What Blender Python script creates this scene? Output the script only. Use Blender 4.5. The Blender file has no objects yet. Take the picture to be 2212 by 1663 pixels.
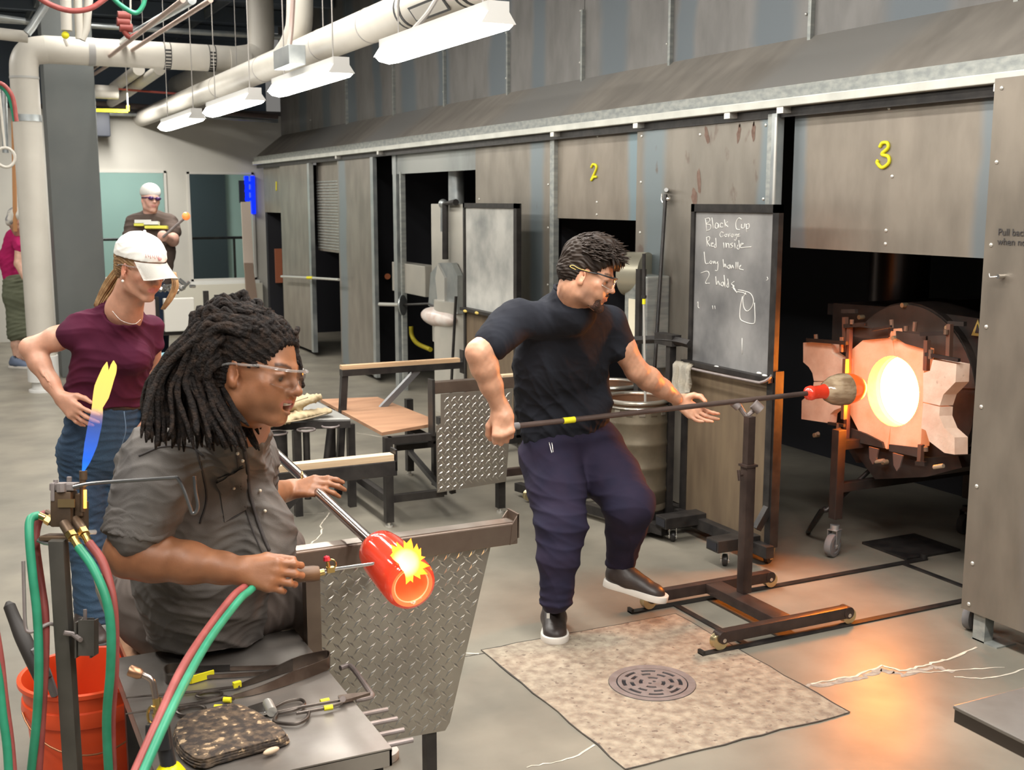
import bpy, bmesh, math, random
import numpy as np
from mathutils import Vector, Matrix, Quaternion, noise as mnoise
random.seed(7)
rng = np.random.default_rng(7)
SC = bpy.context.scene
COL = SC.collection
PI = math.pi

# ---------------------------------------------------------------- camera, world, lights, exposure
cam_data = bpy.data.cameras.new('camera')
cam = bpy.data.objects.new('camera', cam_data); COL.objects.link(cam)
cam.location = (0, 0, 1.8)
cam.rotation_euler = (math.radians(90 - 9.124), 0, math.radians(-25.98))
cam_data.sensor_width = 36.0
cam_data.lens = 36.0 * 2500 / 2212
cam_data.clip_start = 0.05
cam_data.dof.use_dof = True
cam_data.dof.focus_distance = 3.9
cam_data.dof.aperture_fstop = 7.5
SC.camera = cam
SC.view_settings.view_transform = 'Standard'
SC.view_settings.look = 'None'
SC.view_settings.gamma = 1
SC.view_settings.exposure = -0.12
SC.view_settings.use_curve_mapping = False
try:
    SC.cycles.use_denoising = True
    SC.cycles.max_bounces = 7
    SC.cycles.diffuse_bounces = 3
    SC.cycles.transparent_max_bounces = 12
    SC.cycles.sample_clamp_indirect = 6
    SC.cycles.caustics_reflective = False
    SC.cycles.caustics_refractive = False
except Exception:
    pass
world = bpy.data.worlds.new('workshop_air'); SC.world = world
world.use_nodes = True
bg = world.node_tree.nodes['Background']
bg.inputs[0].default_value = (1.0, 0.965, 0.91, 1)
bg.inputs[1].default_value = 0.20

def area_lamp(name, loc, sx, sy, power, color=(1, 0.965, 0.90), rot=(0, 0, 0)):
    l = bpy.data.lights.new(name, 'AREA'); l.shape = 'RECTANGLE'
    l.size = sx; l.size_y = sy; l.energy = power; l.color = color
    o = bpy.data.objects.new(name, l); COL.objects.link(o)
    o.location = loc; o.rotation_euler = rot
    return o
# tubes of the four strip lights in view, and of the same row and its neighbours beyond the frame
for yy in (4.85, 6.87, 8.87, 10.97):
    area_lamp('strip_lamp', (2.0, yy, 2.44), 0.10, 1.25, 12)
for yy in (2.8, 0.8, -1.2):
    area_lamp('strip_lamp', (2.0, yy, 2.9), 0.12, 1.25, 34)
for xx in (-1.2,):
    for yy in (-1.0, 1.4, 3.8, 6.4, 9.4, 12.6):
        area_lamp('strip_lamp', (xx, yy, 3.95), 0.3, 1.25, 84)
for yy in (-0.5, 1.5, 3.5, 5.5, 7.5, 9.5, 11.5):  # added unseen lamps under the deck that brighten the hood slope
    area_lamp('added_fill_lamp', (1.5, yy, 3.97), 0.3, 1.25, 80 if yy < 9 else 42)
for yy in (12.9, 14.8):
    area_lamp('strip_lamp', (1.9, yy, 2.9), 0.12, 1.2, 55)

# ---------------------------------------------------------------- helpers
def vsub(a, b): return (a[0]-b[0], a[1]-b[1], a[2]-b[2])
def lerp(a, b, t): return tuple(a[i] + (b[i]-a[i])*t for i in range(len(a)))
def rotm(x=0, y=0, z=0):
    return Matrix.Rotation(z, 3, 'Z') @ Matrix.Rotation(y, 3, 'Y') @ Matrix.Rotation(x, 3, 'X')

MATS = {}
def mat(name, col=(0.5, 0.5, 0.5), rough=0.5, metal=0.0, col2=None, scale=6.0, detail=4.0, stretch=(1, 1, 1),
        bump=0.0, bscale=None, spots=None, spot_scale=5.0, spot_cut=0.62, spot_soft=0.06, emit=None, estr=0.0, trans=0.0, ior=1.45,
        alpha=1.0, rough2=None, sss=0.0, sheen=0.0, coat=0.0, coords='Object', lo=0.35, hi=0.65, spec=None, bstretch=None):
    if name in MATS: return MATS[name]
    m = bpy.data.materials.new(name); MATS[name] = m
    m.use_nodes = True
    nt = m.node_tree; N = nt.nodes; L = nt.links
    b = N['Principled BSDF']
    b.inputs['Base Color'].default_value = (*col, 1)
    b.inputs['Roughness'].default_value = rough
    b.inputs['Metallic'].default_value = metal
    b.inputs['IOR'].default_value = ior
    b.inputs['Transmission Weight'].default_value = trans
    b.inputs['Alpha'].default_value = alpha
    if spec is not None: b.inputs['Specular IOR Level'].default_value = spec
    if sss: 
        b.inputs['Subsurface Weight'].default_value = sss
        b.inputs['Subsurface Scale'].default_value = 0.012
        b.inputs['Subsurface Radius'].default_value = (1.0, 0.35, 0.2)
    if sheen: b.inputs['Sheen Weight'].default_value = sheen
    if coat: b.inputs['Coat Weight'].default_value = coat; b.inputs['Coat Roughness'].default_value = 0.12
    if emit is not None:
        b.inputs['Emission Color'].default_value = (*emit, 1)
        b.inputs['Emission Strength'].default_value = estr
    if col2 is None and not bump and spots is None: return m
    tc = N.new('ShaderNodeTexCoord')
    mp = N.new('ShaderNodeMapping'); mp.inputs['Scale'].default_value = stretch
    L.new(tc.outputs[coords], mp.inputs[0])
    src = None
    if col2 is not None:
        nz = N.new('ShaderNodeTexNoise'); nz.inputs['Scale'].default_value = scale; nz.inputs['Detail'].default_value = detail
        L.new(mp.outputs[0], nz.inputs['Vector'])
        mr = N.new('ShaderNodeMapRange'); mr.inputs[1].default_value = lo; mr.inputs[2].default_value = hi
        L.new(nz.outputs[0], mr.inputs[0])
        mx = N.new('ShaderNodeMix'); mx.data_type = 'RGBA'
        mx.inputs[6].default_value = (*col, 1); mx.inputs[7].default_value = (*col2, 1)
        L.new(mr.outputs[0], mx.inputs[0]); src = mx.outputs[2]
        if rough2 is not None:
            mr2 = N.new('ShaderNodeMapRange'); mr2.inputs[1].default_value = lo; mr2.inputs[2].default_value = hi
            mr2.inputs[3].default_value = rough; mr2.inputs[4].default_value = rough2
            L.new(nz.outputs[0], mr2.inputs[0]); L.new(mr2.outputs[0], b.inputs['Roughness'])
    if spots is not None:
        n2 = N.new('ShaderNodeTexNoise'); n2.inputs['Scale'].default_value = spot_scale; n2.inputs['Detail'].default_value = 5
        L.new(mp.outputs[0], n2.inputs['Vector'])
        m2 = N.new('ShaderNodeMapRange'); m2.inputs[1].default_value = spot_cut; m2.inputs[2].default_value = spot_cut + spot_soft
        L.new(n2.outputs[0], m2.inputs[0])
        mx2 = N.new('ShaderNodeMix'); mx2.data_type = 'RGBA'
        mx2.inputs[6].default_value = (*col, 1); mx2.inputs[7].default_value = (*spots, 1)
        if src is not None: L.new(src, mx2.inputs[6])
        L.new(m2.outputs[0], mx2.inputs[0]); src = mx2.outputs[2]
    if src is not None: L.new(src, b.inputs['Base Color'])
    if bump:
        n3 = N.new('ShaderNodeTexNoise'); n3.inputs['Scale'].default_value = bscale or scale * 3; n3.inputs['Detail'].default_value = 5
        if bstretch is not None:
            mp3 = N.new('ShaderNodeMapping'); mp3.inputs['Scale'].default_value = bstretch
            L.new(tc.outputs[coords], mp3.inputs[0]); L.new(mp3.outputs[0], n3.inputs['Vector'])
        else:
            L.new(mp.outputs[0], n3.inputs['Vector'])
        bp = N.new('ShaderNodeBump'); bp.inputs['Strength'].default_value = bump; bp.inputs['Distance'].default_value = 0.01
        L.new(n3.outputs[0], bp.inputs['Height']); L.new(bp.outputs[0], b.inputs['Normal'])
    return m

OFF = {}
def tag(o, label=None, cat=None, group=None, kind=None):
    if label: o['label'] = label
    if cat: o['category'] = cat
    if group: o['group'] = group
    if kind: o['kind'] = kind
    return o
def thing(name, label, cat, loc, group=None, kind=None):
    o = bpy.data.objects.new(name, None); COL.objects.link(o)
    o.location = loc; o.empty_display_size = 0.1; OFF[o.name] = tuple(loc)
    return tag(o, label, cat, group, kind)
def put(name, me, parent=None, origin=None, material=None):
    o = bpy.data.objects.new(name, me); COL.objects.link(o)
    if material is not None: me.materials.append(material)
    off = (0, 0, 0)
    if parent is not None:
        off = OFF[parent.name]; o.parent = parent
    elif origin is not None:
        off = tuple(origin); o.location = off
    OFF[o.name] = off
    if off != (0, 0, 0): me.transform(Matrix.Translation((-off[0], -off[1], -off[2])))
    return o

def frame_of(d, up=(0, 0, 1)):
    d = Vector(d).normalized(); u = Vector(up)
    if abs(d.dot(u.normalized())) > 0.99: u = Vector((1, 0, 0)) if abs(d.x) < 0.9 else Vector((0, 1, 0))
    s = d.cross(u).normalized(); t = s.cross(d).normalized()
    return s, t

class MB:
    def __init__(self): self.bm = bmesh.new()
    def face(self, pts):
        return self.bm.faces.new([self.bm.verts.new(p) for p in pts])
    def box(self, x0, x1, y0, y1, z0, z1):
        b = self.bm
        v = [b.verts.new(p) for p in ((x0,y0,z0),(x1,y0,z0),(x1,y1,z0),(x0,y1,z0),(x0,y0,z1),(x1,y0,z1),(x1,y1,z1),(x0,y1,z1))]
        for f in ((0,3,2,1),(4,5,6,7),(0,1,5,4),(1,2,6,5),(2,3,7,6),(3,0,4,7)): b.faces.new([v[i] for i in f])
        return self
    def obox(self, c, size, rot=None):
        rot = rot or Matrix.Identity(3); c = Vector(c)
        hx, hy, hz = size[0]/2, size[1]/2, size[2]/2
        b = self.bm
        v = [b.verts.new(c + rot @ Vector(p)) for p in ((-hx,-hy,-hz),(hx,-hy,-hz),(hx,hy,-hz),(-hx,hy,-hz),(-hx,-hy,hz),(hx,-hy,hz),(hx,hy,hz),(-hx,hy,hz))]
        for f in ((0,3,2,1),(4,5,6,7),(0,1,5,4),(1,2,6,5),(2,3,7,6),(3,0,4,7)): b.faces.new([v[i] for i in f])
        return self
    def bar(self, p, q, w, h=None, up=(0, 0, 1)):
        h = h or w; p = Vector(p); q = Vector(q); s, t = frame_of(q-p, up)
        b = self.bm; c = [(-w/2,-h/2),(w/2,-h/2),(w/2,h/2),(-w/2,h/2)]
        a = [b.verts.new(p + s*x + t*y) for x, y in c]; e = [b.verts.new(q + s*x + t*y) for x, y in c]
        b.faces.new(a[::-1]); b.faces.new(e)
        for i in range(4):
            j = (i+1) % 4; b.faces.new((a[i], a[j], e[j], e[i]))
        return self
    def tube(self, pts, r, seg=10, cap=True, closed=False, up=(0, 0, 1)):
        pts = [Vector(p) for p in pts]; n = len(pts)
        if not hasattr(r, '__len__'): r = [r]*n
        b = self.bm; rings = []
        t0 = None
        for i, p in enumerate(pts):
            if closed: d = pts[(i+1) % n] - pts[i-1]
            else: d = pts[min(i+1, n-1)] - pts[max(i-1, 0)]
            if d.length < 1e-9: d = Vector((0, 0, 1))
            d.normalize()
            if t0 is None: s, t = frame_of(d, up)
            else:
                t = t0 - d*t0.dot(d)
                if t.length < 1e-6: s, t = frame_of(d, up)
                t.normalize(); s = d.cross(t)
            t0 = t
            rings.append([b.verts.new(p + (s*math.cos(a) + t*math.sin(a))*r[i]) for a in [2*PI*k/seg for k in range(seg)]])
        m = n if closed else n-1
        for i in range(m):
            A, B = rings[i], rings[(i+1) % n]
            for k in range(seg):
                l = (k+1) % seg; b.faces.new((A[k], A[l], B[l], B[k]))
        if cap and not closed:
            b.faces.new(rings[0][::-1]); b.faces.new(rings[-1])
        return self
    def cyl(self, p, q, r, seg=20, r2=None):
        return self.tube([p, q], [r, r if r2 is None else r2], seg)
    def lathe(self, prof, origin, axis=(0, 0, 1), seg=32):   # prof: (radius, height) pairs
        ax = Vector(axis).normalized(); s, t = frame_of(ax, (0, 0, 1) if abs(ax.z) < 0.9 else (1, 0, 0)); o = Vector(origin)
        b = self.bm; rings = []
        for r, h in prof:
            if r < 1e-6: rings.append([b.verts.new(o + ax*h)])
            else: rings.append([b.verts.new(o + ax*h + (s*math.cos(a) + t*math.sin(a))*r) for a in [2*PI*k/seg for k in range(seg)]])
        for A, B in zip(rings, rings[1:]):
            for k in range(seg):
                l = (k+1) % seg
                if len(A) == 1 and len(B) == 1: break
                if len(A) == 1: b.faces.new((A[0], B[l], B[k]))
                elif len(B) == 1: b.faces.new((A[k], A[l], B[0]))
                else: b.faces.new((A[k], A[l], B[l], B[k]))
        return self
    def ell(self, c, r, rot=None, seg=16, rings=10):
        rot = rot or Matrix.Identity(3); c = Vector(c)
        if not hasattr(r, '__len__'): r = (r, r, r)
        b = self.bm; R = []
        for i in range(rings+1):
            a = PI*i/rings
            if i in (0, rings): R.append([b.verts.new(c + rot @ Vector((0, 0, r[2]*math.cos(a))))])
            else: R.append([b.verts.new(c + rot @ Vector((r[0]*math.sin(a)*math.cos(2*PI*k/seg), r[1]*math.sin(a)*math.sin(2*PI*k/seg), r[2]*math.cos(a)))) for k in range(seg)])
        for A, B in zip(R, R[1:]):
            for k in range(seg):
                l = (k+1) % seg
                if len(A) == 1: b.faces.new((A[0], B[k], B[l]))
                elif len(B) == 1: b.faces.new((A[k], B[0], A[l]))
                else: b.faces.new((A[k], B[k], B[l], A[l]))
        return self
    def prism(self, poly, vec):
        b = self.bm; v = Vector(vec)
        a = [b.verts.new(p) for p in poly]; e = [b.verts.new(Vector(p) + v) for p in poly]
        b.faces.new(a[::-1]); b.faces.new(e)
        n = len(a)
        for i in range(n):
            j = (i+1) % n; b.faces.new((a[i], a[j], e[j], e[i]))
        return self
    def plate(self, outer, holes, vec):      # flat plate with holes, given as closed loops of points
        b = self.bm; v = Vector(vec); edges = []; loops = []
        for lp in [outer] + holes:
            vs = [b.verts.new(p) for p in lp]; loops.append(vs)
            edges += [b.edges.new((vs[i], vs[(i+1) % len(vs)])) for i in range(len(vs))]
        res = bmesh.ops.triangle_fill(b, edges=edges, use_beauty=True, use_dissolve=False)
        fs = [g for g in res['geom'] if isinstance(g, bmesh.types.BMFace)]
        ext = bmesh.ops.extrude_face_region(b, geom=fs)
        bmesh.ops.translate(b, verts=[g for g in ext['geom'] if isinstance(g, bmesh.types.BMVert)], vec=v)
        b.faces.index_update()
        return self
    def build(self, name, material, parent=None, smooth=False, bevel=0.0, origin=None, seg=2, noflip=False):
        if not noflip: bmesh.ops.recalc_face_normals(self.bm, faces=self.bm.faces)
        if bevel: bmesh.ops.bevel(self.bm, geom=[e for e in self.bm.edges if len(e.link_faces) == 2 and e.calc_face_angle(0) > 0.6], offset=bevel, segments=seg, profile=0.6, affect='EDGES', clamp_overlap=True)
        me = bpy.data.meshes.new(name); self.bm.to_mesh(me); self.bm.free()
        if smooth:
            me.shade_smooth()
            if smooth != True: me.set_sharp_from_angle(angle=smooth)
        return put(name, me, parent, origin, material)
SM = math.radians(35)

def text_mesh(s, size, ext=0.0006, font_res=3):
    cu = bpy.data.curves.new('lettering', 'FONT'); cu.body = s; cu.size = size; cu.extrude = ext; cu.resolution_u = font_res
    cu.space_line = 0.95
    ob = bpy.data.objects.new('lettering', cu); COL.objects.link(ob)
    dg = bpy.context.evaluated_depsgraph_get()
    me = bpy.data.meshes.new_from_object(ob.evaluated_get(dg)); bpy.data.objects.remove(ob)
    return me
def put_text(s, size, origin, right, up, material, parent, ext=0.0006, name='lettering'):
    me = text_mesh(s, size, ext)
    r = Vector(right).normalized(); u = Vector(up).normalized(); n = r.cross(u)
    M = Matrix(((r.x, u.x, n.x, origin[0]), (r.y, u.y, n.y, origin[1]), (r.z, u.z, n.z, origin[2]), (0, 0, 0, 1)))
    me.transform(M)
    return put(name, me, parent, None, material)
def spline(pts, n=8):
    pts = [Vector(p) for p in pts]; out = []
    P = [pts[0]*2 - pts[1]] + pts + [pts[-1]*2 - pts[-2]]
    for i in range(1, len(P)-2):
        for k in range(n):
            t = k/n; a, b, c, d = P[i-1], P[i], P[i+1], P[i+2]
            out.append(0.5*((2*b) + (c-a)*t + (2*a-5*b+4*c-d)*t*t + (3*b-a-3*c+d)*t**3))
    out.append(pts[-1]); return out
def dup(root, loc, label=None, group=None):
    r = root.copy(); COL.objects.link(r); r.location = loc
    if label: r['label'] = label
    if group: r['group'] = group
    for ch in list(root.children):
        c = ch.copy(); COL.objects.link(c); c.parent = r
        for g in list(ch.children):
            d = g.copy(); COL.objects.link(d); d.parent = c
    return r

# ---------------------------------------------------------------- materials
M_floor = mat('polished_concrete', (0.275, 0.248, 0.20), 0.36, 0, (0.155, 0.143, 0.117), 2.1, 12, rough2=0.46, bump=0.08, bscale=9, spots=(0.17, 0.15, 0.125), spot_scale=2.3, spot_cut=0.64, spot_soft=0.12, lo=0.3, hi=0.7)
M_slab = mat('rough_concrete', (0.365, 0.31, 0.235), 0.85, 0, (0.215, 0.168, 0.128), 24, 12, bump=0.6, bscale=60, lo=0.35, hi=0.66, spots=(0.16, 0.12, 0.095), spot_scale=34, spot_cut=0.62, spot_soft=0.06)
M_filler = mat('crack_filler', (0.72, 0.66, 0.55), 0.7, 0, (0.5, 0.44, 0.36), 20)
M_gap = mat('dark_gap', (0.05, 0.045, 0.04), 0.9)
M_chip = mat('chipped_concrete', (0.25, 0.22, 0.19), 0.9, 0, (0.42, 0.37, 0.31), 30, bump=0.6, bscale=50)
M_wall = mat('painted_wall', (0.60, 0.58, 0.52), 0.7, 0, (0.56, 0.54, 0.49), 2)
M_ceil = mat('slate_deck', (0.17, 0.21, 0.27), 0.8, 0, (0.13, 0.165, 0.21), 1.5)
M_col = mat('grey_paint', (0.115, 0.125, 0.122), 0.6, 0, (0.135, 0.142, 0.136), 2)
M_dark = mat('dark_void', (0.012, 0.012, 0.016), 0.8)
M_black = mat('black_steel', (0.022, 0.020, 0.020), 0.42, 0.3, (0.045, 0.04, 0.037), 12, bump=0.1, bscale=40)
M_gal = mat('galvanised', (0.50, 0.52, 0.51), 0.42, 0.75, (0.38, 0.41, 0.42), 9, rough2=0.3, bump=0.05)
M_galw = mat('weathered_flashing', (0.44, 0.45, 0.42), 0.5, 0.55, (0.30, 0.32, 0.31), 6, stretch=(1, 3, 6))
M_pipew = mat('white_duct', (0.60, 0.565, 0.50), 0.45, 0, (0.54, 0.505, 0.445), 3)
M_chrome = mat('bright_steel', (0.75, 0.74, 0.72), 0.22, 1.0)
M_rivet = mat('rivet_steel', (0.75, 0.73, 0.68), 0.35, 0.7)
M_yellow = mat('yellow_paint', (0.78, 0.70, 0.02), 0.6)
M_wood = mat('raw_wood', (0.62, 0.42, 0.25), 0.6, 0, (0.48, 0.30, 0.17), 5, 6, stretch=(1, 14, 14), bump=0.1)
M_rubber = mat('grey_rubber', (0.20, 0.19, 0.19), 0.7)

def steel_mat(name, base, blue, edges, w=0.10, rust=(0.16, 0.085, 0.06), rcut=0.66, metal=0.55, rough=0.42, orange=None):
    """hot-rolled steel: brownish sheet with blue mill-scale bands running down it at the given y positions (scale bands are the sheet's own colour)"""
    m = bpy.data.materials.new(name); m.use_nodes = True; nt = m.node_tree; N = nt.nodes; L = nt.links
    b = N['Principled BSDF']; b.inputs['Metallic'].default_value = metal; b.inputs['Roughness'].default_value = rough
    tc = N.new('ShaderNodeTexCoord')
    ge = N.new('ShaderNodeNewGeometry'); sp = N.new('ShaderNodeSeparateXYZ'); L.new(ge.outputs['Position'], sp.inputs[0])
    # wavering y
    mpw = N.new('ShaderNodeMapping'); mpw.inputs['Scale'].default_value = (0.6, 0.6, 1.1); L.new(ge.outputs['Position'], mpw.inputs[0])
    nw = N.new('ShaderNodeTexNoise'); nw.inputs['Scale'].default_value = 1.3; nw.inputs['Detail'].default_value = 3; L.new(mpw.outputs[0], nw.inputs['Vector'])
    ad = N.new('ShaderNodeMath'); ad.operation = 'MULTIPLY_ADD'; ad.inputs[1].default_value = w*1.6; ad.inputs[2].default_value = -w*0.8
    L.new(nw.outputs[0], ad.inputs[0])
    yy = N.new('ShaderNodeMath'); yy.operation = 'ADD'; L.new(sp.outputs[1], yy.inputs[0]); L.new(ad.outputs[0], yy.inputs[1])
    acc = None
    for e in edges:
        ww = w
        if isinstance(e, tuple): e, ww = e
        d = N.new('ShaderNodeMath'); d.operation = 'SUBTRACT'; L.new(yy.outputs[0], d.inputs[0]); d.inputs[1].default_value = e
        a = N.new('ShaderNodeMath'); a.operation = 'ABSOLUTE'; L.new(d.outputs[0], a.inputs[0])
        r = N.new('ShaderNodeMapRange'); r.interpolation_type = 'SMOOTHSTEP'
        r.inputs[1].default_value = ww*1.15; r.inputs[2].default_value = ww*0.5; L.new(a.outputs[0], r.inputs[0])
        if acc is None: acc = r.outputs[0]
        else:
            mxx = N.new('ShaderNodeMath'); mxx.operation = 'MAXIMUM'; L.new(acc, mxx.inputs[0]); L.new(r.outputs[0], mxx.inputs[1]); acc = mxx.outputs[0]
    nz = N.new('ShaderNodeTexNoise'); nz.inputs['Scale'].default_value = 3.0; nz.inputs['Detail'].default_value = 8
    mp = N.new('ShaderNodeMapping'); mp.inputs['Scale'].default_value = (1, 2.2, 0.9); L.new(ge.outputs['Position'], mp.inputs[0]); L.new(mp.outputs[0], nz.inputs['Vector'])
    mx0 = N.new('ShaderNodeMix'); mx0.data_type = 'RGBA'
    mx0.inputs[6].default_value = (*base, 1); mx0.inputs[7].default_value = (*[c*0.72 for c in base], 1)
    mr = N.new('ShaderNodeMapRange'); mr.inputs[1].default_value = 0.35; mr.inputs[2].default_value = 0.68; L.new(nz.outputs[0], mr.inputs[0]); L.new(mr.outputs[0], mx0.inputs[0])
    mx = N.new('ShaderNodeMix'); mx.data_type = 'RGBA'; L.new(mx0.outputs[2], mx.inputs[6]); mx.inputs[7].default_value = (*blue, 1)
    if acc is not None: L.new(acc, mx.inputs[0])
    else: mx.inputs[0].default_value = 0
    n2 = N.new('ShaderNodeTexNoise'); n2.inputs['Scale'].default_value = 5.5; n2.inputs['Detail'].default_value = 7
    mp2 = N.new('ShaderNodeMapping'); mp2.inputs['Scale'].default_value = (1, 1.6, 0.8); L.new(ge.outputs['Position'], mp2.inputs[0]); L.new(mp2.outputs[0], n2.inputs['Vector'])
    m2 = N.new('ShaderNodeMapRange'); m2.inputs[1].default_value = rcut; m2.inputs[2].default_value = rcut + 0.06; m2.inputs[4].default_value = 0.75; L.new(n2.outputs[0], m2.inputs[0])
    mx2 = N.new('ShaderNodeMix'); mx2.data_type = 'RGBA'; L.new(mx.outputs[2], mx2.inputs[6]); mx2.inputs[7].default_value = (*rust, 1); L.new(m2.outputs[0], mx2.inputs[0])
    L.new(mx2.outputs[2], b.inputs['Base Color'])
    n3 = N.new('ShaderNodeTexNoise'); n3.inputs['Scale'].default_value = 2.0; L.new(ge.outputs['Position'], n3.inputs['Vector'])
    bp = N.new('ShaderNodeBump'); bp.inputs['Strength'].default_value = 0.12; bp.inputs['Distance'].default_value = 0.02; L.new(n3.outputs[0], bp.inputs['Height']); L.new(bp.outputs[0], b.inputs['Normal'])
    return m
TAN = (0.285, 0.245, 0.20); BLU = (0.26, 0.29, 0.31)

# ---------------------------------------------------------------- the setting
f = MB().box(-9, 5.6, -4, 24, -0.05, 0).build('floor', M_floor); tag(f, 'grey polished concrete workshop floor with stains', kind='structure')
def ribbon(pts, w, z, z0=0.0002):
    mb = MB(); b = mb.bm; L = []; Rr = []
    for i, p in enumerate(pts):
        p = Vector((p[0], p[1], 0)); q = Vector((*pts[min(i+1, len(pts)-1)][:2], 0)); o = Vector((*pts[max(i-1, 0)][:2], 0))
        d = (q-o).normalized(); s = Vector((-d.y, d.x, 0)); ww = (w if not hasattr(w, '__len__') else w[i])*(0.6+0.8*random.random())
        L.append(b.verts.new((p.x+s.x*ww, p.y+s.y*ww, z))); Rr.append(b.verts.new((p.x-s.x*ww, p.y-s.y*ww, z)))
    for i in range(len(pts)-1): b.faces.new((L[i], L[i+1], Rr[i+1], Rr[i]))
    return mb
def jitter_line(a, b, n, amp):
    return [(a[0]+(b[0]-a[0])*i/n + random.uniform(-amp, amp), a[1]+(b[1]-a[1])*i/n + random.uniform(-amp, amp), 0) for i in range(n+1)]
def jline(pts, per, amp):
    out = []
    for a, b in zip(pts, pts[1:]): out += jitter_line(a, b, per, amp)[:-1]
    return out + [pts[-1]]
# the rough patch round the drain
sx0, sx1, sy0, sy1 = 1.84, 2.775, 2.95, 4.05
dc = (2.28, 3.475)
mb = MB(); rim = jline([(sx0, sy0, 0), (sx1, sy0, 0), (sx1, sy1, 0), (sx0, sy1, 0), (sx0, sy0, 0)], 12, 0.006)[:-1]
hole = [(dc[0]+0.165*math.cos(a), dc[1]+0.165*math.sin(a), 0.0035) for a in [2*PI*k/32 for k in range(32)]]
mb.plate([(p[0], p[1], 0.0035) for p in rim], [hole], (0, 0, -0.003))
slab = mb.build('floor_patch', M_slab); tag(slab, 'square patch of rough tan concrete round the floor drain', kind='structure')
j = ribbon(rim + [rim[0]], 0.0028, 0.0042).build('trim_1', M_gap); tag(j, 'dark joint round the rough concrete patch', kind='structure')
# pale filled cracks
CR = [
 ([(2.81, 3.209, 0), (2.917, 3.204, 0), (3.02, 3.192, 0), (3.178, 3.224, 0), (3.212, 3.148, 0), (3.34, 3.155, 0), (3.452, 3.157, 0), (3.662, 3.199, 0)], 0.012, 6),
 ([(3.221, 3.133, 0), (3.318, 3.086, 0), (3.454, 3.054, 0), (3.595, 3.001, 0)], 0.008, 5),
 ([(3.348, 3.023, 0), (3.413, 2.972, 0), (3.514, 2.952, 0), (3.651, 2.958, 0)], 0.008, 5),
 ([(1.568, 3.103, 0), (1.647, 3.092, 0), (1.729, 3.087, 0), (1.836, 3.139, 0)], 0.008, 4),
 ([(1.682, 6.388, 0), (1.874, 6.339, 0)], 0.006, 4), ([(1.903, 6.325, 0), (1.779, 6.095, 0), (1.774, 6.026, 0)], 0.008, 3),
 ([(1.633, 5.775, 0), (1.709, 5.88, 0), (1.777, 6.045, 0)], 0.009, 3),
 ([(2.787, 8.489, 0), (2.921, 8.226, 0), (3.16, 7.827, 0)], 0.010, 6), ([(1.764, 4.058, 0), (1.814, 4.024, 0)], 0.008, 3)]
for pts, w, per in CR:
    ribbon(jline(pts, per, 0.006), w*0.45, 0.0012).build('crack', M_filler, f)
pts = jline([(2.791, 3.2, 0), (2.897, 3.181, 0), (3.018, 3.164, 0), (3.152, 3.196, 0), (3.186, 3.121, 0), (3.359, 3.126, 0), (3.382, 3.055, 0)], 6, 0.012)
ribbon(pts, 0.014, 0.0008).build('crack', M_chip, f)
# slab joints of the floor
for a, b in (((1.749, 4.023, 0), (1.862, 4.016, 0)),):
    ribbon(jitter_line(a, b, 6, 0.002), 0.003, 0.0008).build('joint', M_gap, f)

# ceiling deck
c = MB().box(-9, 5.6, -4, 16.6, 4.1, 4.2).build('ceiling', M_ceil); tag(c, 'dark slate coloured ceiling deck', kind='structure')
for i in range(8):
    MB().bar((-9, 5.0+1.6*i, 4.0), (4.1, 5.0+1.6*i, 4.0), 0.09, 0.18).build('joist', M_ceil, c)

# back wall with two interior windows, at y = 16
YB = 16.0
def wallpiece(x0, x1, z0, z1, y=YB): return MB().box(x0, x1, y, y+0.15, z0, z1)
wb = MB()
xs = [1.1, 1.80, 2.70, 2.97, 3.86, 4.7]
wb.box(-3.2, xs[1], YB, YB+0.15, 0, 2.92).box(xs[2], xs[3], YB, YB+0.15, 0.0, 2.92).box(xs[4], xs[5], YB, YB+0.15, 0, 2.92)
wb.box(xs[1], xs[2], YB, YB+0.15, 2.17, 2.92).box(xs[3], xs[4], YB, YB+0.15, 2.16, 2.92)
wb.box(xs[1], xs[2], YB, YB+0.15, 0, 0.76).box(xs[3], xs[4], YB, YB+0.15, 0, 0.70)
w = wb.build('wall_back', M_wall); tag(w, 'pale grey-beige back wall with two interior windows', kind='structure')
MB().box(-3.2, 4.7, YB-0.02, YB+0.16, 2.92, 2.98).build('wall_cap', mat('dark_trim', (0.10, 0.09, 0.09), 0.6), w)
M_room = mat('pale_teal_wall', (0.52, 0.66, 0.60), 0.7, 0, (0.48, 0.62, 0.57), 1)
M_winf = mat('window_frame_paint', (0.62, 0.60, 0.55), 0.5)
M_glass = mat('clear_pane', (0.9, 0.97, 0.95), 0.02, 0, trans=1.0, ior=1.02, alpha=0.35)
rm = MB().box(1.0, 4.7, 18.6, 18.7, 0, 2.9).box(1.0, 1.05, 16.15, 18.6, 0, 2.9).box(1.0, 4.7, 16.15, 18.7, 2.9, 2.95).build('wall_far_room', M_room); tag(rm, 'pale teal wall of the room behind the windows', kind='structure')
dd = MB().box(3.34, (4.029, 18.53, 2.015)[0], 18.53, 18.6, 0.0, 2.24).build('door_1', mat('dark_slate_door', (0.06, 0.075, 0.085), 0.5)); tag(dd, 'dark slate door leaf in the far room', kind='structure')
area_lamp('strip_lamp', (2.4, 17.3, 2.85), 1.2, 0.3, 45, (0.9, 1, 0.96))
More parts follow.
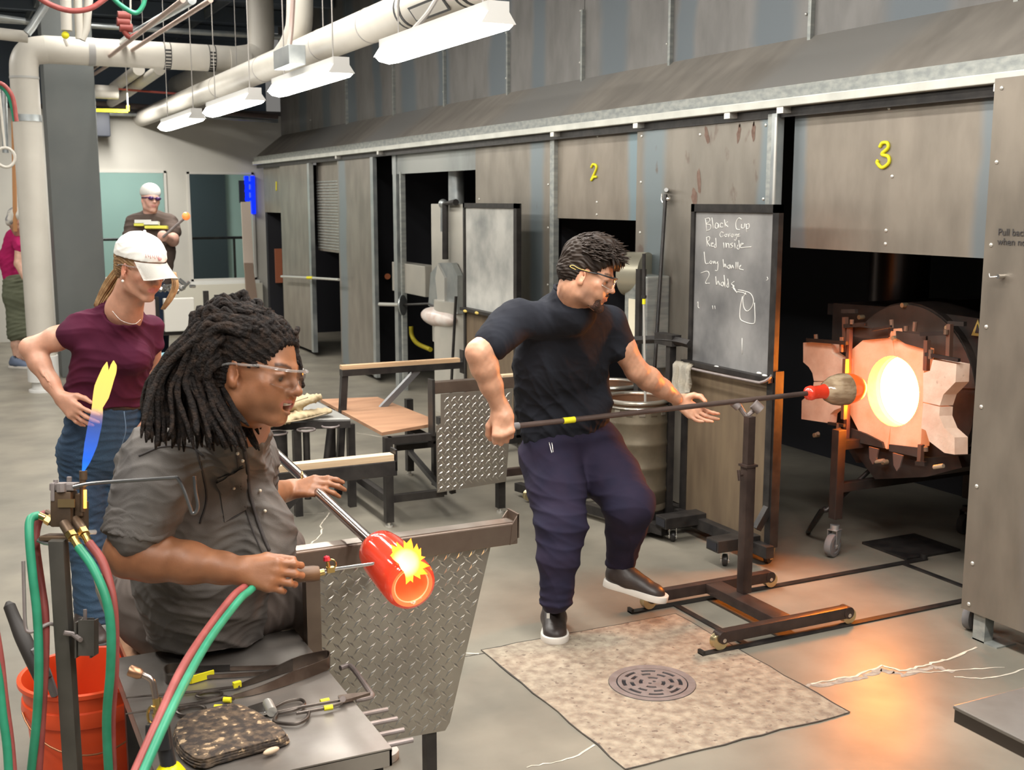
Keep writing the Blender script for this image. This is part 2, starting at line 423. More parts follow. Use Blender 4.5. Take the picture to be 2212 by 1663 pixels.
for k, (a, b, z0, z1) in enumerate(((xs[1], xs[2], 0.76, 2.17), (xs[3], xs[4], 0.70, 2.16))):
    t = thing('window_%d' % (k+1), 'interior window with thin pale frame and dark rail behind', None, ((a+b)/2, YB, z0), kind='structure')
    g = 0.03
    MB().box(a, b, YB-0.02, YB+0.05, z0, z0+g).box(a, b, YB-0.02, YB+0.05, z1-g, z1).box(a, a+g, YB-0.02, YB+0.05, z0, z1).box(b-g, b, YB-0.02, YB+0.05, z0, z1).build('window_frame', M_winf, t)
    MB().box(a+g, b-g, YB+0.01, YB+0.018, z0+g, z1-g).build('pane', M_glass, t)
    MB().box(a-0.02, b+0.02, YB-0.09, YB+0.0, z0-0.05, z0).build('window_sill', mat('white_sill', (0.75, 0.75, 0.72), 0.4), t)
rl = thing('handrail', 'thin black handrail running behind the two interior windows', 'handrail', (3, 16.6, 0))
MB().cyl((1.2, 16.6, 1.26), (4.5, 16.6, 1.26), 0.02, 10).build('rail', M_black, rl)
for xx in (1.5, 2.62, 3.70): MB().cyl((xx, 16.6, 0), (xx, 16.6, 1.26), 0.018, 8).build('post', M_black, rl)
wp = MB().box(2.55, 3.90, YB-0.16, YB-0.10, 0.06, 0.66).build('low_panel', mat('cream_panel', (0.74, 0.71, 0.60), 0.5)); tag(wp, 'low cream panel standing under the right interior window', 'panel')
# dark speaker/return box high on the back wall, column
db = MB().box(1.74, 1.98, 15.6, 15.95, 2.58, 2.98).build('duct_box', mat('navy_box', (0.018, 0.021, 0.03), 0.6), bevel=0.01); tag(db, 'dark navy box high on back wall beside grey column', 'box')
cl = MB().box(0.99, 1.46, 12.5, 12.9, 0, 4.1).build('column', M_col, bevel=0.008); tag(cl, 'square grey painted column beside the white standpipe', kind='structure')
wl = MB().box(-3.2, 0.7, 18.0, 18.15, 0, 3.4).build('wall_left', mat('grey_left_wall', (0.42, 0.41, 0.38), 0.7)); tag(wl, 'pale grey wall beyond the standpipe', kind='structure')

# ---------------------------------------------------------------- hood and steel wall on the right
X0 = 3.80
M_up = steel_mat('streaked_upper_steel', (0.235, 0.225, 0.215), (0.15, 0.175, 0.195), [(5.2, .2), (6.05, .12), (6.9, .2), (8.0, .13), (8.7, .22), (9.9, .16), (10.7, .2), (11.6, .14), (12.5, .2), (13.4, .2), (14.4, .2), (4.2, .25), (3.0, .3)], 0.2, rcut=0.8, rough=0.5, metal=0.15)
up = thing('wall_right', 'tall streaked dark steel wall rising above the extraction hood', None, (4.12, 9, 2.62), kind='structure')
ys = [-1.0, 0.6, 2.2, 3.6, 4.9, 6.2, 7.3, 8.5, 9.8, 11.1, 12.6, 14.0, 15.45]
for a, b in zip(ys, ys[1:]):
    MB().box(4.12, 4.14, a+0.004, b-0.004, 2.60, 4.1).build('steel_sheet', M_up, up)
    if 3 < a < 13: MB().box(4.095, 4.12, a-0.012, a+0.012, 2.6, 3.1).build('seam_strip', M_galw, up)
    for zz in (2.75, 3.1, 3.5):
        MB().ell((4.115, a+0.05, zz), 0.008, seg=8, rings=5).build('rivet', M_rivet, up, True)
MB().box(4.14, 4.2, 15.40, 15.45, 2.6, 4.1).build('end_cap', M_up, up)
M_hood = steel_mat('hood_steel', (0.30, 0.27, 0.235), (0.24, 0.23, 0.215), [(4.5, .5), (7.5, .7), (10.6, .5), (13.0, .8)], 0.5, rcut=0.78, rough=0.48, metal=0.15)
hd = thing('extraction_hood', 'long sloped brown steel extraction hood above the furnace bays', 'hood', (3.9, 9, 2.25))
mb = MB()
ny = 40; b = mb.bm; rows = []
for i in range(ny+1):
    y = -1.0 + 16.4*i/ny; row = []
    for k in range(7):
        t = k/6; bulge = 0.012*math.sin(PI*t)*mnoise.noise(Vector((0, y*1.4, 0)))*2
        row.append(b.verts.new((3.745+0.375*t, y, 2.335+0.30*t+bulge)))
    rows.append(row)
for A, B in zip(rows, rows[1:]):
    for k in range(6): b.faces.new((A[k], A[k+1], B[k+1], B[k]))
mb.build('slope', M_hood, hd, True)
mb = MB(); mb.face([(3.745, 15.4, 2.335), (4.12, 15.4, 2.635), (4.12, 15.4, 2.28), (3.745, 15.4, 2.28)]); mb.build('end_plate', M_galw, hd)
MB().box(3.735, 3.75, -1, 15.42, 2.285, 2.345).build('flashing', M_galw, hd)
MB().box(3.715, 3.765, -1, 15.42, 2.245, 2.285).build('track_rail', mat('pale_track', (0.66, 0.66, 0.60), 0.45, 0.35, (0.55, 0.55, 0.5), 6), hd, bevel=0.004)
MB().box(3.77, 3.80, -1, 15.42, 2.20, 2.28).build('inner_rail', M_black, hd)
for yy in (4.62, 5.05, 5.95, 3.3, 7.0, 10.5, 11.8): MB().box(3.722, 3.772, yy, yy+0.05, 2.215, 2.25).build('hanger', M_rivet, hd)

# enclosure behind the doors
en = MB().box(5.5, 5.55, -1, 15.4, 0, 2.62).box(4.13, 5.55, -1, 15.4, 2.54, 2.58).box(3.86, 5.5, 15.3, 15.4, 0, 2.25)
[en.box(3.95, 5.5, q, q+0.06, 0, 2.25).box(4.2, 5.5, q, q+0.06, 2.25, 2.54) for q in (2.3, 7.3, 11.3)]
e = en.build('wall_enclosure', M_dark); tag(e, 'dark interior of the furnace bays', kind='structure')

def panel(name, label, x, y0, y1, z0, z1, material, thick=0.006, rivets=(), cat='panel', group=None):
    t = thing(name, label, cat, (x, (y0+y1)/2, z0), group)
    MB().box(x, x+thick, y0, y1, z0, z1).build('sheet', material, t)
    for ry, rz in rivets: MB().ell((x-0.001, ry, rz), (0.005, 0.009, 0.009), seg=10, rings=6).build('rivet', M_rivet, t, True)
    return t
# right-hand sliding panel with lettering
xr = 3.70
M_p1 = steel_mat('steel_right_panel', TAN, (0.20, 0.21, 0.26), [(2.78, .22)], 0.2, rcut=0.72)
yR = 3.325
t = panel('sliding_panel', 'right-hand steel sliding panel lettered Pull back when not', xr, 1.5, yR, 0.12, 2.26, M_p1,
          rivets=[((3.7, 3.29, 2.222)[1], (3.7, 3.29, 2.222)[2]), ((3.7, 3.291, 1.942)[1], (3.7, 3.291, 1.942)[2]), ((3.7, 3.292, 1.622)[1], (3.7, 3.292, 1.622)[2]), ((3.7, 3.289, 1.299)[1], (3.7, 3.289, 1.299)[2]), ((3.7, 3.288, 0.976)[1], (3.7, 3.288, 0.976)[2]), ((3.7, 3.285, 0.649)[1], (3.7, 3.285, 0.649)[2]), ((3.7, 3.281, 0.325)[1], (3.7, 3.281, 0.325)[2]), ((3.7, 3.286, 0.149)[1], (3.7, 3.286, 0.149)[2])])
M_ink = mat('dark_lettering', (0.05, 0.045, 0.045), 0.6)
o = (3.697, 3.261, 1.661); put_text('Pull back\nwhen not', 0.0385, o, (0, -1, 0), (0, 0, 1), M_ink, t)
h = (3.68, 3.222, 1.503); MB().cyl((h[0]+0.02, h[1], h[2]), (h[0]-0.012, h[1], h[2]), 0.009, 12).build('knob', M_chrome, t, SM)
MB().tube([(h[0]-0.008, h[1], h[2]), (h[0]-0.02, h[1]+0.03, h[2]-0.004), (h[0]-0.02, h[1]+0.035, h[2]+0.01)], 0.003, 8).build('latch_pin', M_chrome, t, SM)
MB().box(3.72, 3.77, 3.215, 3.275, 0, 2.2).box(3.72, 3.83, 3.15, 3.28, 0, 0.006).build('post', M_galw, t)
def caster(parent, c, r=0.055, w=0.03, fork=M_chrome, wheelmat=M_rubber, yaw=0.0):
    cx, cy = c; R_ = Matrix.Rotation(yaw, 3, 'Z')
    def P(x, y, z): v = R_ @ Vector((x, y, 0)); return (cx+v.x, cy+v.y, z)
    k = MB().lathe([(0.0, -w/2), (r*0.55, -w/2), (r*0.62, -w/2-0.003), (r*0.95, -w/2), (r, -w/4), (r, w/4), (r*0.95, w/2), (r*0.62, w/2+0.003), (r*0.55, w/2), (0, w/2)], P(0, 0, r), R_ @ Vector((0, 1, 0)), 24).build('caster', wheelmat, parent, SM)
    k2 = MB()
    for s in (-1, 1):
        k2.prism([P(-0.012, s*(w/2+0.006), r-0.012), P(0.012, s*(w/2+0.006), r-0.012), P(0.04, s*(w/2+0.006), 2*r+0.018), P(-0.01, s*(w/2+0.006), 2*r+0.018)], R_ @ Vector((0, s*0.003, 0)))
    k2.obox(P(0.015, 0, 2*r+0.02), (0.055, w+0.02, 0.004), R_)
    k2.cyl(P(0.015, 0, 2*r+0.02), P(0.015, 0, 2*r+0.045), 0.024, 16).cyl(P(0, -w/2-0.012, r), P(0, w/2+0.012, r), 0.007, 10)
    k2.build('caster_fork', fork, k, SM)
    return k
caster(t, (3.80, 3.36), 0.058, yaw=0.3)
# door panels that carry the bay numbers
xd = 3.83
M_p3 = steel_mat('steel_door_three', (0.33, 0.285, 0.235), (0.225, 0.25, 0.262), [(3.42, .1), (4.62, .08)], 0.1, rcut=0.75)
t = panel('bay_door', 'raised steel door of the bay with hot furnace, painted 3', xd, 3.3, 4.66, 1.56, 2.24, M_p3,
          rivets=[(4.0, 1.60), (4.0, 1.66), (4.02, 2.2), (3.98, 1.9)])
def glyph(strokes, r, parent, material, name='painted_number'):
    mb = MB()
    for s in strokes: mb.tube(spline(s, 5), r, 6)
    return mb.build(name, material, parent, True)
glyph([[(3.826, 4.063, 2.031), (3.826, 4.047, 2.049), (3.826, 4.016, 2.048), (3.826, 4.011, 2.025), (3.826, 4.047, 2), (3.826, 4.006, 1.988), (3.826, 4.001, 1.96), (3.826, 4.04, 1.94), (3.826, 4.073, 1.962), (3.826, 4.068, 1.974)]], 0.0085, t, M_yellow)
M_p2 = steel_mat('steel_door_two', (0.33, 0.285, 0.235), (0.235, 0.31, 0.345), [(6.12, .11), (7.32, .05)], 0.1, rcut=0.75)
t = panel('bay_door', 'raised steel door painted with a yellow 2', xd, 6.02, 7.22, 1.67, 2.24, M_p2, rivets=[(6.6, 1.70), (6.6, 1.78), (6.6, 2.2)])
glyph([[(3.826, 6.673, 2.003), (3.826, 6.65, 2.023), (3.826, 6.607, 2.013), (3.826, 6.613, 1.984), (3.826, 6.671, 1.922), (3.826, 6.636, 1.94), (3.826, 6.6, 1.942)]], 0.0085, t, M_yellow)
t = panel('bay_door', 'small far steel door painted with a faint yellow 1', xd, 14.3, 15.3, 1.63, 2.24, M_p2)
glyph([[(3.826, 14.646, 2.019), (3.826, 14.661, 1.904)]], 0.009, t, M_yellow)
# fixed and sliding sheets along the wall
M_pA = steel_mat('steel_panel_handprints', (0.30, 0.27, 0.23), (0.225, 0.265, 0.28), [(5.85, .13), (4.78, .09)], 0.1, rcut=0.635, rust=(0.17, 0.12, 0.10))
pr = [(6.0, 2.17), (6.0, 1.9), (6.0, 1.6), (4.83, 2.17), (4.83, 1.8), (5.4, 2.15), (6.02, 1.3), (6.03, 0.5)]
t = panel('sliding_panel', 'wide steel panel with rust hand marks behind the lettered chalkboard', 3.785, 4.78, 6.05, 0.03, 2.25, M_pA, rivets=pr)
for (u, v, s) in ((1527, 291, 1.4), (1596, 288, 1.0), (1628, 284, 1.0)):
    MB().ell(X_(u,v,3.784) if False else (3.7845, 0, 0), (0.001, 0.01, 0.01)) if False else None
M_rust = mat('rust_mark', (0.13, 0.075, 0.055), 0.7, 0, (0.2, 0.13, 0.1), 30)
for c_, sy, sz, tl in (((3.784, 5.337, 2.144), 0.020, 0.05, 0.3), ((3.784, 5.052, 2.138), 0.017, 0.05, -0.1), ((3.784, 4.927, 2.143), 0.017, 0.05, 0.05), ((3.784, 5.4, 1.896), 0.02, 0.07, 0.1), ((3.784, 5.441, 1.813), 0.03, 0.05, 0.1), ((3.784, 4.929, 2.181), 0.006, 0.012, 0.0), ((3.784, 5.046, 2.178), 0.005, 0.01, 0.0)):
    mb = MB(); n = 14
    mb.face([(c_[0], c_[1]+sy*math.cos(a)*(0.7+0.5*random.random())+tl*sz*math.sin(a), c_[2]+sz*math.sin(a)*(0.8+0.3*random.random())) for a in [2*PI*k/n for k in range(n)]]).normal_update()
    mb.build('rust_mark', M_rust, t, noflip=True)
MB().box(3.755, 3.80, 4.705, 4.745, 0.1, 2.22).build('edge_channel', M_gal, t); MB().box(3.765, 3.80, 4.75, 4.79, 0.03, 2.22).build('edge_channel', M_galw, t)
MB().box(3.75, 3.757, 4.70, 4.715, 0.1, 2.2).build('edge_lip', M_rivet, t)
M_pB = steel_mat('steel_panel_plain', (0.32, 0.285, 0.24), (0.23, 0.27, 0.29), [(7.45, .12)], 0.1, rcut=0.72)
t = panel('sliding_panel', 'tall steel panel between the open dark bay and door 2', 3.83, 7.22, 8.52, 0.02, 2.24, M_pB, rivets=[(8.45, 1.8), (8.45, 1.3), (7.28, 1.9), (7.28, 1.6), (7.28, 1.2), (7.3, 0.8)])
MB().box(3.80, 3.84, 7.14, 7.20, 0, 2.22).build('post', M_galw, t)
M_hdr = steel_mat('pale_header', (0.33, 0.35, 0.34), (0.40, 0.41, 0.39), [(9.6, .6)], 0.4, rcut=0.8)
t = panel('header_panel', 'pale steel header across the top of the open dark bay', 3.84, 8.52, 10.46, 2.03, 2.24, M_hdr)
t = panel('door_jamb', 'narrow pale steel upright at left of open dark bay', 3.83, 10.33, 10.42, 0, 2.22, M_gal, 0.04)
MB().box(3.835, 3.88, 10.22, 10.26, 0, 2.05).build('inner_post', M_galw, t)
M_pC = steel_mat('steel_left_sliding', (0.31, 0.28, 0.24), (0.235, 0.265, 0.28), [(11.85, .14)], 0.1, rcut=0.8)
t = panel('sliding_panel', 'steel sliding panel left of the open dark bay', 3.79, 10.88, 12.0, 0.05, 2.22, M_pC)
MB().box(3.76, 3.80, 10.78, 10.86, 0.05, 2.2).build('edge_channel', M_gal, t)
t = panel('ribbed_shutter', 'half-raised ribbed steel shutter left of the sliding panels', 3.86, 12.05, 13.0, 1.22, 2.22, M_pB)
for zz in [1.25+0.032*k for k in range(24)]: MB().box(3.85, 3.862, 12.1, 12.98, zz, zz+0.012).build('rib', M_galw, t)
t = panel('sliding_panel', 'far steel sliding panel beside the shutter', 3.78, 13.02, 14.3, 0.05, 2.22, M_pC)
MB().box(3.75, 3.80, 12.92, 13.0, 0.05, 2.2).build('edge_channel', M_gal, t)
t = panel('door_jamb', 'far steel upright beside the glowing first bay', 3.82, 14.2, 14.42, 0, 2.22, M_galw, 0.03)
hb = thing('grab_bar', 'thin pale bar across the two far sliding panels', 'bar', (3.7, 13, 1))
MB().tube([(3.7, 14.065, 0.861), (3.7, 12.813, 0.92), (3.7, 11.745, 0.965)], 0.014, 8).build('bar', M_rivet, hb, SM); MB().cyl((3.7, 12.926, 0.913), (3.7, 12.702, 0.926), 0.017, 8).build('tape', M_yellow, hb, SM)

# ---------------------------------------------------------------- strip lights, pipes and services overhead
M_fix = mat('white_fixture', (0.45, 0.44, 0.42), 0.5)
M_tube = mat('lit_lens', (1, 1, 1), 0.5, emit=(1.0, 0.975, 0.90), estr=15.0)
M_cable = mat('grey_cable', (0.30, 0.28, 0.26), 0.6)
def strip_light(y0, y1, label, first=None):
    x, z = 2.0, 2.50
    t = thing('strip_light', label, 'light', (x, (y0+y1)/2, z), 'strip lights hanging above the hood side')
    mb = MB(); prof = [(-0.045, 0.06), (0.045, 0.06), (0.045, 0.02), (0.075, -0.025), (-0.075, -0.025), (-0.045, 0.02)]
    mb.prism([(x+a, y0, z+b) for a, b in prof], (0, y1-y0, 0)).build('housing', M_fix, t)
    mb = MB(); lp = [(-0.068, -0.028), (-0.05, -0.045), (0, -0.055), (0.05, -0.045), (0.068, -0.028)]
    mb.prism([(x+a, y0+0.015, z+b) for a, b in lp], (0, y1-y0-0.03, 0)).build('lens', M_tube, t)
    for s in (-1, 1):
        mb = MB(); mb.prism([(x+s*0.0762, y0+0.02, z-0.024), (x+s*0.047, y0+0.02, z+0.018), (x+s*0.05, y0+0.02, z+0.02), (x+s*0.079, y0+0.02, z-0.023)], (0, y1-y0-0.04, 0)).build('side_lens', M_tube, t)
    for yy in (y0+0.15, y1-0.15): MB().cyl((x, yy, z+0.06), (x, yy, 4.09), 0.004, 6).build('suspension_wire', M_cable, t)
    return t
strip_light(4.22, 5.48, 'nearest and largest of the four hanging strip lights')
strip_light(6.21, 7.53, 'second strip light, below the long white duct')
strip_light(8.15, 9.6, 'third strip light, third largest, before the white walls')
strip_light(10.2, 11.75, 'farthest and smallest strip light, near the interior windows')
bx = MB().box(1.86, 1.96, 6.75, 7.1, 2.57, 2.68).build('junction_box', M_gal, bevel=0.004); tag(bx, 'small grey junction box above the second strip light', 'box')

# standpipe and the big white run across
R_ = 0.125
px, py = 0.76, 11.7
t = thing('white_standpipe', 'fat white wrapped pipe rising from the floor and elbowing right', 'pipe', (px, py, 0))
MB().cyl((px, py, 0.34), (px, py, 2.95), R_, 28).build('riser', M_pipew, t, SM)
MB().tube(spline([(px, py, 2.90), (px+0.01, py, 3.03), (px+0.07, py, 3.12), (px+0.2, py, 3.15)], 6), R_, 28).build('elbow', M_pipew, t, SM)
MB().cyl((px+0.18, py, 3.15), (2.75, py, 3.15), R_, 28).build('crossing_run', M_pipew, t, SM)
MB().tube(spline([(2.70, py, 3.15), (2.88, py, 3.2), (2.95, py, 3.35), (2.95, py, 4.1)], 8), R_, 24).build('upturn', M_pipew, t, SM)
MB().cyl((px, py, 0.10), (px, py, 0.34), R_+0.015, 24).cyl((px, py, 0.0), (px, py, 0.02), 0.14, 16).cyl((px, py, 0), (px, py, 0.12), 0.11, 16).build('base_cap', mat('pale_clear_cap', (0.75, 0.74, 0.72), 0.3), t, SM)
MB().cyl((px, py, 2.50), (px, py, 2.56), R_+0.006, 28).build('strap', M_gal, t, SM)
MB().cyl((px, py, 3.0-0.12), (px, py, 3.0-0.10), R_+0.004, 28).build('seam_band', M_fix, t, SM)
MB().cyl((1.32, py, 3.15), (1.38, py, 3.15), R_+0.004, 28).build('grey_band', mat('grey_band', (0.33, 0.32, 0.31), 0.6), t, SM)
MB().cyl((2.62, py, 3.12), (2.82, py, 3.12), 0.15, 20).build('collar', M_pipew, t, SM)
M_ln = mat('label_ink', (0.03, 0.03, 0.03), 0.6)
for xx in (2.03, 2.45):
    mb = MB()
    for k in range(12):
        a = PI*2*k/24 + PI*0.9
        c_ = Vector((xx, py+math.cos(a)*(R_+0.002), 3.15+math.sin(a)*(R_+0.002)))
        mb.obox(c_, (0.05, 0.016, 0.004), rotm(x=a-PI/2))
    mb.build('marker_band', M_ln, t)
    MB().cyl((xx-0.032, py, 3.15), (xx-0.026, py, 3.15), R_+0.003, 28).cyl((xx+0.026, py, 3.15), (xx+0.032, py, 3.15), R_+0.003, 28).build('marker_edge', M_ln, t, SM)
# long white duct parallel to the hood
dx, dz, dr = 2.42, 2.84, 0.105
t = thing('white_duct', 'long white duct running parallel to the hood, with branches', 'duct', (dx, 10, dz))
MB().cyl((dx, 4.6, dz), (dx, 16.0, dz), dr, 28).build('duct_run', M_pipew, t, SM)
for yy in (6.9, 7.9, 9.5, 11.2): MB().cyl((dx, yy, dz), (dx, yy+0.012, dz), dr+0.003, 28).build('clamp', mat('grey_clamp', (0.4, 0.38, 0.36), 0.5), t, SM)
for yy in (5.35, 6.15): MB().cyl((dx, yy, dz), (dx, yy+0.10, dz), dr+0.0025, 28).build('marker_band', M_ln, t, SM); 
for yy in (5.38, 6.18):
    MB().cyl((dx, yy, dz), (dx, yy+0.04, dz), dr+0.0035, 28).build('marker_gap', M_pipew, t, SM)
mb = MB(); mb.obox((dx-dr*0.80, 5.78, dz-dr*0.66), (0.004, 0.46, 0.09), rotm(y=math.radians(-38)+PI)); mb.build('duct_label', M_ln, t)
mb = MB(); mb.obox((dx-dr*0.815, 5.78, dz-dr*0.675), (0.004, 0.42, 0.065), rotm(y=math.radians(-38)+PI)); mb.build('duct_label_field', M_pipew, t)
MB().tube(spline([(dx, 9.0, dz), (dx, 8.6, dz+0.12), (dx, 8.45, dz+0.35), (dx, 8.45, 4.1)], 6), 0.095, 20).build('branch', M_pipew, t, SM)
for yy, xx in ((7.9, 2.42), (5.2, 2.42), (10.5, 2.42)): MB().cyl((xx, yy, dz+dr), (xx, yy, 4.09), 0.004, 6).build('hanger_rod', M_cable, t)
MB().tube(spline([(2.30, 5.25, 4.1), (2.28, 5.3, 3.3), (2.3, 5.35, 2.95), (2.2, 5.4, 2.72), (2.02, 5.2, 2.57)], 8), 0.012, 8).build('flex_cable', M_cable, t, SM)
MB().tube(spline([(2.12, 7.4, 4.1), (2.1, 7.4, 3.4), (2.05, 7.35, 2.9), (1.98, 7.2, 2.68)], 8), 0.016, 8).build('flex_cable', mat('brown_cable', (0.30, 0.22, 0.19), 0.6), t, SM)
# second, smaller ducts in the tangle above the windows
def run(name, label, cat, pts, r, m, n=0, group=None):
    t_ = thing(name, label, cat, pts[0], group)
    MB().tube(spline(pts, n) if n else pts, r, 14).build('run', m, t_, SM)
    return t_
M_cu = mat('pink_brown_pipe', (0.42, 0.31, 0.26), 0.5); M_red = mat('red_pipe', (0.26, 0.05, 0.04), 0.55); M_green = mat('green_hose', (0.035, 0.30, 0.17), 0.45, 0, (0.025, 0.24, 0.13), 20); M_redh = mat('red_hose', (0.36, 0.085, 0.075), 0.5, 0, (0.28, 0.06, 0.055), 20)
t = run('copper_pipe', 'upper of two long pinkish brown pipes under the ceiling', 'pipe', [(1.7, 8.05, 3.103), (1.7, 15.436, 3.248)], 0.018, M_cu)
MB().cyl((1.7, 10.895, 3.16), ((1.7, 10.895, 3.16)[0], (1.7, 10.895, 3.16)[1], 4.05), 0.004, 6).build('hanger_rod', M_cable, t)
t = run('copper_pipe', 'lower of two long pinkish brown pipes under the ceiling', 'pipe', [(1.5, 7.948, 3.074), (1.5, 13.821, 3.13)], 0.018, M_cu)
t = run('conduit', 'grey conduit crossing over the white run near the copper pipes', 'conduit', [(1.62, 8.259, 3.128), (1.62, 10.995, 3.235), (1.62, 13.965, 3.273)], 0.03, M_gal)
run('white_pipe', 'white insulated pipe sloping down left of the tangle', 'pipe', [(1.9, 12.551, 3.1), (1.9, 14.513, 3.08)], 0.06, M_pipew)
run('white_pipe', 'white insulated pipe in middle of the overhead tangle', 'pipe', [(2, 11.92, 3.044), (2, 14.403, 2.996), (2, 15.56, 2.99)], 0.055, M_pipew)
run('white_pipe', 'large white duct in the tangle above the windows', 'pipe', [(3, 13.978, 3.289), (3, 21.296, 3.36)], 0.14, M_pipew)
run('white_pipe', 'white duct just left of the third strip light', 'pipe', [(3.2, 12.826, 3.149), (3.2, 16.791, 3.058)], 0.10, M_pipew)
run('white_pipe', 'short level white pipe with end cap beside the column', 'pipe', [(1.437, 12.9, 2.895), (1.732, 12.9, 2.892)], 0.07, M_pipew)
t = run('red_pipe', 'thin dark red pipe crossing level below the white ducts', 'pipe', [(1.496, 13.2, 2.964), (2.872, 13.2, 2.911)], 0.012, M_red)
t = run('beam_pipe', 'dark pipe under the ceiling before the back wall', 'pipe', [(1.703, 15.6, 2.983), (4.122, 15.6, 2.887)], 0.035, mat('rusty_pipe', (0.12, 0.09, 0.08), 0.6))
t = run('conduit', 'pale conduit just over the back wall top', 'conduit', [(1.872, 15.7, 2.865), (3.047, 15.7, 2.872), (4.146, 15.7, 2.833)], 0.025, M_gal)
yb = thing('yellow_bumper', 'yellow bracket hanging below the pipes beside the column', 'bracket', (1.667, 13, 2.719))
MB().bar((1.5, 13, 2.77), (1.497, 13, 2.713), 0.03).bar((1.497, 13, 2.713), (1.834, 13, 2.714), 0.035).bar((1.834, 13, 2.714), (1.837, 13, 2.772), 0.03).build('bracket_bar', M_yellow, yb)
for p_ in ((1.5, 13, 2.77), (1.837, 13, 2.772)): MB().bar(p_, (p_[0], p_[1], 4.1), 0.012).build('drop_rod', M_cable, yb)
# left cluster: vertical white pipes, yellow tag, red valve, hoses
for u, lb in ((142, 'left of three short white vertical pipes with yellow cap'), (170, 'middle one of three short white vertical pipes'), (196, 'rightmost of three short white vertical pipes, bent')):
    p0 = (0.987, 10, 3.338) if u == 142 else ((1.076, 10, 3.345) if u == 170 else (1.159, 10, 3.351))
    p1 = (0.981, 10, 3.107) if u == 142 else ((1.074, 10, 3.049) if u == 170 else (1.126, 10, 3.13))
    pts = [(p0[0], p0[1], p0[2]+0.35), p0, p1]
    if u == 196: pts += [(1.087, 10, 3.043)]
    t = run('white_pipe', lb, 'pipe', pts, 0.032 if u != 142 else 0.042, M_pipew)
    if u == 142:
        MB().ell((0.969, 10, 3.071), 0.03, seg=10, rings=8).build('yellow_cap', M_yellow, t, True)
        MB().tube([(0.96, 10, 3.043), (0.981, 10, 2.988)], 0.012, 8).build('dangling_tail', M_pipew, t, SM)
run('grey_pipe', 'slanting grey pipe above the standpipe elbow', 'pipe', [(0.913, 10.6, 3.421), (0.768, 10.6, 3.191), (0.73, 10.6, 3.145)], 0.035, M_gal)
run('white_pipe', 'horizontal pale pipe at far left above the standpipe', 'pipe', [(0.334, 11, 3.193), (0.763, 11, 3.165)], 0.05, M_pipew)
run('grey_pipe', 'thin grey pipe at far left under the ceiling', 'pipe', [(0.344, 11, 3.335), (0.753, 11, 3.298)], 0.022, M_gal)
run('red_hose', 'dark red hose sagging across the top left corner', 'hose', [(0.598, 8, 3.058), (0.688, 8, 3.001), (0.808, 8, 2.968), (0.933, 8, 2.99), (1.049, 8, 3.072)], 0.017, M_redh, 6)
run('green_hose', 'green hose loop hanging near the top edge', 'hose', [(1.058, 8, 3.078), (1.122, 8, 3.02), (1.206, 8, 2.98), (1.254, 8, 3.024), (1.274, 8, 3.094)], 0.015, M_green, 6)
t = run('red_valve', 'red sprinkler valve hanging under the ceiling', 'valve', [(1.456, 10.2, 3.285), (1.436, 10.2, 3.182), (1.484, 10.2, 3.111), (1.558, 10.2, 3.145)], 0.022, M_red, 4)
for zz in (34, 48, 60):
    c_ = (1.448, 10.2, 3.277) if zz == 34 else ((1.439, 10.2, 3.226) if zz == 48 else (1.458, 10.2, 3.183))
    MB().cyl((c_[0]-0.05, c_[1], c_[2]), (c_[0]+0.05, c_[1], c_[2]), 0.035, 12).build('flange', M_red, t, SM)
MB().cyl(((1.492, 10.2, 3.141)), ((1.507, 10.2, 3.441)), 0.008, 6).build('rod', M_pipew, t, SM)
run('red_hose', 'dark red hose drooping past the standpipe at far left', 'hose', [(0.353, 8, 2.516), (0.404, 8, 2.493), (0.447, 8, 2.42), (0.459, 8, 2.279)], 0.013, M_redh, 6)
run('green_hose', 'green hose drooping beside the red one at far left', 'hose', [(0.353, 8.03, 2.499), (0.399, 8.03, 2.476), (0.432, 8.03, 2.413), (0.453, 8.03, 2.281)], 0.013, M_green, 6)
t = thing('hose_reel_ring', 'white ring hanging at the far left edge', 'ring', (0.477, 10, 2.121))
c_ = (0.477, 10, 2.121); MB().tube([(c_[0]+0.075*math.cos(a)*0.9, c_[1], c_[2]+0.075*math.sin(a)) for a in [2*PI*k/20 for k in range(20)]], 0.012, 8, closed=True).build('ring', M_pipew, t, SM)
MB().cyl((c_[0], c_[1], c_[2]+0.07), (c_[0]-0.03, c_[1], 3.2), 0.01, 6).build('cord', M_pipew, t, SM)
run('orange_pole', 'orange brown vertical pipe against the far left wall', 'pipe', [(0.74, 13.4, 2.635), (0.684, 13.4, 1.462)], 0.022, mat('orange_brown', (0.50, 0.24, 0.10), 0.6))
run('grey_pipe', 'vertical grey pipe behind the white ring', 'pipe', [(0.646, 13, 2.904), (0.623, 13, 2.263)], 0.03, M_gal)
for x_ in (0.3, 1.1, 3.0): 
    MB().bar((x_, 4, 3.98), (x_, 17, 3.98), 0.02, 0.10).build('joist', M_gal, c)
for y_, z_, l_ in ((9.4, 3.75, 'thin grey conduit crossing high under the deck, nearest'), (12.9, 3.55, 'thin grey conduit crossing high under the deck, farthest')):
    run('conduit', l_, 'conduit', [(0.2, y_, z_), (4.1, y_, z_)], 0.03, M_gal)
blk = MB().box(-9, 4.2, 16.5, 16.55, 2.95, 4.1).build('wall_gable', M_ceil); tag(blk, 'dark space above the back wall', kind='structure')

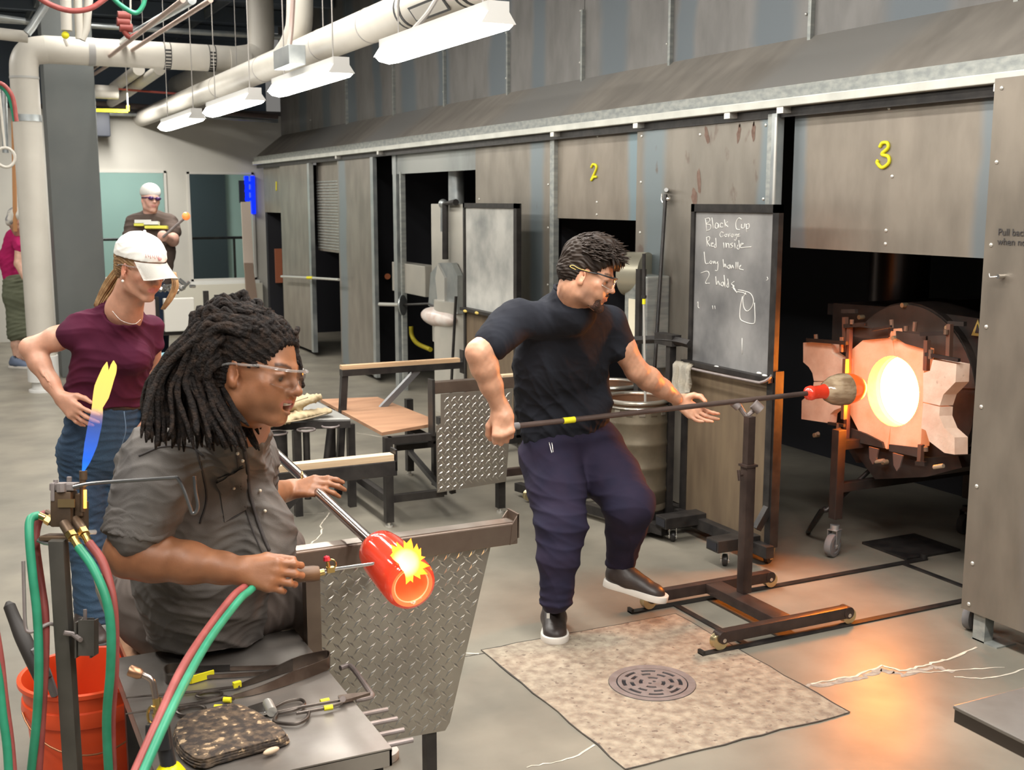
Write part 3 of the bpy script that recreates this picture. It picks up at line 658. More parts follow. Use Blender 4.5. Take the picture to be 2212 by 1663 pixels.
# ---------------------------------------------------------------- floor drain
M_iron = mat('cast_iron', (0.30, 0.26, 0.25), 0.55, 0.4, (0.24, 0.2, 0.19), 20, bump=0.1)
t = thing('floor_drain', 'round iron floor drain grate with curved slots', 'drain', (dc[0], dc[1], 0))
zt = 0.0042
def circ(r, n=48, z=zt, c=dc): return [(c[0]+r*math.cos(2*PI*k/n), c[1]+r*math.sin(2*PI*k/n), z) for k in range(n)]
def arcslot(r0, r1, a0, a1, n=6):
    pts = [(dc[0]+r1*math.cos(a0+(a1-a0)*k/n), dc[1]+r1*math.sin(a0+(a1-a0)*k/n), zt+0.001) for k in range(n+1)]
    pts += [(dc[0]+r0*math.cos(a1-(a1-a0)*k/n), dc[1]+r0*math.sin(a1-(a1-a0)*k/n), zt+0.001) for k in range(n+1)]
    return pts
holes = []
for r0, r1, n, off, fr in ((0.099, 0.114, 8, 0.1, 0.66), (0.069, 0.084, 8, 0.3, 0.58), (0.036, 0.050, 4, 0.5, 0.55)):
    for k in range(n):
        a0 = off + 2*PI*k/n; holes.append(arcslot(r0, r1, a0, a0 + 2*PI/n*fr))
for s in (-1, 1): holes.append([(dc[0]+s*0.012+0.007*math.cos(a), dc[1]+s*0.004+0.007*math.sin(a), zt+0.001) for a in [2*PI*k/10 for k in range(10)]])
MB().plate([(p[0], p[1], zt+0.001) for p in circ(0.130)], holes, (0, 0, -0.006)).build('grate', M_iron, t)
MB().plate([(p[0], p[1], zt+0.002) for p in circ(0.163)], [circ(0.135)], (0, 0, -0.006)).build('rim', M_iron, t)
MB().plate([(p[0], p[1], -0.0005) for p in circ(0.16)], [], (0, 0, 0.001)).build('sump', M_dark, t)

# ---------------------------------------------------------------- pipe stand on floor rails
t = thing('floor_rails', 'pair of dark steel floor rails leading to the hot furnace', 'rails', (3.3, 3.9, 0))
for yy in (3.62, 4.155):
    MB().bar((2.60, yy, 0.004), (4.35, yy, 0.004), 0.035, 0.007).build('rail', M_black, t)
    MB().box(2.60, 2.612, yy-0.018, yy+0.018, 0, 0.022).build('rail_stop', M_black, t)
MB().cyl((4.34, 4.155, 0.005), (4.34, 4.155, 0.03), 0.018, 12).build('rail_stop', M_black, t, SM)
for xx in (2.82, 4.18): MB().box(xx, xx+0.028, 3.62, 4.155, 0, 0.007).build('cross_tie', M_black, t)
M_gold = mat('brass_wheel', (0.62, 0.52, 0.30), 0.28, 0.9)
M_stand = mat('brown_black_steel', (0.045, 0.030, 0.026), 0.38, 0.4, (0.075, 0.05, 0.042), 9, bump=0.06)
def pipe_stand(cx, cy, dy, label, full=True):
    t = thing('pipe_stand', label, 'stand', (cx, cy, 0))
    for s in (-1, 1):
        yy = cy + s*dy
        MB().box(cx-0.33, cx+0.33, yy-0.022, yy+0.022, 0.035, 0.085).build('side_beam', M_stand, t, SM, bevel=0.006)
        for e in (-1, 1):
            k = MB().lathe([(0, -0.016), (0.026, -0.016), (0.034, -0.016), (0.030, -0.004), (0.030, 0.004), (0.034, 0.016), (0.026, 0.016), (0, 0.016)], (cx+e*0.335, yy, 0.042), (0, 1, 0), 20).build('wheel', M_gold, t, SM)
            MB().cyl((cx+e*0.325, yy-0.027, 0.05), (cx+e*0.325, yy+0.027, 0.05), 0.009, 8).build('axle_bolt', M_chrome, t, SM)
            MB().cyl((cx+e*0.325, yy-0.024, 0.06), (cx+e*0.325, yy+0.024, 0.06), 0.026, 16).build('end_round', M_stand, t, SM)
    MB().box(cx-0.045, cx+0.045, cy-dy+0.022, cy+dy-0.022, 0.04, 0.085).build('cross_beam', M_stand, t, SM, bevel=0.006)
    return t
sx, sy = 3.03, 3.89
t = pipe_stand(sx, sy, 0.262, 'black wheeled pipe stand with a yoke on top, riding the floor rails')
ux, uy = 3.07, 3.96
MB().bar((ux, uy, 0.085), (ux, uy, 0.66), 0.048, 0.048, up=(0, 1, 0)).build('upright', M_stand, t, SM, bevel=0.004)
MB().box(ux-0.03, ux+0.03, uy-0.03, uy+0.03, 0.655, 0.665).build('collar', M_stand, t)
MB().bar((ux, uy, 0.62), (ux, uy, 0.875), 0.036, 0.036, up=(0, 1, 0)).build('inner_post', M_stand, t)
MB().cyl((ux-0.03, uy, 0.62), (ux-0.055, uy-0.01, 0.622), 0.006, 8).tube([(ux-0.055, uy-0.015, 0.60), (ux-0.055, uy-0.005, 0.645)], 0.007, 8).build('clamp_screw', M_stand, t, SM)
yk = (3.211, 4.17, 0.869)
MB().tube([(3.058, 4.044, 0.93), (3.1, 4.023, 0.861), (3.15, 4.006, 0.905)], 0.013, 8).build('yoke', M_iron, t, SM)
MB().cyl((3.12, 4.001, 0.92), (3.145, 3.983, 0.892), 0.024, 14).build('yoke_roller', M_iron, t, SM)
MB().cyl((3.037, 4.043, 0.928), (3.061, 4.027, 0.904), 0.018, 14).build('yoke_roller', M_iron, t, SM)
# second stand, partly hidden behind the standing man
t = pipe_stand(2.99+0.40, 6.30, 0.262, 'second wheeled pipe stand behind the standing man, only its feet showing')
MB().bar((3.39, 6.30, 0.085), (3.39, 6.30, 0.9), 0.045).build('upright', M_stand, t)

# ---------------------------------------------------------------- furnace (glory hole)
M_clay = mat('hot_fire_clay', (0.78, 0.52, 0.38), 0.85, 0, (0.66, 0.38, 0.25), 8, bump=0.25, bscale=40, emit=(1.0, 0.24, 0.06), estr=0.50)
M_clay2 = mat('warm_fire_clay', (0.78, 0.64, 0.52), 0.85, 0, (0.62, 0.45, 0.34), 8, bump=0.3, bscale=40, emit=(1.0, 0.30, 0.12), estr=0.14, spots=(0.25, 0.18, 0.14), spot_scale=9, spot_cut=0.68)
M_fire = mat('furnace_fire', (1, 0.8, 0.5), 0.9, emit=(1.0, 0.26, 0.011), estr=170.0)
M_fire2 = mat('furnace_throat', (1, 0.75, 0.4), 0.9, emit=(1.0, 0.62, 0.05), estr=3.0)
M_brst = mat('browned_steel', (0.10, 0.08, 0.07), 0.5, 0.4, (0.065, 0.05, 0.043), 6, bump=0.1)
M_frame = mat('hot_frame_steel', (0.028, 0.022, 0.02), 0.55, 0.2, (0.05, 0.036, 0.03), 10)
GX = 4.11; gy, gz, gr = (4.11, 4.195, 0.874)[1], (4.11, 4.195, 0.874)[2], 0.172
t = thing('furnace', 'glowing round furnace mouth between pale clay doors on a wheeled black frame', 'furnace', (4.5, gy, 0))
# drum body
MB().lathe([(0.19, 4.20), (0.43, 4.20), (0.43, 5.1), (0, 5.1)], (0, gy, gz), (1, 0, 0), 40).build('drum', M_frame, t, SM)
MB().lathe([(gr+0.002, 4.155), (gr-0.003, 4.20), (gr-0.008, 4.215)], (0, gy, gz), (1, 0, 0), 40).build('throat', M_fire2, t, SM)
MB().lathe([(gr-0.004, 4.190), (gr-0.03, 4.20), (0, 4.205)], (0, gy, gz), (1, 0, 0), 40).build('fire', M_fire, t, SM)
# split clay face with round opening
def half(side):
    a = [((4.11, 4.225, 1.166)), ((4.11, 4.241, 1.131)), ((4.11, 4.415, 1.101)), ((4.11, 4.494, 1.042)), ((4.11, 4.486, 0.718)), ((4.11, 4.406, 0.628)), ((4.11, 4.212, 0.582))] if side < 0 else \
        [((4.11, 4.211, 1.179)), ((4.11, 4.194, 1.125)), ((4.11, 4, 1.104)), ((4.11, 4.001, 1.003)), ((4.11, 3.997, 0.871)), ((4.11, 3.994, 0.636)), ((4.11, 4.196, 0.581))]
    arc = []
    for k in range(25):
        th = PI/2 + PI*k/24
        arc.append((GX, gy + (1 if side < 0 else -1)*(-math.cos(th))*gr, gz + math.sin(th)*gr))
    # a starts at top centre, ends at bottom centre; arc from bottom back to top
    return [tuple(p) for p in a] + arc[::-1]
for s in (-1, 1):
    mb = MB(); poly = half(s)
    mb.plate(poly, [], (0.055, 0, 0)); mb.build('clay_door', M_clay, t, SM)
# outer flap doors
def arcpts(c, r, a0, a1, n, x): return [(x, c[1]+r*math.cos(a0+(a1-a0)*k/n), c[2]+r*math.sin(a0+(a1-a0)*k/n)) for k in range(n+1)]
L_up = [(4.05, 4.793, 1.05), (4.05, 4.594, 1.077), (4.05, 4.572, 1.063), (4.05, 4.569, 1.022), (4.05, 4.516, 1.003), (4.05, 4.469, 1.001), (4.05, 4.468, 0.89), (4.05, 4.697, 0.858), (4.05, 4.711, 0.898), (4.05, 4.741, 0.926), (4.05, 4.787, 0.947)]
L_dn = [(4.05, 4.697, 0.853), (4.05, 4.468, 0.885), (4.05, 4.466, 0.759), (4.05, 4.533, 0.729), (4.05, 4.563, 0.703), (4.05, 4.567, 0.656), (4.05, 4.783, 0.64), (4.05, 4.786, 0.74), (4.05, 4.729, 0.782), (4.05, 4.702, 0.82)]
for pl in (L_up, L_dn): MB().plate([tuple(p) for p in pl], [], (0.05, 0, 0)).build('clay_flap', M_clay2, t)
R_up = [(4, 3.845, 1.08), (4, 3.707, 1.078), (4, 3.706, 0.997), (4, 3.736, 0.966), (4, 3.771, 0.931), (4, 3.788, 0.877), (4, 3.889, 0.878), (4, 3.898, 1.011), (4, 3.858, 1.027)]
R_dn = [(4, 3.888, 0.874), (4, 3.788, 0.871), (4, 3.788, 0.83), (4, 3.754, 0.779), (4, 3.692, 0.748), (4, 3.686, 0.671), (4, 3.745, 0.667), (4, 3.839, 0.703), (4, 3.862, 0.749), (4, 3.891, 0.754)]
for pl in (R_up, R_dn): MB().plate([tuple(p) for p in pl], [], (0.0, -0.06, 0) if False else (0.06, -0.02, 0)).build('clay_flap', M_clay2, t)
# arc plate, brackets, rods, bolts
arc_top = [(4.19, gy + 0.44*math.cos(a), gz - 0.02 + 0.44*math.sin(a)) for a in [math.radians(12) + math.radians(156)*k/28 for k in range(29)]]
MB().plate(arc_top + [(4.19, gy+(gr+0.03)*math.cos(a), gz+(gr+0.03)*math.sin(a)) for a in [math.radians(168)-math.radians(156)*k/20 for k in range(21)]], [], (0.01, 0, 0)).build('arc_plate', M_brst, t)
MB().plate([(4.24, 4.79, 1.252), (4.24, 4.289, 1.269), (4.24, 3.774, 1.259), (4.24, 3.728, 0.687), (4.24, 4.559, 0.427), (4.24, 4.787, 0.637)], [], (0.015, 0, 0)).build('back_plate', M_frame, t)
def bolt(u3, r=0.012):
    MB().cyl((u3[0]-0.012, u3[1], u3[2]), (u3[0]+0.02, u3[1], u3[2]), r, 10).build('bolt', mat('hot_bolt', (0.62, 0.50, 0.33), 0.4, 0.7), t, SM)
for p in ((4.18, 4.223, 1.29), (4.18, 4.515, 1.205), (4.18, 3.937, 1.208), (4.22, 3.882, 1.122), (4.09, 4.181, 1.138), (4.1, 4.723, 0.559), (4.1, 4.216, 0.517)): bolt(p)
for s_, pl in ((0, [(4.09, 4.47, 1.166), (4.09, 4.314, 1.17), (4.09, 4.224, 1.183), (4.09, 4.224, 1.138), (4.09, 4.342, 1.114), (4.09, 4.47, 1.117)]), (1, [(4.09, 4.174, 1.173), (4.09, 3.982, 1.173), (4.09, 3.977, 1.106), (4.09, 4.11, 1.119), (4.09, 4.169, 1.14)]),
               (2, [(4.09, 4.449, 0.646), (4.09, 4.342, 0.637), (4.09, 4.228, 0.616), (4.09, 4.216, 0.588), (4.09, 4.445, 0.582)]), (3, [(4.09, 4.181, 0.614), (4.09, 3.971, 0.636), (4.09, 3.962, 0.589), (4.09, 4.178, 0.582)])):
    MB().plate(pl, [], (0.012, 0, 0)).build('door_clamp', M_brst, t)
for a, b_ in (((4.07, 4.469, 1.179), (4.07, 4.456, 0.575)), ((4.07, 3.823, 1.241), (4.07, 3.817, 1.083)), ((4.07, 3.953, 1.153), (4.07, 3.948, 1.012)), ((4.08, 4.516, 1.209), (4.08, 4.504, 1.033)), ((4.07, 3.953, 0.659), (4.07, 3.953, 0.575)), ((4.02, 4.432, 1.01), (4.02, 4.426, 0.704))):
    MB().bar(a, b_, 0.022, up=(1, 0, 0)).build('frame_rod', mat('rod_hot', (0.26, 0.14, 0.10), 0.45, 0.5), t)
for a, b_, w_ in (((4.03, 4.738, 1.072), (4.03, 4.439, 1.088), 0.018), ((4.06, 4.494, 1.167), (4.06, 4.347, 1.191), 0.02), ((4, 3.888, 1.1), (4, 3.693, 1.096), 0.016), ((4.06, 3.982, 1.179), (4.06, 3.83, 1.199), 0.018), ((4.12, 4.583, 1.232), (4.12, 4.482, 1.241), 0.02), ((4.12, 3.876, 1.238), (4.12, 3.782, 1.243), 0.02), ((4.03, 4.548, 0.661), (4.03, 4.431, 0.669), 0.014),
                  ((4.05, 4.287, 1.17), (4.05, 4.165, 1.198), 0.012), ((4.05, 4.468, 0.574), (4.05, 4.387, 0.582), 0.02), ((4.05, 3.956, 0.571), (4.05, 3.898, 0.579), 0.02)):
    MB().bar(a, b_, w_, up=(1, 0, 0)).build('hinge_bar', M_frame, t)
for a, b_ in (((4.04, 4.487, 1.037), (4.04, 4.492, 1.112)), ((4.1, 4.216, 1.224), (4.1, 4.21, 1.184)), ((4.1, 4.066, 1.183), (4.1, 4.063, 1.227)), ((4.1, 4.119, 1.178), (4.1, 4.12, 1.202)), ((4.04, 4.681, 1.075), (4.04, 4.686, 1.106)), ((4.05, 4.434, 1.183), (4.05, 4.435, 1.206)), ((4, 3.859, 1.082), (4, 3.859, 1.124)), ((4.05, 3.825, 1.195), (4.05, 3.824, 1.217)), ((4.03, 4.472, 0.672), (4.03, 4.477, 0.635)), ((3.99, 3.847, 0.676), (3.99, 3.845, 0.655))):
    MB().cyl(a, b_, 0.011, 8).build('stud', mat('stud_hot', (0.32, 0.2, 0.14), 0.4, 0.6), t, SM)
# lower frame, fins, curved tray and legs
MB().plate([(4.14, 4.517, 0.679), (4.14, 4.391, 0.568), (4.14, 4.016, 0.573), (4.14, 3.793, 0.629), (4.14, 3.767, 0.58), (4.14, 3.98, 0.489), (4.14, 4.314, 0.404), (4.14, 4.497, 0.536)], [], (0.5, 0, 0)).build('under_tray', M_frame, t)
for a in ([(4.05, 4.273, 0.588), (4.05, 4.209, 0.589), (4.05, 4.218, 0.54), (4.05, 4.241, 0.505), (4.05, 4.266, 0.531)], [(4.05, 4.112, 0.589), (4.05, 4.046, 0.589), (4.05, 4.06, 0.532), (4.05, 4.079, 0.505), (4.05, 4.102, 0.53)]):
    MB().plate(a, [], (0.008, 0, 0)).build('drip_fin', mat('fin_steel', (0.30, 0.24, 0.22), 0.35, 0.7), t)
for a, b_ in (((4.06, 4.231, 0.52), (4.06, 4.175, 0.537)), ((4, 3.8, 0.589), (4, 3.746, 0.607)), ((4.1, 4.737, 0.554), (4.1, 4.702, 0.573))): MB().cyl(a, b_, 0.010, 8).build('stud', mat('stud_pale', (0.55, 0.45, 0.33), 0.4, 0.5), t, SM)
ly = 4.40
MB().bar((3.97, ly, 0.20), (3.97, ly, 0.66), 0.05, up=(0, 1, 0)).build('leg', M_frame, t, bevel=0.003)
MB().bar((4.9, ly, 0.20), (4.9, ly, 0.66), 0.05, up=(0, 1, 0)).build('leg', M_frame, t)
MB().bar((3.97, 3.78, 0.20), (3.97, 3.78, 0.52), 0.05, up=(0, 1, 0)).bar((4.9, 3.78, 0.2), (4.9, 3.78, 0.6), 0.05, up=(0, 1, 0)).build('leg', M_frame, t) if False else None
MB().bar((3.97, ly, 0.36), (4.9, ly, 0.36), 0.045).build('stretcher', M_frame, t)
MB().bar((3.97, ly, 0.58), (4.9, ly, 0.58), 0.045).build('stretcher', M_frame, t)
MB().bar((4.75, ly, 0.50), (4.75, 3.6, 0.50), 0.045).build('stretcher', M_frame, t)
caster(t, (3.96, ly), 0.060, 0.035, mat('zinc', (0.55, 0.53, 0.52), 0.35, 0.7), yaw=0.35)
caster(t, (4.88, ly), 0.055, 0.035, M_frame, mat('dark_wheel', (0.03, 0.03, 0.03), 0.7), yaw=0.2)
t2 = run('power_cable', 'black cable looping beside the furnace leg', 'cable', [(4.4, 5.0, 0.04), (4.1, 4.75, 0.02), (3.98, 4.50, 0.22), (3.97, 4.45, 0.24), (4.2, 4.42, 0.42)], 0.012, M_black, 6)
fp = MB().box(4.25, 4.62, 4.18, 4.50, 0, 0.012).build('floor_plate', M_black); tag(fp, 'flat dark steel plate on floor under the furnace', 'plate')
# dark ducts inside the bay
M_ddk = mat('dark_duct', (0.10, 0.085, 0.08), 0.28, 0.8)
for x_, y_, r_, z0_, z1_, lb in ((4.95, 5.05, 0.17, 0.5, 2.5, 'tall dark round duct at left inside the furnace bay'), (5.05, 4.25, 0.10, 1.25, 2.2, 'short dark round duct behind the furnace arc plate')):
    tt = thing('dark_duct', lb, 'duct', (x_, y_, z0_)); MB().cyl((x_, y_, z0_), (x_, y_, z1_), r_, 28).build('duct_pipe', M_ddk, tt, SM)
    MB().cyl((x_, y_, z0_+0.4), (x_, y_, z0_+0.43), r_+0.006, 28).build('duct_band', M_ddk, tt, SM)
bx = MB().box(4.9, 4.95, 3.75, 4.1, 1.3, 2.4).build('control_panel', mat('dim_brown_panel', (0.06, 0.045, 0.04), 0.6)); tag(bx, 'dim brown panel deep in the furnace bay', 'panel')
hc = MB().box(4.3, 5.1, 3.0, 4.9, 1.18, 1.24).build('shelf', M_frame); tag(hc, 'dark shelf ledge behind the furnace arc plate', 'shelf')
wt = thing('warning_label', 'small yellowish triangular warning sign right of furnace', 'sign', (4.22, 3.8, 1.211))
MB().prism([(4.22, 3.803, 1.257), (4.22, 3.771, 1.182), (4.22, 3.835, 1.181)], (0.004, 0, 0)).build('plate', mat('dim_yellow', (0.55, 0.42, 0.12), 0.5), wt)
MB().prism([(4.216, 3.801, 1.236), (4.216, 3.784, 1.195), (4.216, 3.811, 1.195)], (0.003, 0, 0)).build('symbol', M_ink, wt)

# ---------------------------------------------------------------- chalkboard carts
M_board = mat('chalk_smeared_board', (0.085, 0.085, 0.088), 0.85, 0, (0.36, 0.35, 0.34), 2.6, 7, stretch=(1, 1, 0.8), lo=0.30, hi=0.72)
M_board2 = mat('chalky_pale_board', (0.25, 0.26, 0.25), 0.85, 0, (0.58, 0.57, 0.53), 3.2, 8, lo=0.30, hi=0.62)
M_chalk = mat('white_chalk', (0.80, 0.79, 0.75), 0.95)
M_brown = mat('brown_sheet', (0.185, 0.135, 0.085), 0.55, 0.2, (0.14, 0.10, 0.065), 3, 5, stretch=(1, 5, 1))
XB = 3.55
t = thing('chalkboard_cart', 'wheeled black frame with chalkboard lettered in white chalk and brown lower sheet', 'chalkboard', (XB, 4.76, 0))
yl, yr, zb, ztp = 5.12, 4.40, 0.95, 1.775
MB().box(XB+0.004, XB+0.014, yr+0.02, yl-0.02, zb, ztp-0.02).build('board', M_board, t)
for a in ((yl-0.03, yl, zb-0.01, ztp), (yr, yr+0.045, 0.30, ztp), ): MB().box(XB-0.008, XB+0.02, *a).build('board_frame', M_black, t)
MB().box(XB-0.008, XB+0.02, yr, yl, ztp-0.04, ztp).build('board_frame', M_black, t)
MB().box(XB-0.035, XB+0.02, yr, yl+0.02, zb-0.025, zb).build('chalk_tray', M_black, t)
MB().box(XB+0.006, XB+0.016, yr+0.04, yl, 0.10, zb-0.03).build('lower_sheet', M_brown, t)
MB().box(XB-0.005, XB+0.045, yl, yl+0.05, 0.06, 0.92).build('post', M_black, t)
MB().box(XB+0.0, XB+0.05, yr-0.01, yr+0.035, 0.10, 0.98).build('post', M_black, t)
MB().bar((XB+0.02, yr+0.02, 0.32), (XB-0.06, yr+0.02, 0.20), 0.035).build('brace', M_black, t)
MB().tube(spline([(XB-0.03, yl+0.10, 0.93), (XB-0.06, yl-0.1, 0.92), (XB-0.065, yr+0.1, 0.925), (XB-0.06, yr+0.02, 0.93), (XB-0.03, yr+0.0, 0.95), (XB, yr+0.02, 0.96)], 5), 0.007, 8).build('towel_bar', M_iron, t, SM)
# base: long channel with two feet
MB().bar((XB-0.02, 5.16, 0.09), (XB-0.02, 4.36, 0.09), 0.05, 0.06).build('base_beam', M_black, t, bevel=0.003)
MB().bar((XB-0.25, 4.52, 0.115), (XB+0.10, 4.52, 0.115), 0.10, 0.06).build('foot_beam', M_black, t, bevel=0.004)
MB().bar((XB-0.25, 4.98, 0.115), (XB+0.02, 4.98, 0.115), 0.10, 0.06).build('foot_beam', M_black, t, bevel=0.004)
for yy in (4.52, 4.98):
    MB().box(XB-0.2525, XB-0.251, yy-0.04, yy+0.04, 0.095, 0.135).build('open_end', M_dark, t)
    caster(t, (XB-0.17, yy), 0.030, 0.022, M_chrome, M_black, yaw=0.9)
caster(t, (XB+0.05, 4.46), 0.032, 0.022, M_gold, M_black, yaw=0.4)
# chalk writing as raised strokes on the board plane (x = XB+0.003)
def chalk(strokes, r=0.0022, m=M_chalk):
    mb = MB()
    for s in strokes:
        pts = spline(s, 4) if len(s) > 2 else [Vector(p) for p in s]
        mb.tube(pts, r, 5)
    return mb.build('chalk_stroke', m, t, True)
K = 3.553
chalk([[(3.553, 5.004, 1.701), (3.553, 4.989, 1.639)], [(3.553, 5.008, 1.698), (3.553, 4.971, 1.703), (3.553, 4.966, 1.687), (3.553, 4.994, 1.675)], [(3.553, 4.994, 1.672), (3.553, 4.957, 1.668), (3.553, 4.96, 1.647), (3.553, 4.992, 1.637)]])
chalk([[(3.553, 4.947, 1.706), (3.553, 4.932, 1.65)], [(3.553, 4.89, 1.674), (3.553, 4.91, 1.679), (3.553, 4.917, 1.657), (3.553, 4.897, 1.653), (3.553, 4.89, 1.674), (3.553, 4.885, 1.653)], [(3.553, 4.851, 1.677), (3.553, 4.87, 1.679), (3.553, 4.873, 1.661), (3.553, 4.85, 1.659)], [(3.553, 4.84, 1.698), (3.553, 4.83, 1.659)], [(3.553, 4.812, 1.687), (3.553, 4.831, 1.675), (3.553, 4.807, 1.662)]])
chalk([[(3.553, 4.699, 1.701), (3.553, 4.722, 1.707), (3.553, 4.743, 1.686), (3.553, 4.738, 1.654), (3.553, 4.711, 1.65)], [(3.553, 4.698, 1.678), (3.553, 4.697, 1.66), (3.553, 4.675, 1.66), (3.553, 4.672, 1.681)], [(3.553, 4.661, 1.679), (3.553, 4.655, 1.638)], [(3.553, 4.661, 1.674), (3.553, 4.639, 1.679), (3.553, 4.638, 1.659), (3.553, 4.656, 1.656)]])
chalk([[(3.553, 4.844, 1.631), (3.553, 4.864, 1.635), (3.553, 4.875, 1.621), (3.553, 4.863, 1.609), (3.553, 4.844, 1.617)], [(3.553, 4.821, 1.625), (3.553, 4.836, 1.62), (3.553, 4.82, 1.611), (3.553, 4.817, 1.627)], [(3.553, 4.805, 1.627), (3.553, 4.801, 1.611), (3.553, 4.79, 1.63)], [(3.553, 4.771, 1.628), (3.553, 4.782, 1.619), (3.553, 4.766, 1.612), (3.553, 4.763, 1.628)], [(3.553, 4.748, 1.629), (3.553, 4.748, 1.617), (3.553, 4.733, 1.629), (3.553, 4.739, 1.599), (3.553, 4.754, 1.599)], [(3.553, 4.736, 1.62), (3.553, 4.714, 1.63), (3.553, 4.725, 1.616), (3.553, 4.706, 1.619)]], 0.0017)
chalk([[(3.553, 4.991, 1.606), (3.553, 4.981, 1.556)], [(3.553, 4.991, 1.603), (3.553, 4.963, 1.607), (3.553, 4.966, 1.588), (3.553, 4.982, 1.582), (3.553, 4.956, 1.559)], [(3.553, 4.945, 1.569), (3.553, 4.929, 1.575), (3.553, 4.945, 1.576), (3.553, 4.944, 1.56), (3.553, 4.924, 1.56)], [(3.553, 4.91, 1.603), (3.553, 4.904, 1.557), (3.553, 4.92, 1.558), (3.553, 4.913, 1.573)]])
chalk([[(3.553, 4.842, 1.582), (3.553, 4.837, 1.552)], [(3.553, 4.823, 1.583), (3.553, 4.817, 1.555), (3.553, 4.815, 1.576), (3.553, 4.799, 1.577), (3.553, 4.794, 1.556)], [(3.553, 4.765, 1.582), (3.553, 4.784, 1.577), (3.553, 4.764, 1.566), (3.553, 4.783, 1.556)], [(3.553, 4.75, 1.583), (3.553, 4.744, 1.555)], [(3.553, 4.716, 1.598), (3.553, 4.71, 1.557), (3.553, 4.729, 1.558), (3.553, 4.723, 1.575)], [(3.553, 4.704, 1.571), (3.553, 4.678, 1.581), (3.553, 4.697, 1.582), (3.553, 4.699, 1.562), (3.553, 4.662, 1.565), (3.553, 4.615, 1.569)]])
chalk([[(3.553, 5.008, 1.529), (3.553, 4.993, 1.472), (3.553, 4.965, 1.471)], [(3.553, 4.945, 1.486), (3.553, 4.957, 1.476), (3.553, 4.94, 1.47), (3.553, 4.937, 1.484)], [(3.553, 4.925, 1.485), (3.553, 4.92, 1.471), (3.553, 4.913, 1.485), (3.553, 4.904, 1.471)], [(3.553, 4.885, 1.484), (3.553, 4.896, 1.474), (3.553, 4.884, 1.475), (3.553, 4.887, 1.439), (3.553, 4.906, 1.438)]])
chalk([[(3.553, 4.842, 1.498), (3.553, 4.832, 1.456), (3.553, 4.825, 1.475), (3.553, 4.813, 1.457)], [(3.553, 4.79, 1.472), (3.553, 4.805, 1.46), (3.553, 4.785, 1.454), (3.553, 4.782, 1.473), (3.553, 4.77, 1.455), (3.553, 4.763, 1.472), (3.553, 4.751, 1.456)], [(3.553, 4.733, 1.489), (3.553, 4.732, 1.452)], [(3.553, 4.718, 1.49), (3.553, 4.717, 1.453)], [(3.553, 4.706, 1.468), (3.553, 4.691, 1.475), (3.553, 4.705, 1.458), (3.553, 4.671, 1.453)]])
chalk([[(3.553, 5.032, 1.417), (3.553, 4.975, 1.43), (3.553, 4.958, 1.411), (3.553, 4.989, 1.369), (3.553, 4.952, 1.369)], [(3.553, 4.901, 1.408), (3.553, 4.891, 1.363), (3.553, 4.88, 1.385), (3.553, 4.863, 1.365)], [(3.553, 4.84, 1.383), (3.553, 4.855, 1.37), (3.553, 4.835, 1.362), (3.553, 4.832, 1.383), (3.553, 4.82, 1.361)], [(3.553, 4.83, 1.419), (3.553, 4.815, 1.354)], [(3.553, 4.798, 1.402), (3.553, 4.788, 1.361), (3.553, 4.804, 1.364), (3.553, 4.793, 1.384)], [(3.553, 4.744, 1.391), (3.553, 4.766, 1.378), (3.553, 4.743, 1.368), (3.553, 4.761, 1.358)]])
chalk([[(3.553, 4.754, 1.37), (3.553, 4.726, 1.342), (3.553, 4.75, 1.358), (3.553, 4.718, 1.337)], [(3.553, 4.711, 1.352), (3.553, 4.655, 1.349), (3.553, 4.606, 1.339), (3.553, 4.583, 1.306), (3.553, 4.599, 1.271), (3.553, 4.631, 1.252), (3.553, 4.658, 1.268), (3.553, 4.668, 1.311), (3.553, 4.647, 1.343)], [(3.553, 4.672, 1.322), (3.553, 4.688, 1.263), (3.553, 4.685, 1.21), (3.553, 4.643, 1.196), (3.553, 4.584, 1.194), (3.553, 4.567, 1.212), (3.553, 4.575, 1.298)], [(3.553, 4.718, 1.342), (3.553, 4.669, 1.341), (3.553, 4.643, 1.334)]])
chalk([[(3.553, 4.922, 1.256), (3.553, 4.917, 1.237)], [(3.553, 4.902, 1.257), (3.553, 4.897, 1.239)], [(3.553, 5.059, 1.257), (3.553, 5.05, 1.265), (3.553, 5.049, 1.238), (3.553, 5.037, 1.234)], [(3.553, 4.665, 1.114), (3.553, 4.661, 1.033)], [(3.553, 4.485, 1.43), (3.553, 4.478, 1.419), (3.553, 4.491, 1.412)], [(3.54, 5.051, 0.933), (3.54, 4.926, 0.932)]], 0.0018)
mb = MB(); [mb.ell(p, (0.009, 0.02, 0.006), seg=8, rings=5) for p in ((3.53, 4.448, 0.956), (3.53, 4.84, 0.948), (3.53, 4.491, 0.962))]; mb.build('chalk_stick', M_chalk, t, True)
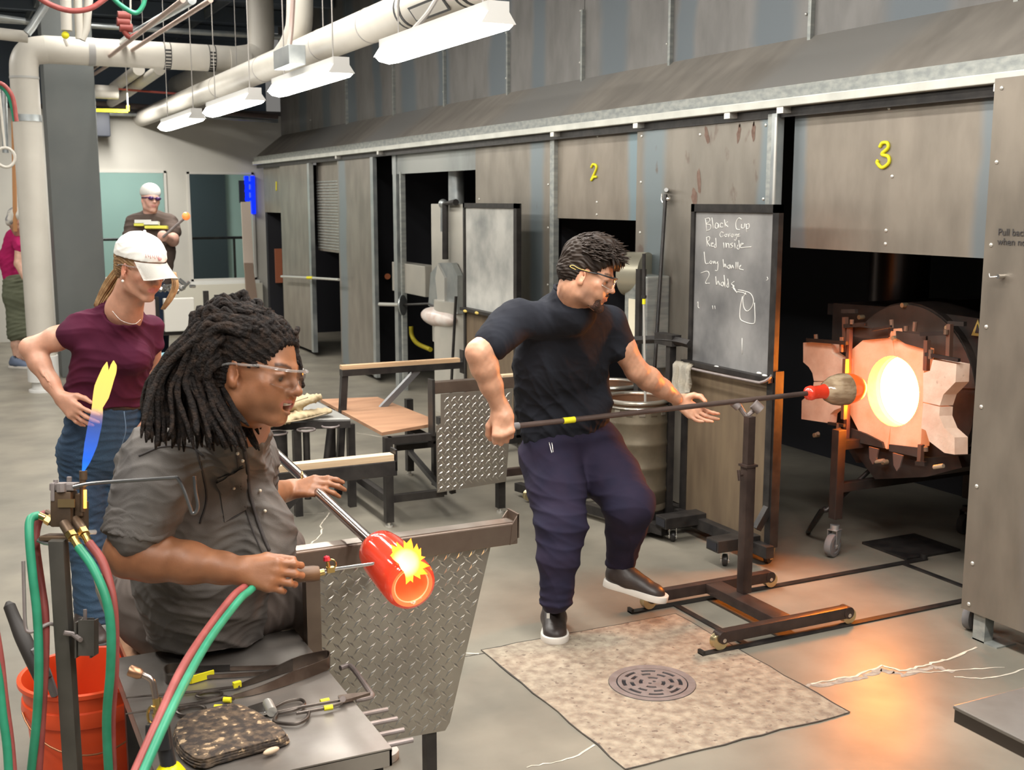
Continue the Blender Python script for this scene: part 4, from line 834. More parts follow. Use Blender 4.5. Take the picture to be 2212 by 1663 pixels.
# towel on the bar
tw = MB(); b = tw.bm; rows = []
for i in range(15):
    row = []
    for k in range(19):
        y = 5.155 - 0.16*k/18; s = i/14
        x = 3.475 - 0.012*math.sin(k*0.9) - 0.012*math.sin(k*2.1+i*0.5)*s; z = 0.945 - (0.225 - 0.07*(k/18))*s
        if i < 3: x += 0.02*(2-i)/2; z = 0.945 - 0.01*i
        row.append(b.verts.new((x, y, z)))
    rows.append(row)
for A, B in zip(rows, rows[1:]):
    for k in range(18): b.faces.new((A[k], A[k+1], B[k+1], B[k]))
ext = bmesh.ops.solidify(b, geom=list(b.faces), thickness=0.008)
M_towel = mat('cream_towel', (0.66, 0.60, 0.49), 0.95, 0, (0.55, 0.52, 0.46), 12, bump=0.3, bscale=120)
o = tw.build('towel', M_towel, None, True, origin=(3.48, 5.07, 0.72)); tag(o, 'cream towel hanging on the bar under the lettered chalkboard', 'towel')
# far chalkboard
XC = 3.62
t = thing('chalkboard_cart', 'farther chalkboard smeared all over with pale chalk, beside drum duct', 'chalkboard', (XC, 7.8, 0))
y0c, y1c = 7.34, 8.28
MB().box(XC+0.004, XC+0.014, y0c+0.02, y1c-0.02, 0.97, 1.74).build('board', M_board2, t)
for a in ((y1c-0.03, y1c, 0.1, 1.77), (y0c, y0c+0.05, 0.10, 1.77)): MB().box(XC-0.008, XC+0.03, *a).build('board_frame', M_black, t)
MB().box(XC-0.008, XC+0.02, y0c, y1c, 1.735, 1.77).build('board_frame', M_black, t)
MB().box(XC-0.04, XC+0.02, y0c, y1c, 0.945, 0.968).build('chalk_tray', M_black, t)
MB().box(XC+0.006, XC+0.016, y0c+0.04, y1c, 0.10, 0.94).build('lower_sheet', M_brown, t)
for yy in (y0c, y1c-0.08): MB().box(XC-0.25, XC+0.1, yy, yy+0.08, 0.06, 0.12).build('foot_beam', M_black, t)
for yy in (y0c+0.04, y1c-0.04): [MB().cyl((XC+q, yy-0.015, 0.03), (XC+q, yy+0.015, 0.03), 0.03, 14).build('wheel', M_rubber, t, SM) for q in (-0.2, 0.05)]
for p in ((3.58, 8.171, 0.946), (3.58, 7.953, 0.951)): MB().ell(p, (0.01, 0.035, 0.012), seg=8, rings=5).build('chalk_stick', mat('yellow_chalk', (0.75, 0.55, 0.15), 0.9), t, True)

# ---------------------------------------------------------------- metal barrels and quench stand
M_keg = mat('blotchy_keg_steel', (0.26, 0.22, 0.16), 0.40, 0.7, (0.14, 0.115, 0.08), 5, 7, rough2=0.6, bump=0.08, spots=(0.24, 0.20, 0.15), spot_scale=7, spot_cut=0.6)
M_rimm = mat('rim_steel', (0.48, 0.44, 0.38), 0.3, 0.85)
def keg(cx, cy, r, h, label):
    t = thing('steel_keg', label, 'keg', (cx, cy, 0.0))
    z0 = 0.10
    MB().lathe([(r*0.94, z0-0.07), (r*0.94, z0+0.0), (r*0.97, z0+0.03)], (cx, cy, 0), seg=48).build('foot_ring', M_black, t, SM)
    prof = [(0.0, z0), (r*0.9, z0), (r, z0+0.02), (r, z0+0.05), (r*0.985, z0+0.055), (r, z0+0.06)]
    n = 4
    for k in range(1, n):
        zz = z0 + (h-0.10)*k/n
        prof += [(r, zz-0.02), (r*1.03, zz-0.008), (r*1.03, zz+0.008), (r, zz+0.02)]
    prof += [(r, z0+h-0.13), (r*1.02, z0+h-0.12), (r*1.02, z0+h-0.11), (r, z0+h-0.10), (r*0.99, z0+h-0.02)]
    MB().lathe(prof, (cx, cy, 0), seg=56).build('body', M_keg, t, SM)
    # collar with square ports
    for k in range(16):
        a = 2*PI*k/16
        MB().obox((cx+math.cos(a)*r*1.005, cy+math.sin(a)*r*1.005, z0+h-0.055), (0.006, 0.034, 0.030), rotm(z=a)).build('port', M_rimm if k % 2 else M_keg, t)
    MB().tube([(cx+math.cos(a)*r*1.0, cy+math.sin(a)*r*1.0, z0+h) for a in [2*PI*k/48 for k in range(48)]], 0.012, 10, closed=True).build('rim', M_rimm, t, SM)
    MB().tube([(cx+math.cos(a)*r*1.01, cy+math.sin(a)*r*1.01, z0+h-0.03) for a in [2*PI*k/48 for k in range(48)]], 0.006, 8, closed=True).build('rim', M_rimm, t, SM)
    MB().lathe([(r*0.97, z0+h), (r*0.97, z0+h-0.14), (0, z0+h-0.14)], (cx, cy, 0), seg=40).build('inside', mat('keg_inside', (0.20, 0.14, 0.10), 0.4, 0.6, (0.35, 0.16, 0.08), 6), t, SM)
    return t
keg(3.36, 5.33, 0.175, 0.62, 'open-topped steel keg standing before the steel wall, right of the standing man')
keg(3.62, 6.05, 0.175, 0.58, 'second steel keg mostly hidden behind the standing man')
qd = thing('quench_trolley', 'black trolley frame under the kegs with curved top rail', 'trolley', (3.4, 5.6, 0))
MB().tube(spline([(3.5, 5.631, 1), (3.48, 5.321, 1.04), (3.48, 5.141, 1.052), (3.5, 5.045, 1.045)], 5), 0.022, 4).build('curved_rail', M_black, qd)
MB().box(3.46, 3.52, 5.15, 5.32, 1.02, 1.08).build('rail_bracket', M_black, qd)
MB().bar((3.49, 5.20, 0.05), (3.49, 5.20, 1.06), 0.04).bar((3.62, 5.72, 0.05), (3.62, 5.72, 1.40), 0.045).bar((3.66, 5.82, 0.05), (3.66, 5.82, 1.40), 0.02).build('post', M_black, qd)
MB().box(3.10, 3.72, 5.08, 5.13, 0.03, 0.08).bar((3.06, 6.2, 0.06), (3.34, 5.0, 0.06), 0.05).bar((3.5, 6.35, 0.06), (3.68, 5.0, 0.06), 0.05).box(3.08, 3.75, 5.85, 5.9, 0.03, 0.08).build('base_beam', M_black, qd)
MB().lathe([(0.0, 0.08), (0.20, 0.08), (0.20, 0.092), (0, 0.092)], (3.36, 5.33, 0), seg=32).build('tray', M_gal, qd) if False else None
# gas blow stand behind the man: small drum duct with hood
dr_ = thing('cooling_drum', 'small cylindrical sheet-metal burner box behind the standing man', 'machine', (3.66, 6.0, 0.62))
MB().lathe([(0, 0.0), (0.13, 0.0), (0.13, 0.14), (0.0, 0.14)], (3.66, 5.95, 1.36), (0.5, -0.85, 0), 32).build('lamp_bowl', mat('pale_bowl', (0.42, 0.39, 0.30), 0.35, 0.5), dr_, SM)
MB().box(3.62, 3.78, 5.66, 5.90, 0.82, 1.36).build('casing', M_galw, dr_, bevel=0.01)
MB().box(3.612, 3.62, 5.70, 5.84, 0.98, 1.22).build('bright_window', mat('warm_panel', (0.85, 0.78, 0.6), 0.5), dr_)
MB().prism([(3.611, 5.74, 0.93), (3.611, 5.80, 0.93), (3.611, 5.77, 0.84)], (0.01, 0, 0)).build('fin', M_gal, dr_)
MB().cyl((3.60, 5.70, 0.85), (3.60, 5.92, 0.85), 0.014, 10).build('tube', M_chrome, dr_, SM)
# rods: wooden-handled rod in the keg and long bar leaning on the wall
r_ = thing('metal_rod', 'thin bright rod with black grip and yellow tape, standing in the keg', 'rod', (3.36, 5.243, 0.688))
MB().cyl((3.36, 5.243, 0.693), (3.36, 5.276, 1.247), 0.007, 10).build('shaft', M_rivet, r_, SM); MB().cyl((3.36, 5.275, 1.242), (3.36, 5.276, 1.272), 0.0095, 10).build('tape', M_yellow, r_, SM)
MB().cyl((3.36, 5.276, 1.272), (3.36, 5.284, 1.512), 0.0095, 12).build('grip', M_rubber if False else M_black, r_, SM); MB().cyl((3.36, 5.276, 1.274), (3.36, 5.277, 1.289), 0.014, 12).build('collar', M_black, r_, SM)
r_ = thing('hanging_bar', 'long dark bar leaning on the steel panel from a hook', 'bar', (3.72, 5.716, 0.8))
MB().cyl((3.6, 5.534, 0.752), (3.765, 5.7, 1.826), 0.011, 10).build('shaft', M_black, r_, SM)
MB().tube([(3.77, 5.747, 1.832), (3.755, 5.727, 1.795), (3.755, 5.712, 1.779)], 0.005, 8).cyl((3.78, 5.724, 1.848), (3.74, 5.658, 1.852), 0.012, 10).ell((3.76, 5.663, 1.8), 0.014, seg=10, rings=6).build('hook', M_chrome, r_, SM)

# ---------------------------------------------------------------- open dark bay contents
M_pale = mat('pale_sheet_metal', (0.50, 0.47, 0.41), 0.5, 0.3, (0.44, 0.42, 0.37), 4)
t = thing('exhaust_drum', 'tall pale sheet-metal drum duct beside the far chalkboard', 'duct', (3.95, 9.05, 0))
mb = MB(); mb.box(3.84, 4.2, 8.62, 9.50, 0.55, 1.76)
mb.build('drum_casing', M_pale, t, SM, bevel=0.01)
MB().lathe([(0.30, 0.0), (0.30, 0.95), (0, 0.95)], (4.0, 9.05, 0), seg=36).build('lower_drum', M_pale, t, SM)
MB().cyl((4.05, 9.42, 1.7), (4.05, 9.42, 2.5), 0.07, 20).build('flue', M_gal, t, SM)
MB().tube([(3.8, 8.848, 1.774), (3.8, 9.074, 1.762), (3.8, 9.085, 1.298)], 0.028, 8).build('burner_pipe', M_black, t, SM)
MB().cyl((3.82, 9.172, 1.761), (3.82, 9.178, 1.528), 0.022, 12).ell((3.82, 9.172, 1.761), 0.04, seg=12, rings=8).build('regulator', M_gal, t, SM)
MB().prism([(3.78, 9.181, 1.262), (3.78, 8.908, 1.275), (3.78, 8.784, 1.179), (3.78, 8.79, 0.861), (3.78, 9.068, 0.837), (3.78, 9.436, 0.877), (3.78, 9.373, 1.165)], (0.05, 0, 0)).build('cowl', M_gal, t)
MB().prism([(3.76, 9.163, 1.256), (3.76, 9.013, 1.147), (3.76, 9.02, 0.85), (3.76, 9.153, 0.854), (3.76, 9.219, 1.134)], (0.02, 0, 0)).build('cowl_side', M_rivet, t)
MB().ell((3.76, 9.144, 0.803), (0.10, 0.34, 0.085), seg=28, rings=12).build('liner_bag', mat('thin_white_plastic', (0.74, 0.68, 0.63), 0.35, 0, (0.62, 0.48, 0.42), 9, bump=0.6, bscale=14), t, True)
t = thing('electric_box', 'pale square metal box inside the open dark bay', 'box', (3.86, 10.13, 0.926))
MB().box(3.86, 4.0, (3.86, 9.706, 1.102)[1], (3.86, 10.561, 1.051)[1], (3.86, 10.154, 0.928)[2], (3.86, 10.143, 1.205)[2]).build('cabinet', M_pale, t, bevel=0.006)
MB().cyl((3.98, 11.023, 1.033), (4.05, 11.203, 1.02), 0.03, 12).build('orange_knob', mat('orange_plastic', (0.8, 0.22, 0.06), 0.5), t, SM)
t = thing('paddle_tool', 'round metal disc on a pale handle reaching toward the drum', 'tool', (3.75, 9.964, 0.848))
c_ = (3.78, 10.068, 0.83); MB().lathe([(0, -0.006), (0.095, -0.006), (0.095, 0.006), (0, 0.006)], c_, (0.727, -0.685, 0.048), 28).build('disc', M_gal, t, SM)
MB().cyl((3.78, 10.708, 0.787), (3.78, 10.166, 0.826), 0.018, 10).build('grip', M_rivet, t, SM); MB().tube([(3.78, 10.044, 0.836), (3.78, 9.435, 0.894), (3.78, 9.222, 0.879)], 0.010, 8).build('shaft', M_black, t, SM)
run('yellow_hose', 'yellow gas hose hanging inside the open dark bay', 'hose', [(4.1, 10.696, 0.555), (4.1, 10.674, 0.465), (4.1, 10.526, 0.403), (4.1, 10.188, 0.383)], 0.022, mat('yellow_hose', (0.55, 0.45, 0.03), 0.5), 5)
run('grey_pole', 'pale pole standing behind the drum duct by far chalkboard', 'pole', [(3.7, 8.63, 1.022), (3.7, 8.753, 0.204)], 0.012, M_black)
MB()
# first bay glow: orange light on the jamb, put in as an added emissive plate
gl = MB().box(3.93, 4.02, 15.22, 15.26, 0.7, 1.15).build('added_glow_plate', mat('jamb_glow_emission', (0.08, 0.04, 0.03), 0.6, emit=(1.0, 0.25, 0.08), estr=0.12)); tag(gl, 'added emissive plate standing in for orange glow inside far first bay', 'plate')

# ---------------------------------------------------------------- glassblowers' benches
M_bstl = mat('browned_bench_steel', (0.26, 0.205, 0.165), 0.34, 0.75, (0.17, 0.125, 0.10), 5, 6, rough2=0.5, bump=0.05)
M_top = mat('worn_steel_top', (0.36, 0.335, 0.31), 0.28, 0.7, (0.21, 0.185, 0.165), 3.2, 6, rough2=0.42, bump=0.04, spots=(0.17, 0.14, 0.12), spot_scale=4, spot_cut=0.62, spot_soft=0.1)
M_tread = mat('tread_plate', (0.44, 0.41, 0.36), 0.34, 0.8, (0.34, 0.31, 0.27), 4, 5, rough2=0.45, spots=(0.17, 0.14, 0.12), spot_scale=3, spot_cut=0.66, spot_soft=0.08)
M_tread2 = mat('tread_bumps', (0.56, 0.53, 0.48), 0.26, 0.9)
M_ply = mat('reddish_plywood', (0.46, 0.255, 0.15), 0.45, 0, (0.36, 0.19, 0.11), 3.5, 6, stretch=(1, 4, 4))
M_plye = mat('plywood_edge', (0.62, 0.46, 0.32), 0.7)
M_lwood = mat('pale_wood_strip', (0.66, 0.50, 0.33), 0.6, 0, (0.56, 0.40, 0.25), 6, 6, stretch=(1, 20, 20))
def inside_poly(x, z, poly):
    c = False; n = len(poly)
    for i in range(n):
        x1, z1 = poly[i]; x2, z2 = poly[(i+1) % n]
        if (z1 > z) != (z2 > z) and x < (x2-x1)*(z-z1)/(z2-z1)+x1: c = not c
    return c
def tread_plate(t, poly, y, pitch, name='tread_sheet'):
    MB().prism([(x, y, z) for x, z in poly], (0, 0.004, 0)).build(name, M_tread, t)
    mb = MB(); b = mb.bm
    xs_ = [p[0] for p in poly]; zs_ = [p[1] for p in poly]
    nx = int((max(xs_)-min(xs_))/pitch)+2; nz = int((max(zs_)-min(zs_))/pitch)+2
    L_, W_, H_ = pitch*0.50, pitch*0.13, 0.0018
    cnt = 0
    for i in range(nx):
        for k in range(nz):
            cx = min(xs_)+pitch*(i+0.5); cz = min(zs_)+pitch*(k+0.5)
            for off, ang in ((0, 1), (0.5, -1)):
                x = cx + off*pitch; z = cz + off*pitch
                a = ang*PI/4; dx_, dz_ = math.cos(a), math.sin(a)
                if not all(inside_poly(x+e*dx_*L_, z+e*dz_*L_, poly) for e in (-1, 1)): continue
                v = [(x+dx_*L_, y, z+dz_*L_), (x-dz_*W_, y, z+dx_*W_), (x-dx_*L_, y, z-dz_*L_), (x+dz_*W_, y, z-dx_*W_)]
                t1 = b.verts.new((x+dx_*L_*0.45, y-H_, z+dz_*L_*0.45)); t2 = b.verts.new((x-dx_*L_*0.45, y-H_, z-dz_*L_*0.45))
                q = [b.verts.new(p) for p in v]
                for f in ((q[0], q[1], t1), (q[1], t2, t1), (q[1], q[2], t2), (q[2], q[3], t2), (q[3], t1, t2), (q[3], q[0], t1)): b.faces.new(f)
                cnt += 1
    o = mb.build('tread_bumps', M_tread2, t); o['kind'] = 'stuff'
YA = 3.17
tA = thing('glass_bench', 'near steel bench with diamond tread side plate, the seated man sits on it', 'bench', (1.1, 3.6, 0))
# rail channel with upturned ends
ra, rb = 0.835, 1.548
MB().box(ra, rb, YA-0.035, YA+0.035, 0.735, 0.803).build('rail', M_bstl, tA, bevel=0.004)
MB().prism([(rb-0.028, YA-0.037, 0.735), (rb, YA-0.037, 0.755), (rb+0.002, YA-0.037, 0.832), (rb-0.02, YA-0.037, 0.80)], (0, 0.006, 0)).prism([(rb-0.028, YA+0.033, 0.735), (rb, YA+0.033, 0.755), (rb+0.002, YA+0.033, 0.832), (rb-0.02, YA+0.033, 0.805)], (0, 0.006, 0)).box(rb-0.002, rb+0.004, YA-0.037, YA+0.039, 0.755, 0.832).build('rail_end', M_bstl, tA)
MB().box(ra-0.004, ra+0.002, YA-0.037, YA+0.037, 0.735, 0.84).build('rail_end', M_bstl, tA)
yp = YA-0.012
pA = [((1, 19.372, 4.708)[0]*0 + (0.891, 3.158, 0.733)[0], 0.742), ((1.468, 3.158, 0.754)[0], 0.742), ((1.322, 3.158, 0.179)[0], (1.322, 3.158, 0.179)[2]), ((1.306, 3.158, 0.155)[0], (1.306, 3.158, 0.155)[2]), ((0.914, 3.158, 0.168)[0], (0.914, 3.158, 0.168)[2]), ((0.88, 3.158, 0.358)[0], (0.88, 3.158, 0.358)[2])]
tread_plate(tA, pA, yp, 0.042)
MB().bar((1.262, YA+0.01, 0.16), (1.262, YA+0.01, 0.0), 0.034).build('leg', M_black, tA)
MB().bar((1.262, YA+0.022, 0.735), (1.262, YA+0.022, 0.0), 0.03).build('leg', M_black, tA)
MB().bar((0.893, YA+0.0, 0.735), (0.893, YA+0.0, 0.0), 0.042, 0.042, up=(0, 1, 0)).build('leg', M_bstl, tA)
YF = 4.26
MB().box(0.95, 1.555, YF-0.03, YF+0.03, 0.715, 0.775).build('rail', M_black, tA, bevel=0.003)
MB().box(0.95, 1.545, YF-0.022, YF+0.028, 0.775, 0.80).build('wood_strip', M_lwood, tA)
MB().box(1.548, 1.556, YF-0.03, YF+0.03, 0.735, 0.82).build('rail_end', M_black, tA)
MB().bar((1.065, YF, 0.72), (1.065, YF, 0.0), 0.036).build('leg', M_black, tA)
MB().bar((1.07, YF, 0.60), (1.20, YF, 0.72), 0.032).build('brace', M_black, tA)
MB().bar((0.60, YF, 0.44), (0.60, YF, 0.0), 0.036).build('leg', M_black, tA)
MB().bar((0.42, YF, 0.42), (0.42, YA+0.15, 0.42), 0.034).build('seat_frame', M_black, tA)
MB().box(0.40, 0.84, YA+0.16, YF, 0.44, 0.465).build('seat', M_ply, tA)
# steel tool table in front
tB = thing('tool_table', 'low steel tool table in front of the seated man, tools on top', 'table', (0.62, 2.85, 0))
tx0, tx1, ty0, ty1, tz = 0.345, 0.868, 2.43, 3.28, 0.52
MB().box(tx0, tx1, ty0, ty1, tz-0.006, tz).build('top', M_top, tB)
MB().box(tx0, tx1, ty0, ty0+0.006, tz-0.045, tz-0.004).build('front_lip', M_top, tB); MB().box(tx1-0.006, tx1, ty0, ty1, tz-0.045, tz-0.004).build('side_lip', M_top, tB); MB().box(tx0, tx0+0.006, ty0, ty1, tz-0.045, tz-0.004).build('side_lip', M_top, tB)
for xx, yy in ((tx0+0.04, ty0+0.03), (tx1-0.035, ty0+0.03), (tx0+0.04, ty1-0.03), (tx1-0.035, ty1-0.03)): MB().bar((xx, yy, tz-0.01), (xx, yy, 0), 0.035).build('leg', M_black, tB)
MB().bar((tx0+0.04, ty0+0.03, tz-0.065), (tx1-0.03, ty0+0.03, tz-0.065), 0.035).build('apron', M_black, tB)
MB().bar((tx1-0.035, ty0+0.03, tz-0.065), (tx1-0.035, ty1, tz-0.065), 0.035).build('apron', M_black, tB)
MB().bar((tx0+0.03, ty0+0.03, tz-0.065), (tx0+0.03, ty1, tz-0.065), 0.035).build('apron', M_black, tB)
MB().tube(spline([(0.917, 2.982, 0.5), (0.942, 2.988, 0.5), (0.948, 2.956, 0.5), (0.94, 2.802, 0.5), (0.935, 2.768, 0.5), (0.916, 2.761, 0.5), (0.889, 2.762, 0.5)], 5), 0.0075, 10).build('side_loop', M_iron, tB, SM)
for k, (u, v) in enumerate(((838, 1532), (858, 1552), (873, 1576), (892, 1598))):
    p = ((0.953, 2.693, 0.49), (0.956, 2.631, 0.49), (0.949, 2.564, 0.49), (0.949, 2.503, 0.49))[k]
    MB().cyl((tx1-0.004, p[1], 0.49), (p[0], p[1], 0.49), 0.0065, 10).build('peg', M_iron, tB, SM)
MB().box(ra+0.01, rb-0.012, YA-0.024, YA+0.024, 0.803, 0.8055).build('worn_rail_top', mat('worn_bright_top', (0.50, 0.44, 0.39), 0.3, 0.85, (0.30, 0.24, 0.20), 7), tA)
# far bench with plywood seat
tC = thing('glass_bench', 'farther steel bench with reddish plywood seat and tread plate beside the standing man', 'bench', (2.4, 6.4, 0))
MB().prism([(2.113, 7.162, 0.525), (2.474, 7.085, 0.525), (2.515, 6.188, 0.525), (2.472, 6.083, 0.525), (2.105, 5.963, 0.525)], (0, 0, -0.018)).build('seat', M_ply, tC)
MB().box(2.37, 3.10, 5.86, 5.92, 0.735, 0.80).build('rail', M_bstl, tC, bevel=0.003)
MB().box(2.80, 3.10, 5.865, 5.915, 0.80, 0.812).build('wood_strip', M_lwood, tC)
MB().box(2.365, 2.38, 5.855, 5.925, 0.50, 0.815).build('rail_end', M_black, tC)
pC = [((2.412, 5.85, 0.738)[0], 0.735), ((2.857, 5.85, 0.745)[0], 0.735), ((2.812, 5.85, 0.195)[0], (2.812, 5.85, 0.195)[2]), ((2.384, 5.85, 0.177)[0], (2.384, 5.85, 0.177)[2]), ((2.382, 5.85, 0.558)[0], (2.382, 5.85, 0.558)[2]), ((2.41, 5.85, 0.568)[0], (2.41, 5.85, 0.568)[2])]
tread_plate(tC, pC, 5.848, 0.042)
for (x, y, z1) in ((2.115, 5.90, 0.51), (2.80, 5.90, 0.74), (2.66, 7.0, 0.51), (2.13, 7.0, 0.50)):
    MB().bar((x, y, z1), (x, y, 0.03), 0.045).build('leg', M_black, tC)
    MB().cyl((x, y, 0.035), (x, y, 0.008), 0.010, 8).cyl((x, y, 0.012), (x, y, 0), 0.022, 12).build('levelling_foot', M_rivet, tC, SM)
MB().bar((2.115, 5.90, 0.16), (2.44, 5.90, 0.16), 0.04).build('stretcher', M_black, tC)
MB().bar((2.115, 5.90, 0.16), (2.13, 7.0, 0.16), 0.04).build('stretcher', M_black, tC)
MB().bar((2.45, 5.90, 0.16), (2.66, 7.0, 0.16), 0.03).build('stretcher', M_black, tC)
MB().bar((2.115, 5.90, 0.49), (2.5, 5.90, 0.49), 0.04).build('seat_frame', M_black, tC)
MB().bar((2.5, 5.90, 0.15), (2.46, 5.90, 0.52), 0.03).build('side_post', M_black, tC)
MB().bar((2.36, 6.45, 0.49), (2.62, 6.45, 0.34), 0.04).bar((2.62, 6.45, 0.34), (2.62, 6.45, 0.06), 0.04).bar((2.36, 6.45, 0.32), (2.62, 6.45, 0.32), 0.035).build('side_bracket', M_black, tC)
MB().box(2.12, 2.92, 6.70, 6.76, 0.735, 0.775).build('rail', M_black, tC)
MB().box(2.12, 2.90, 6.705, 6.755, 0.775, 0.80).build('wood_strip', M_wood, tC)
MB().box(2.92, 2.925, 6.70, 6.76, 0.70, 0.85).build('rail_end', M_black, tC)
MB().bar((2.14, 6.73, 0.74), (2.08, 6.72, 0.0), 0.04).build('leg', M_black, tC)
MB().bar((2.62, 6.73, 0.74), (2.36, 6.73, 0.50), 0.035).build('brace', mat('dull_brace', (0.22, 0.22, 0.23), 0.4, 0.6), tC)
# glove table between the benches
tD = thing('side_table', 'steel tray table with black ring holders, heat gloves on top', 'table', (1.8, 6.9, 0))
MB().prism([(1.551, 6.541, 0.545), (2.049, 6.346, 0.545), (2.033, 7.35, 0.545), (1.62, 7.511, 0.545)], (0, 0, -0.03)).build('top', mat('pale_tray_steel', (0.50, 0.49, 0.46), 0.35, 0.5), tD, bevel=0.006)
MB().bar((1.545, 6.468, 0.515), (2.044, 6.333, 0.515), 0.04).build('apron', M_black, tD)
for p in ((2.068, 6.407, 0.5), (1.726, 6.344, 0.5), (1.49, 6.932, 0.5), (1.974, 7.234, 0.5)): MB().bar(p, (p[0], p[1], 0), 0.042).build('leg', M_black, tD)
MB().bar(((2.068, 6.407, 0.5)[0], (2.068, 6.407, 0.5)[1], 0.2), ((1.726, 6.344, 0.5)[0], (1.726, 6.344, 0.5)[1]-0.2, 0.2), 0.035).build('stretcher', M_black, tD)
cups = (((1.607, 6.328, 0.5), 0.060), ((1.777, 6.321, 0.505), 0.050), ((1.927, 6.341, 0.51), 0.048))
for k, (p, rr) in enumerate(cups):
    MB().tube([(p[0]+rr*math.cos(a), p[1]+rr*math.sin(a), p[2]) for a in [2*PI*i/28 for i in range(28)]], 0.006, 8, closed=True).build('ring_holder', M_iron, tD, SM)
    if k == 0: MB().cyl((p[0], p[1], p[2]-0.004), (p[0], p[1], p[2]-0.35), rr, 24).build('cup', M_black, tD, SM)
    else: MB().cyl((p[0], p[1], p[2]-0.005), (p[0]+(-0.06 if k == 2 else 0), p[1], 0.1), 0.020, 12).build('cup', M_black, tD, SM)
M_glove = mat('cream_heat_glove', (0.56, 0.45, 0.28), 0.95, 0, (0.40, 0.31, 0.19), 7, 6, bump=0.4, bscale=60)

# ---------------------------------------------------------------- blowpipes and hot glass
M_pipe = mat('pipe_brown', (0.12, 0.085, 0.075), 0.38, 0.55, (0.16, 0.115, 0.10), 8)
M_pipe2 = mat('pipe_shiny', (0.42, 0.36, 0.33), 0.22, 0.95, (0.34, 0.28, 0.25), 6)
M_hot = mat('hot_red_glass', (0.62, 0.045, 0.022), 0.08, 0, (0.45, 0.03, 0.015), 8, emit=(1.0, 0.07, 0.025), estr=0.32, coat=0.6)
M_hot2 = mat('hotter_glass', (0.9, 0.14, 0.06), 0.15, 0, emit=(1.0, 0.13, 0.035), estr=0.75, coat=0.5)
bpA = thing('blowpipe', 'long brown blowpipe held by the standing man, yellow tape band', 'blowpipe', (2.9, 4.17, 0.9))
pe, pb = (3.46, 4.041, 0.936), (1.851, 3.999, 0.919)
MB().cyl(lerp(pb, pe, 0.07), pe, 0.0115, 16).build('pipe', M_pipe, bpA, SM)
MB().cyl(pb, lerp(pb, pe, 0.08), 0.0145, 16).build('mouth_grip', M_rubber, bpA, SM)
ta = lerp(pb, pe, (1200-1057)/(1748-1057)*0.99); tb2 = lerp(pb, pe, (1223-1057)/(1748-1057)*0.99)
MB().cyl(ta, tb2, 0.0128, 16).build('tape_band', M_yellow, bpA, SM)
axd = tuple(Vector(vsub(pe, pb)).normalized())
gA = thing('glass_piece', 'brown glass bubble with orange tip on blowpipe end at the furnace', 'glass', pe)
M_smoke = mat('smoky_brown_glass', (0.22, 0.16, 0.10), 0.08, 0.0, (0.42, 0.33, 0.22), 14, 6, stretch=(1, 1, 3), emit=(1.0, 0.3, 0.1), estr=0.05, coat=0.9, lo=0.4, hi=0.6)
MB().lathe([(0.012, -0.015), (0.030, -0.008), (0.034, 0.01), (0.030, 0.03), (0.030, 0.07), (0.036, 0.095)], pe, axd, 32).build('neck', M_hot, gA, True)
MB().lathe([(0.034, 0.088), (0.048, 0.105), (0.066, 0.14), (0.074, 0.18), (0.074, 0.215)], pe, axd, 36).build('bubble', M_smoke, gA, True)
MB().lathe([(0.074, 0.213), (0.071, 0.25), (0.060, 0.285), (0.045, 0.305), (0.0, 0.317)], pe, axd, 36).build('hot_tip', mat('orange_tip', (0.8, 0.10, 0.02), 0.15, emit=(1.0, 0.13, 0.02), estr=0.7, coat=0.4), gA, True)
bpB = thing('blowpipe', 'shiny steel blowpipe lying across the near bench rails', 'blowpipe', (1.0, 3.6, 0.85))
q1 = (1.021, 2.96, 0.846); ge_ = (1.027, 2.692, 0.81)
q0 = (1, 4.22, 0.929)
MB().cyl(lerp(q0, q1, 0.11), q1, 0.0165, 20).build('pipe', M_pipe2, bpB, SM)
MB().cyl(lerp(q0, q1, -0.05), lerp(q0, q1, 0.11), 0.024, 20).build('rubber_sleeve', mat('blue_black_rubber', (0.035, 0.05, 0.06), 0.4, 0, (0.12, 0.16, 0.18), 14), bpB, SM)
MB().cyl(lerp(q0, q1, 0.108), lerp(q0, q1, 0.125), 0.0200, 20).build('tape_band', M_yellow, bpB, SM)
gB = thing('glass_piece', 'glowing red thick-walled glass cylinder on the near pipe end', 'glass', q1)
gd = Vector(vsub(ge_, q1)).normalized()
MB().lathe([(0.018, -0.01), (0.042, 0.002), (0.060, 0.03), (0.066, 0.07), (0.069, 0.14), (0.071, 0.20), (0.070, 0.245), (0.065, 0.262), (0.057, 0.266)], q1, gd, 48).build('outer_wall', M_hot, gB, True)
MB().lathe([(0.057, 0.266), (0.049, 0.263), (0.043, 0.252), (0.040, 0.23), (0.036, 0.17), (0.0, 0.15)], q1, gd, 48).build('inner_wall', M_hot2, gB, True)
MB().tube([Vector(q1) + gd*0.26 + (frame_of(gd)[0]*math.cos(a) + frame_of(gd)[1]*math.sin(a))*0.047 for a in [2*PI*k/40 for k in range(40)]], 0.0022, 6, closed=True).build('lip_line', mat('lip_glow', (1, 0.4, 0.25), 0.2, emit=(1, 0.25, 0.12), estr=0.8), gB, True)

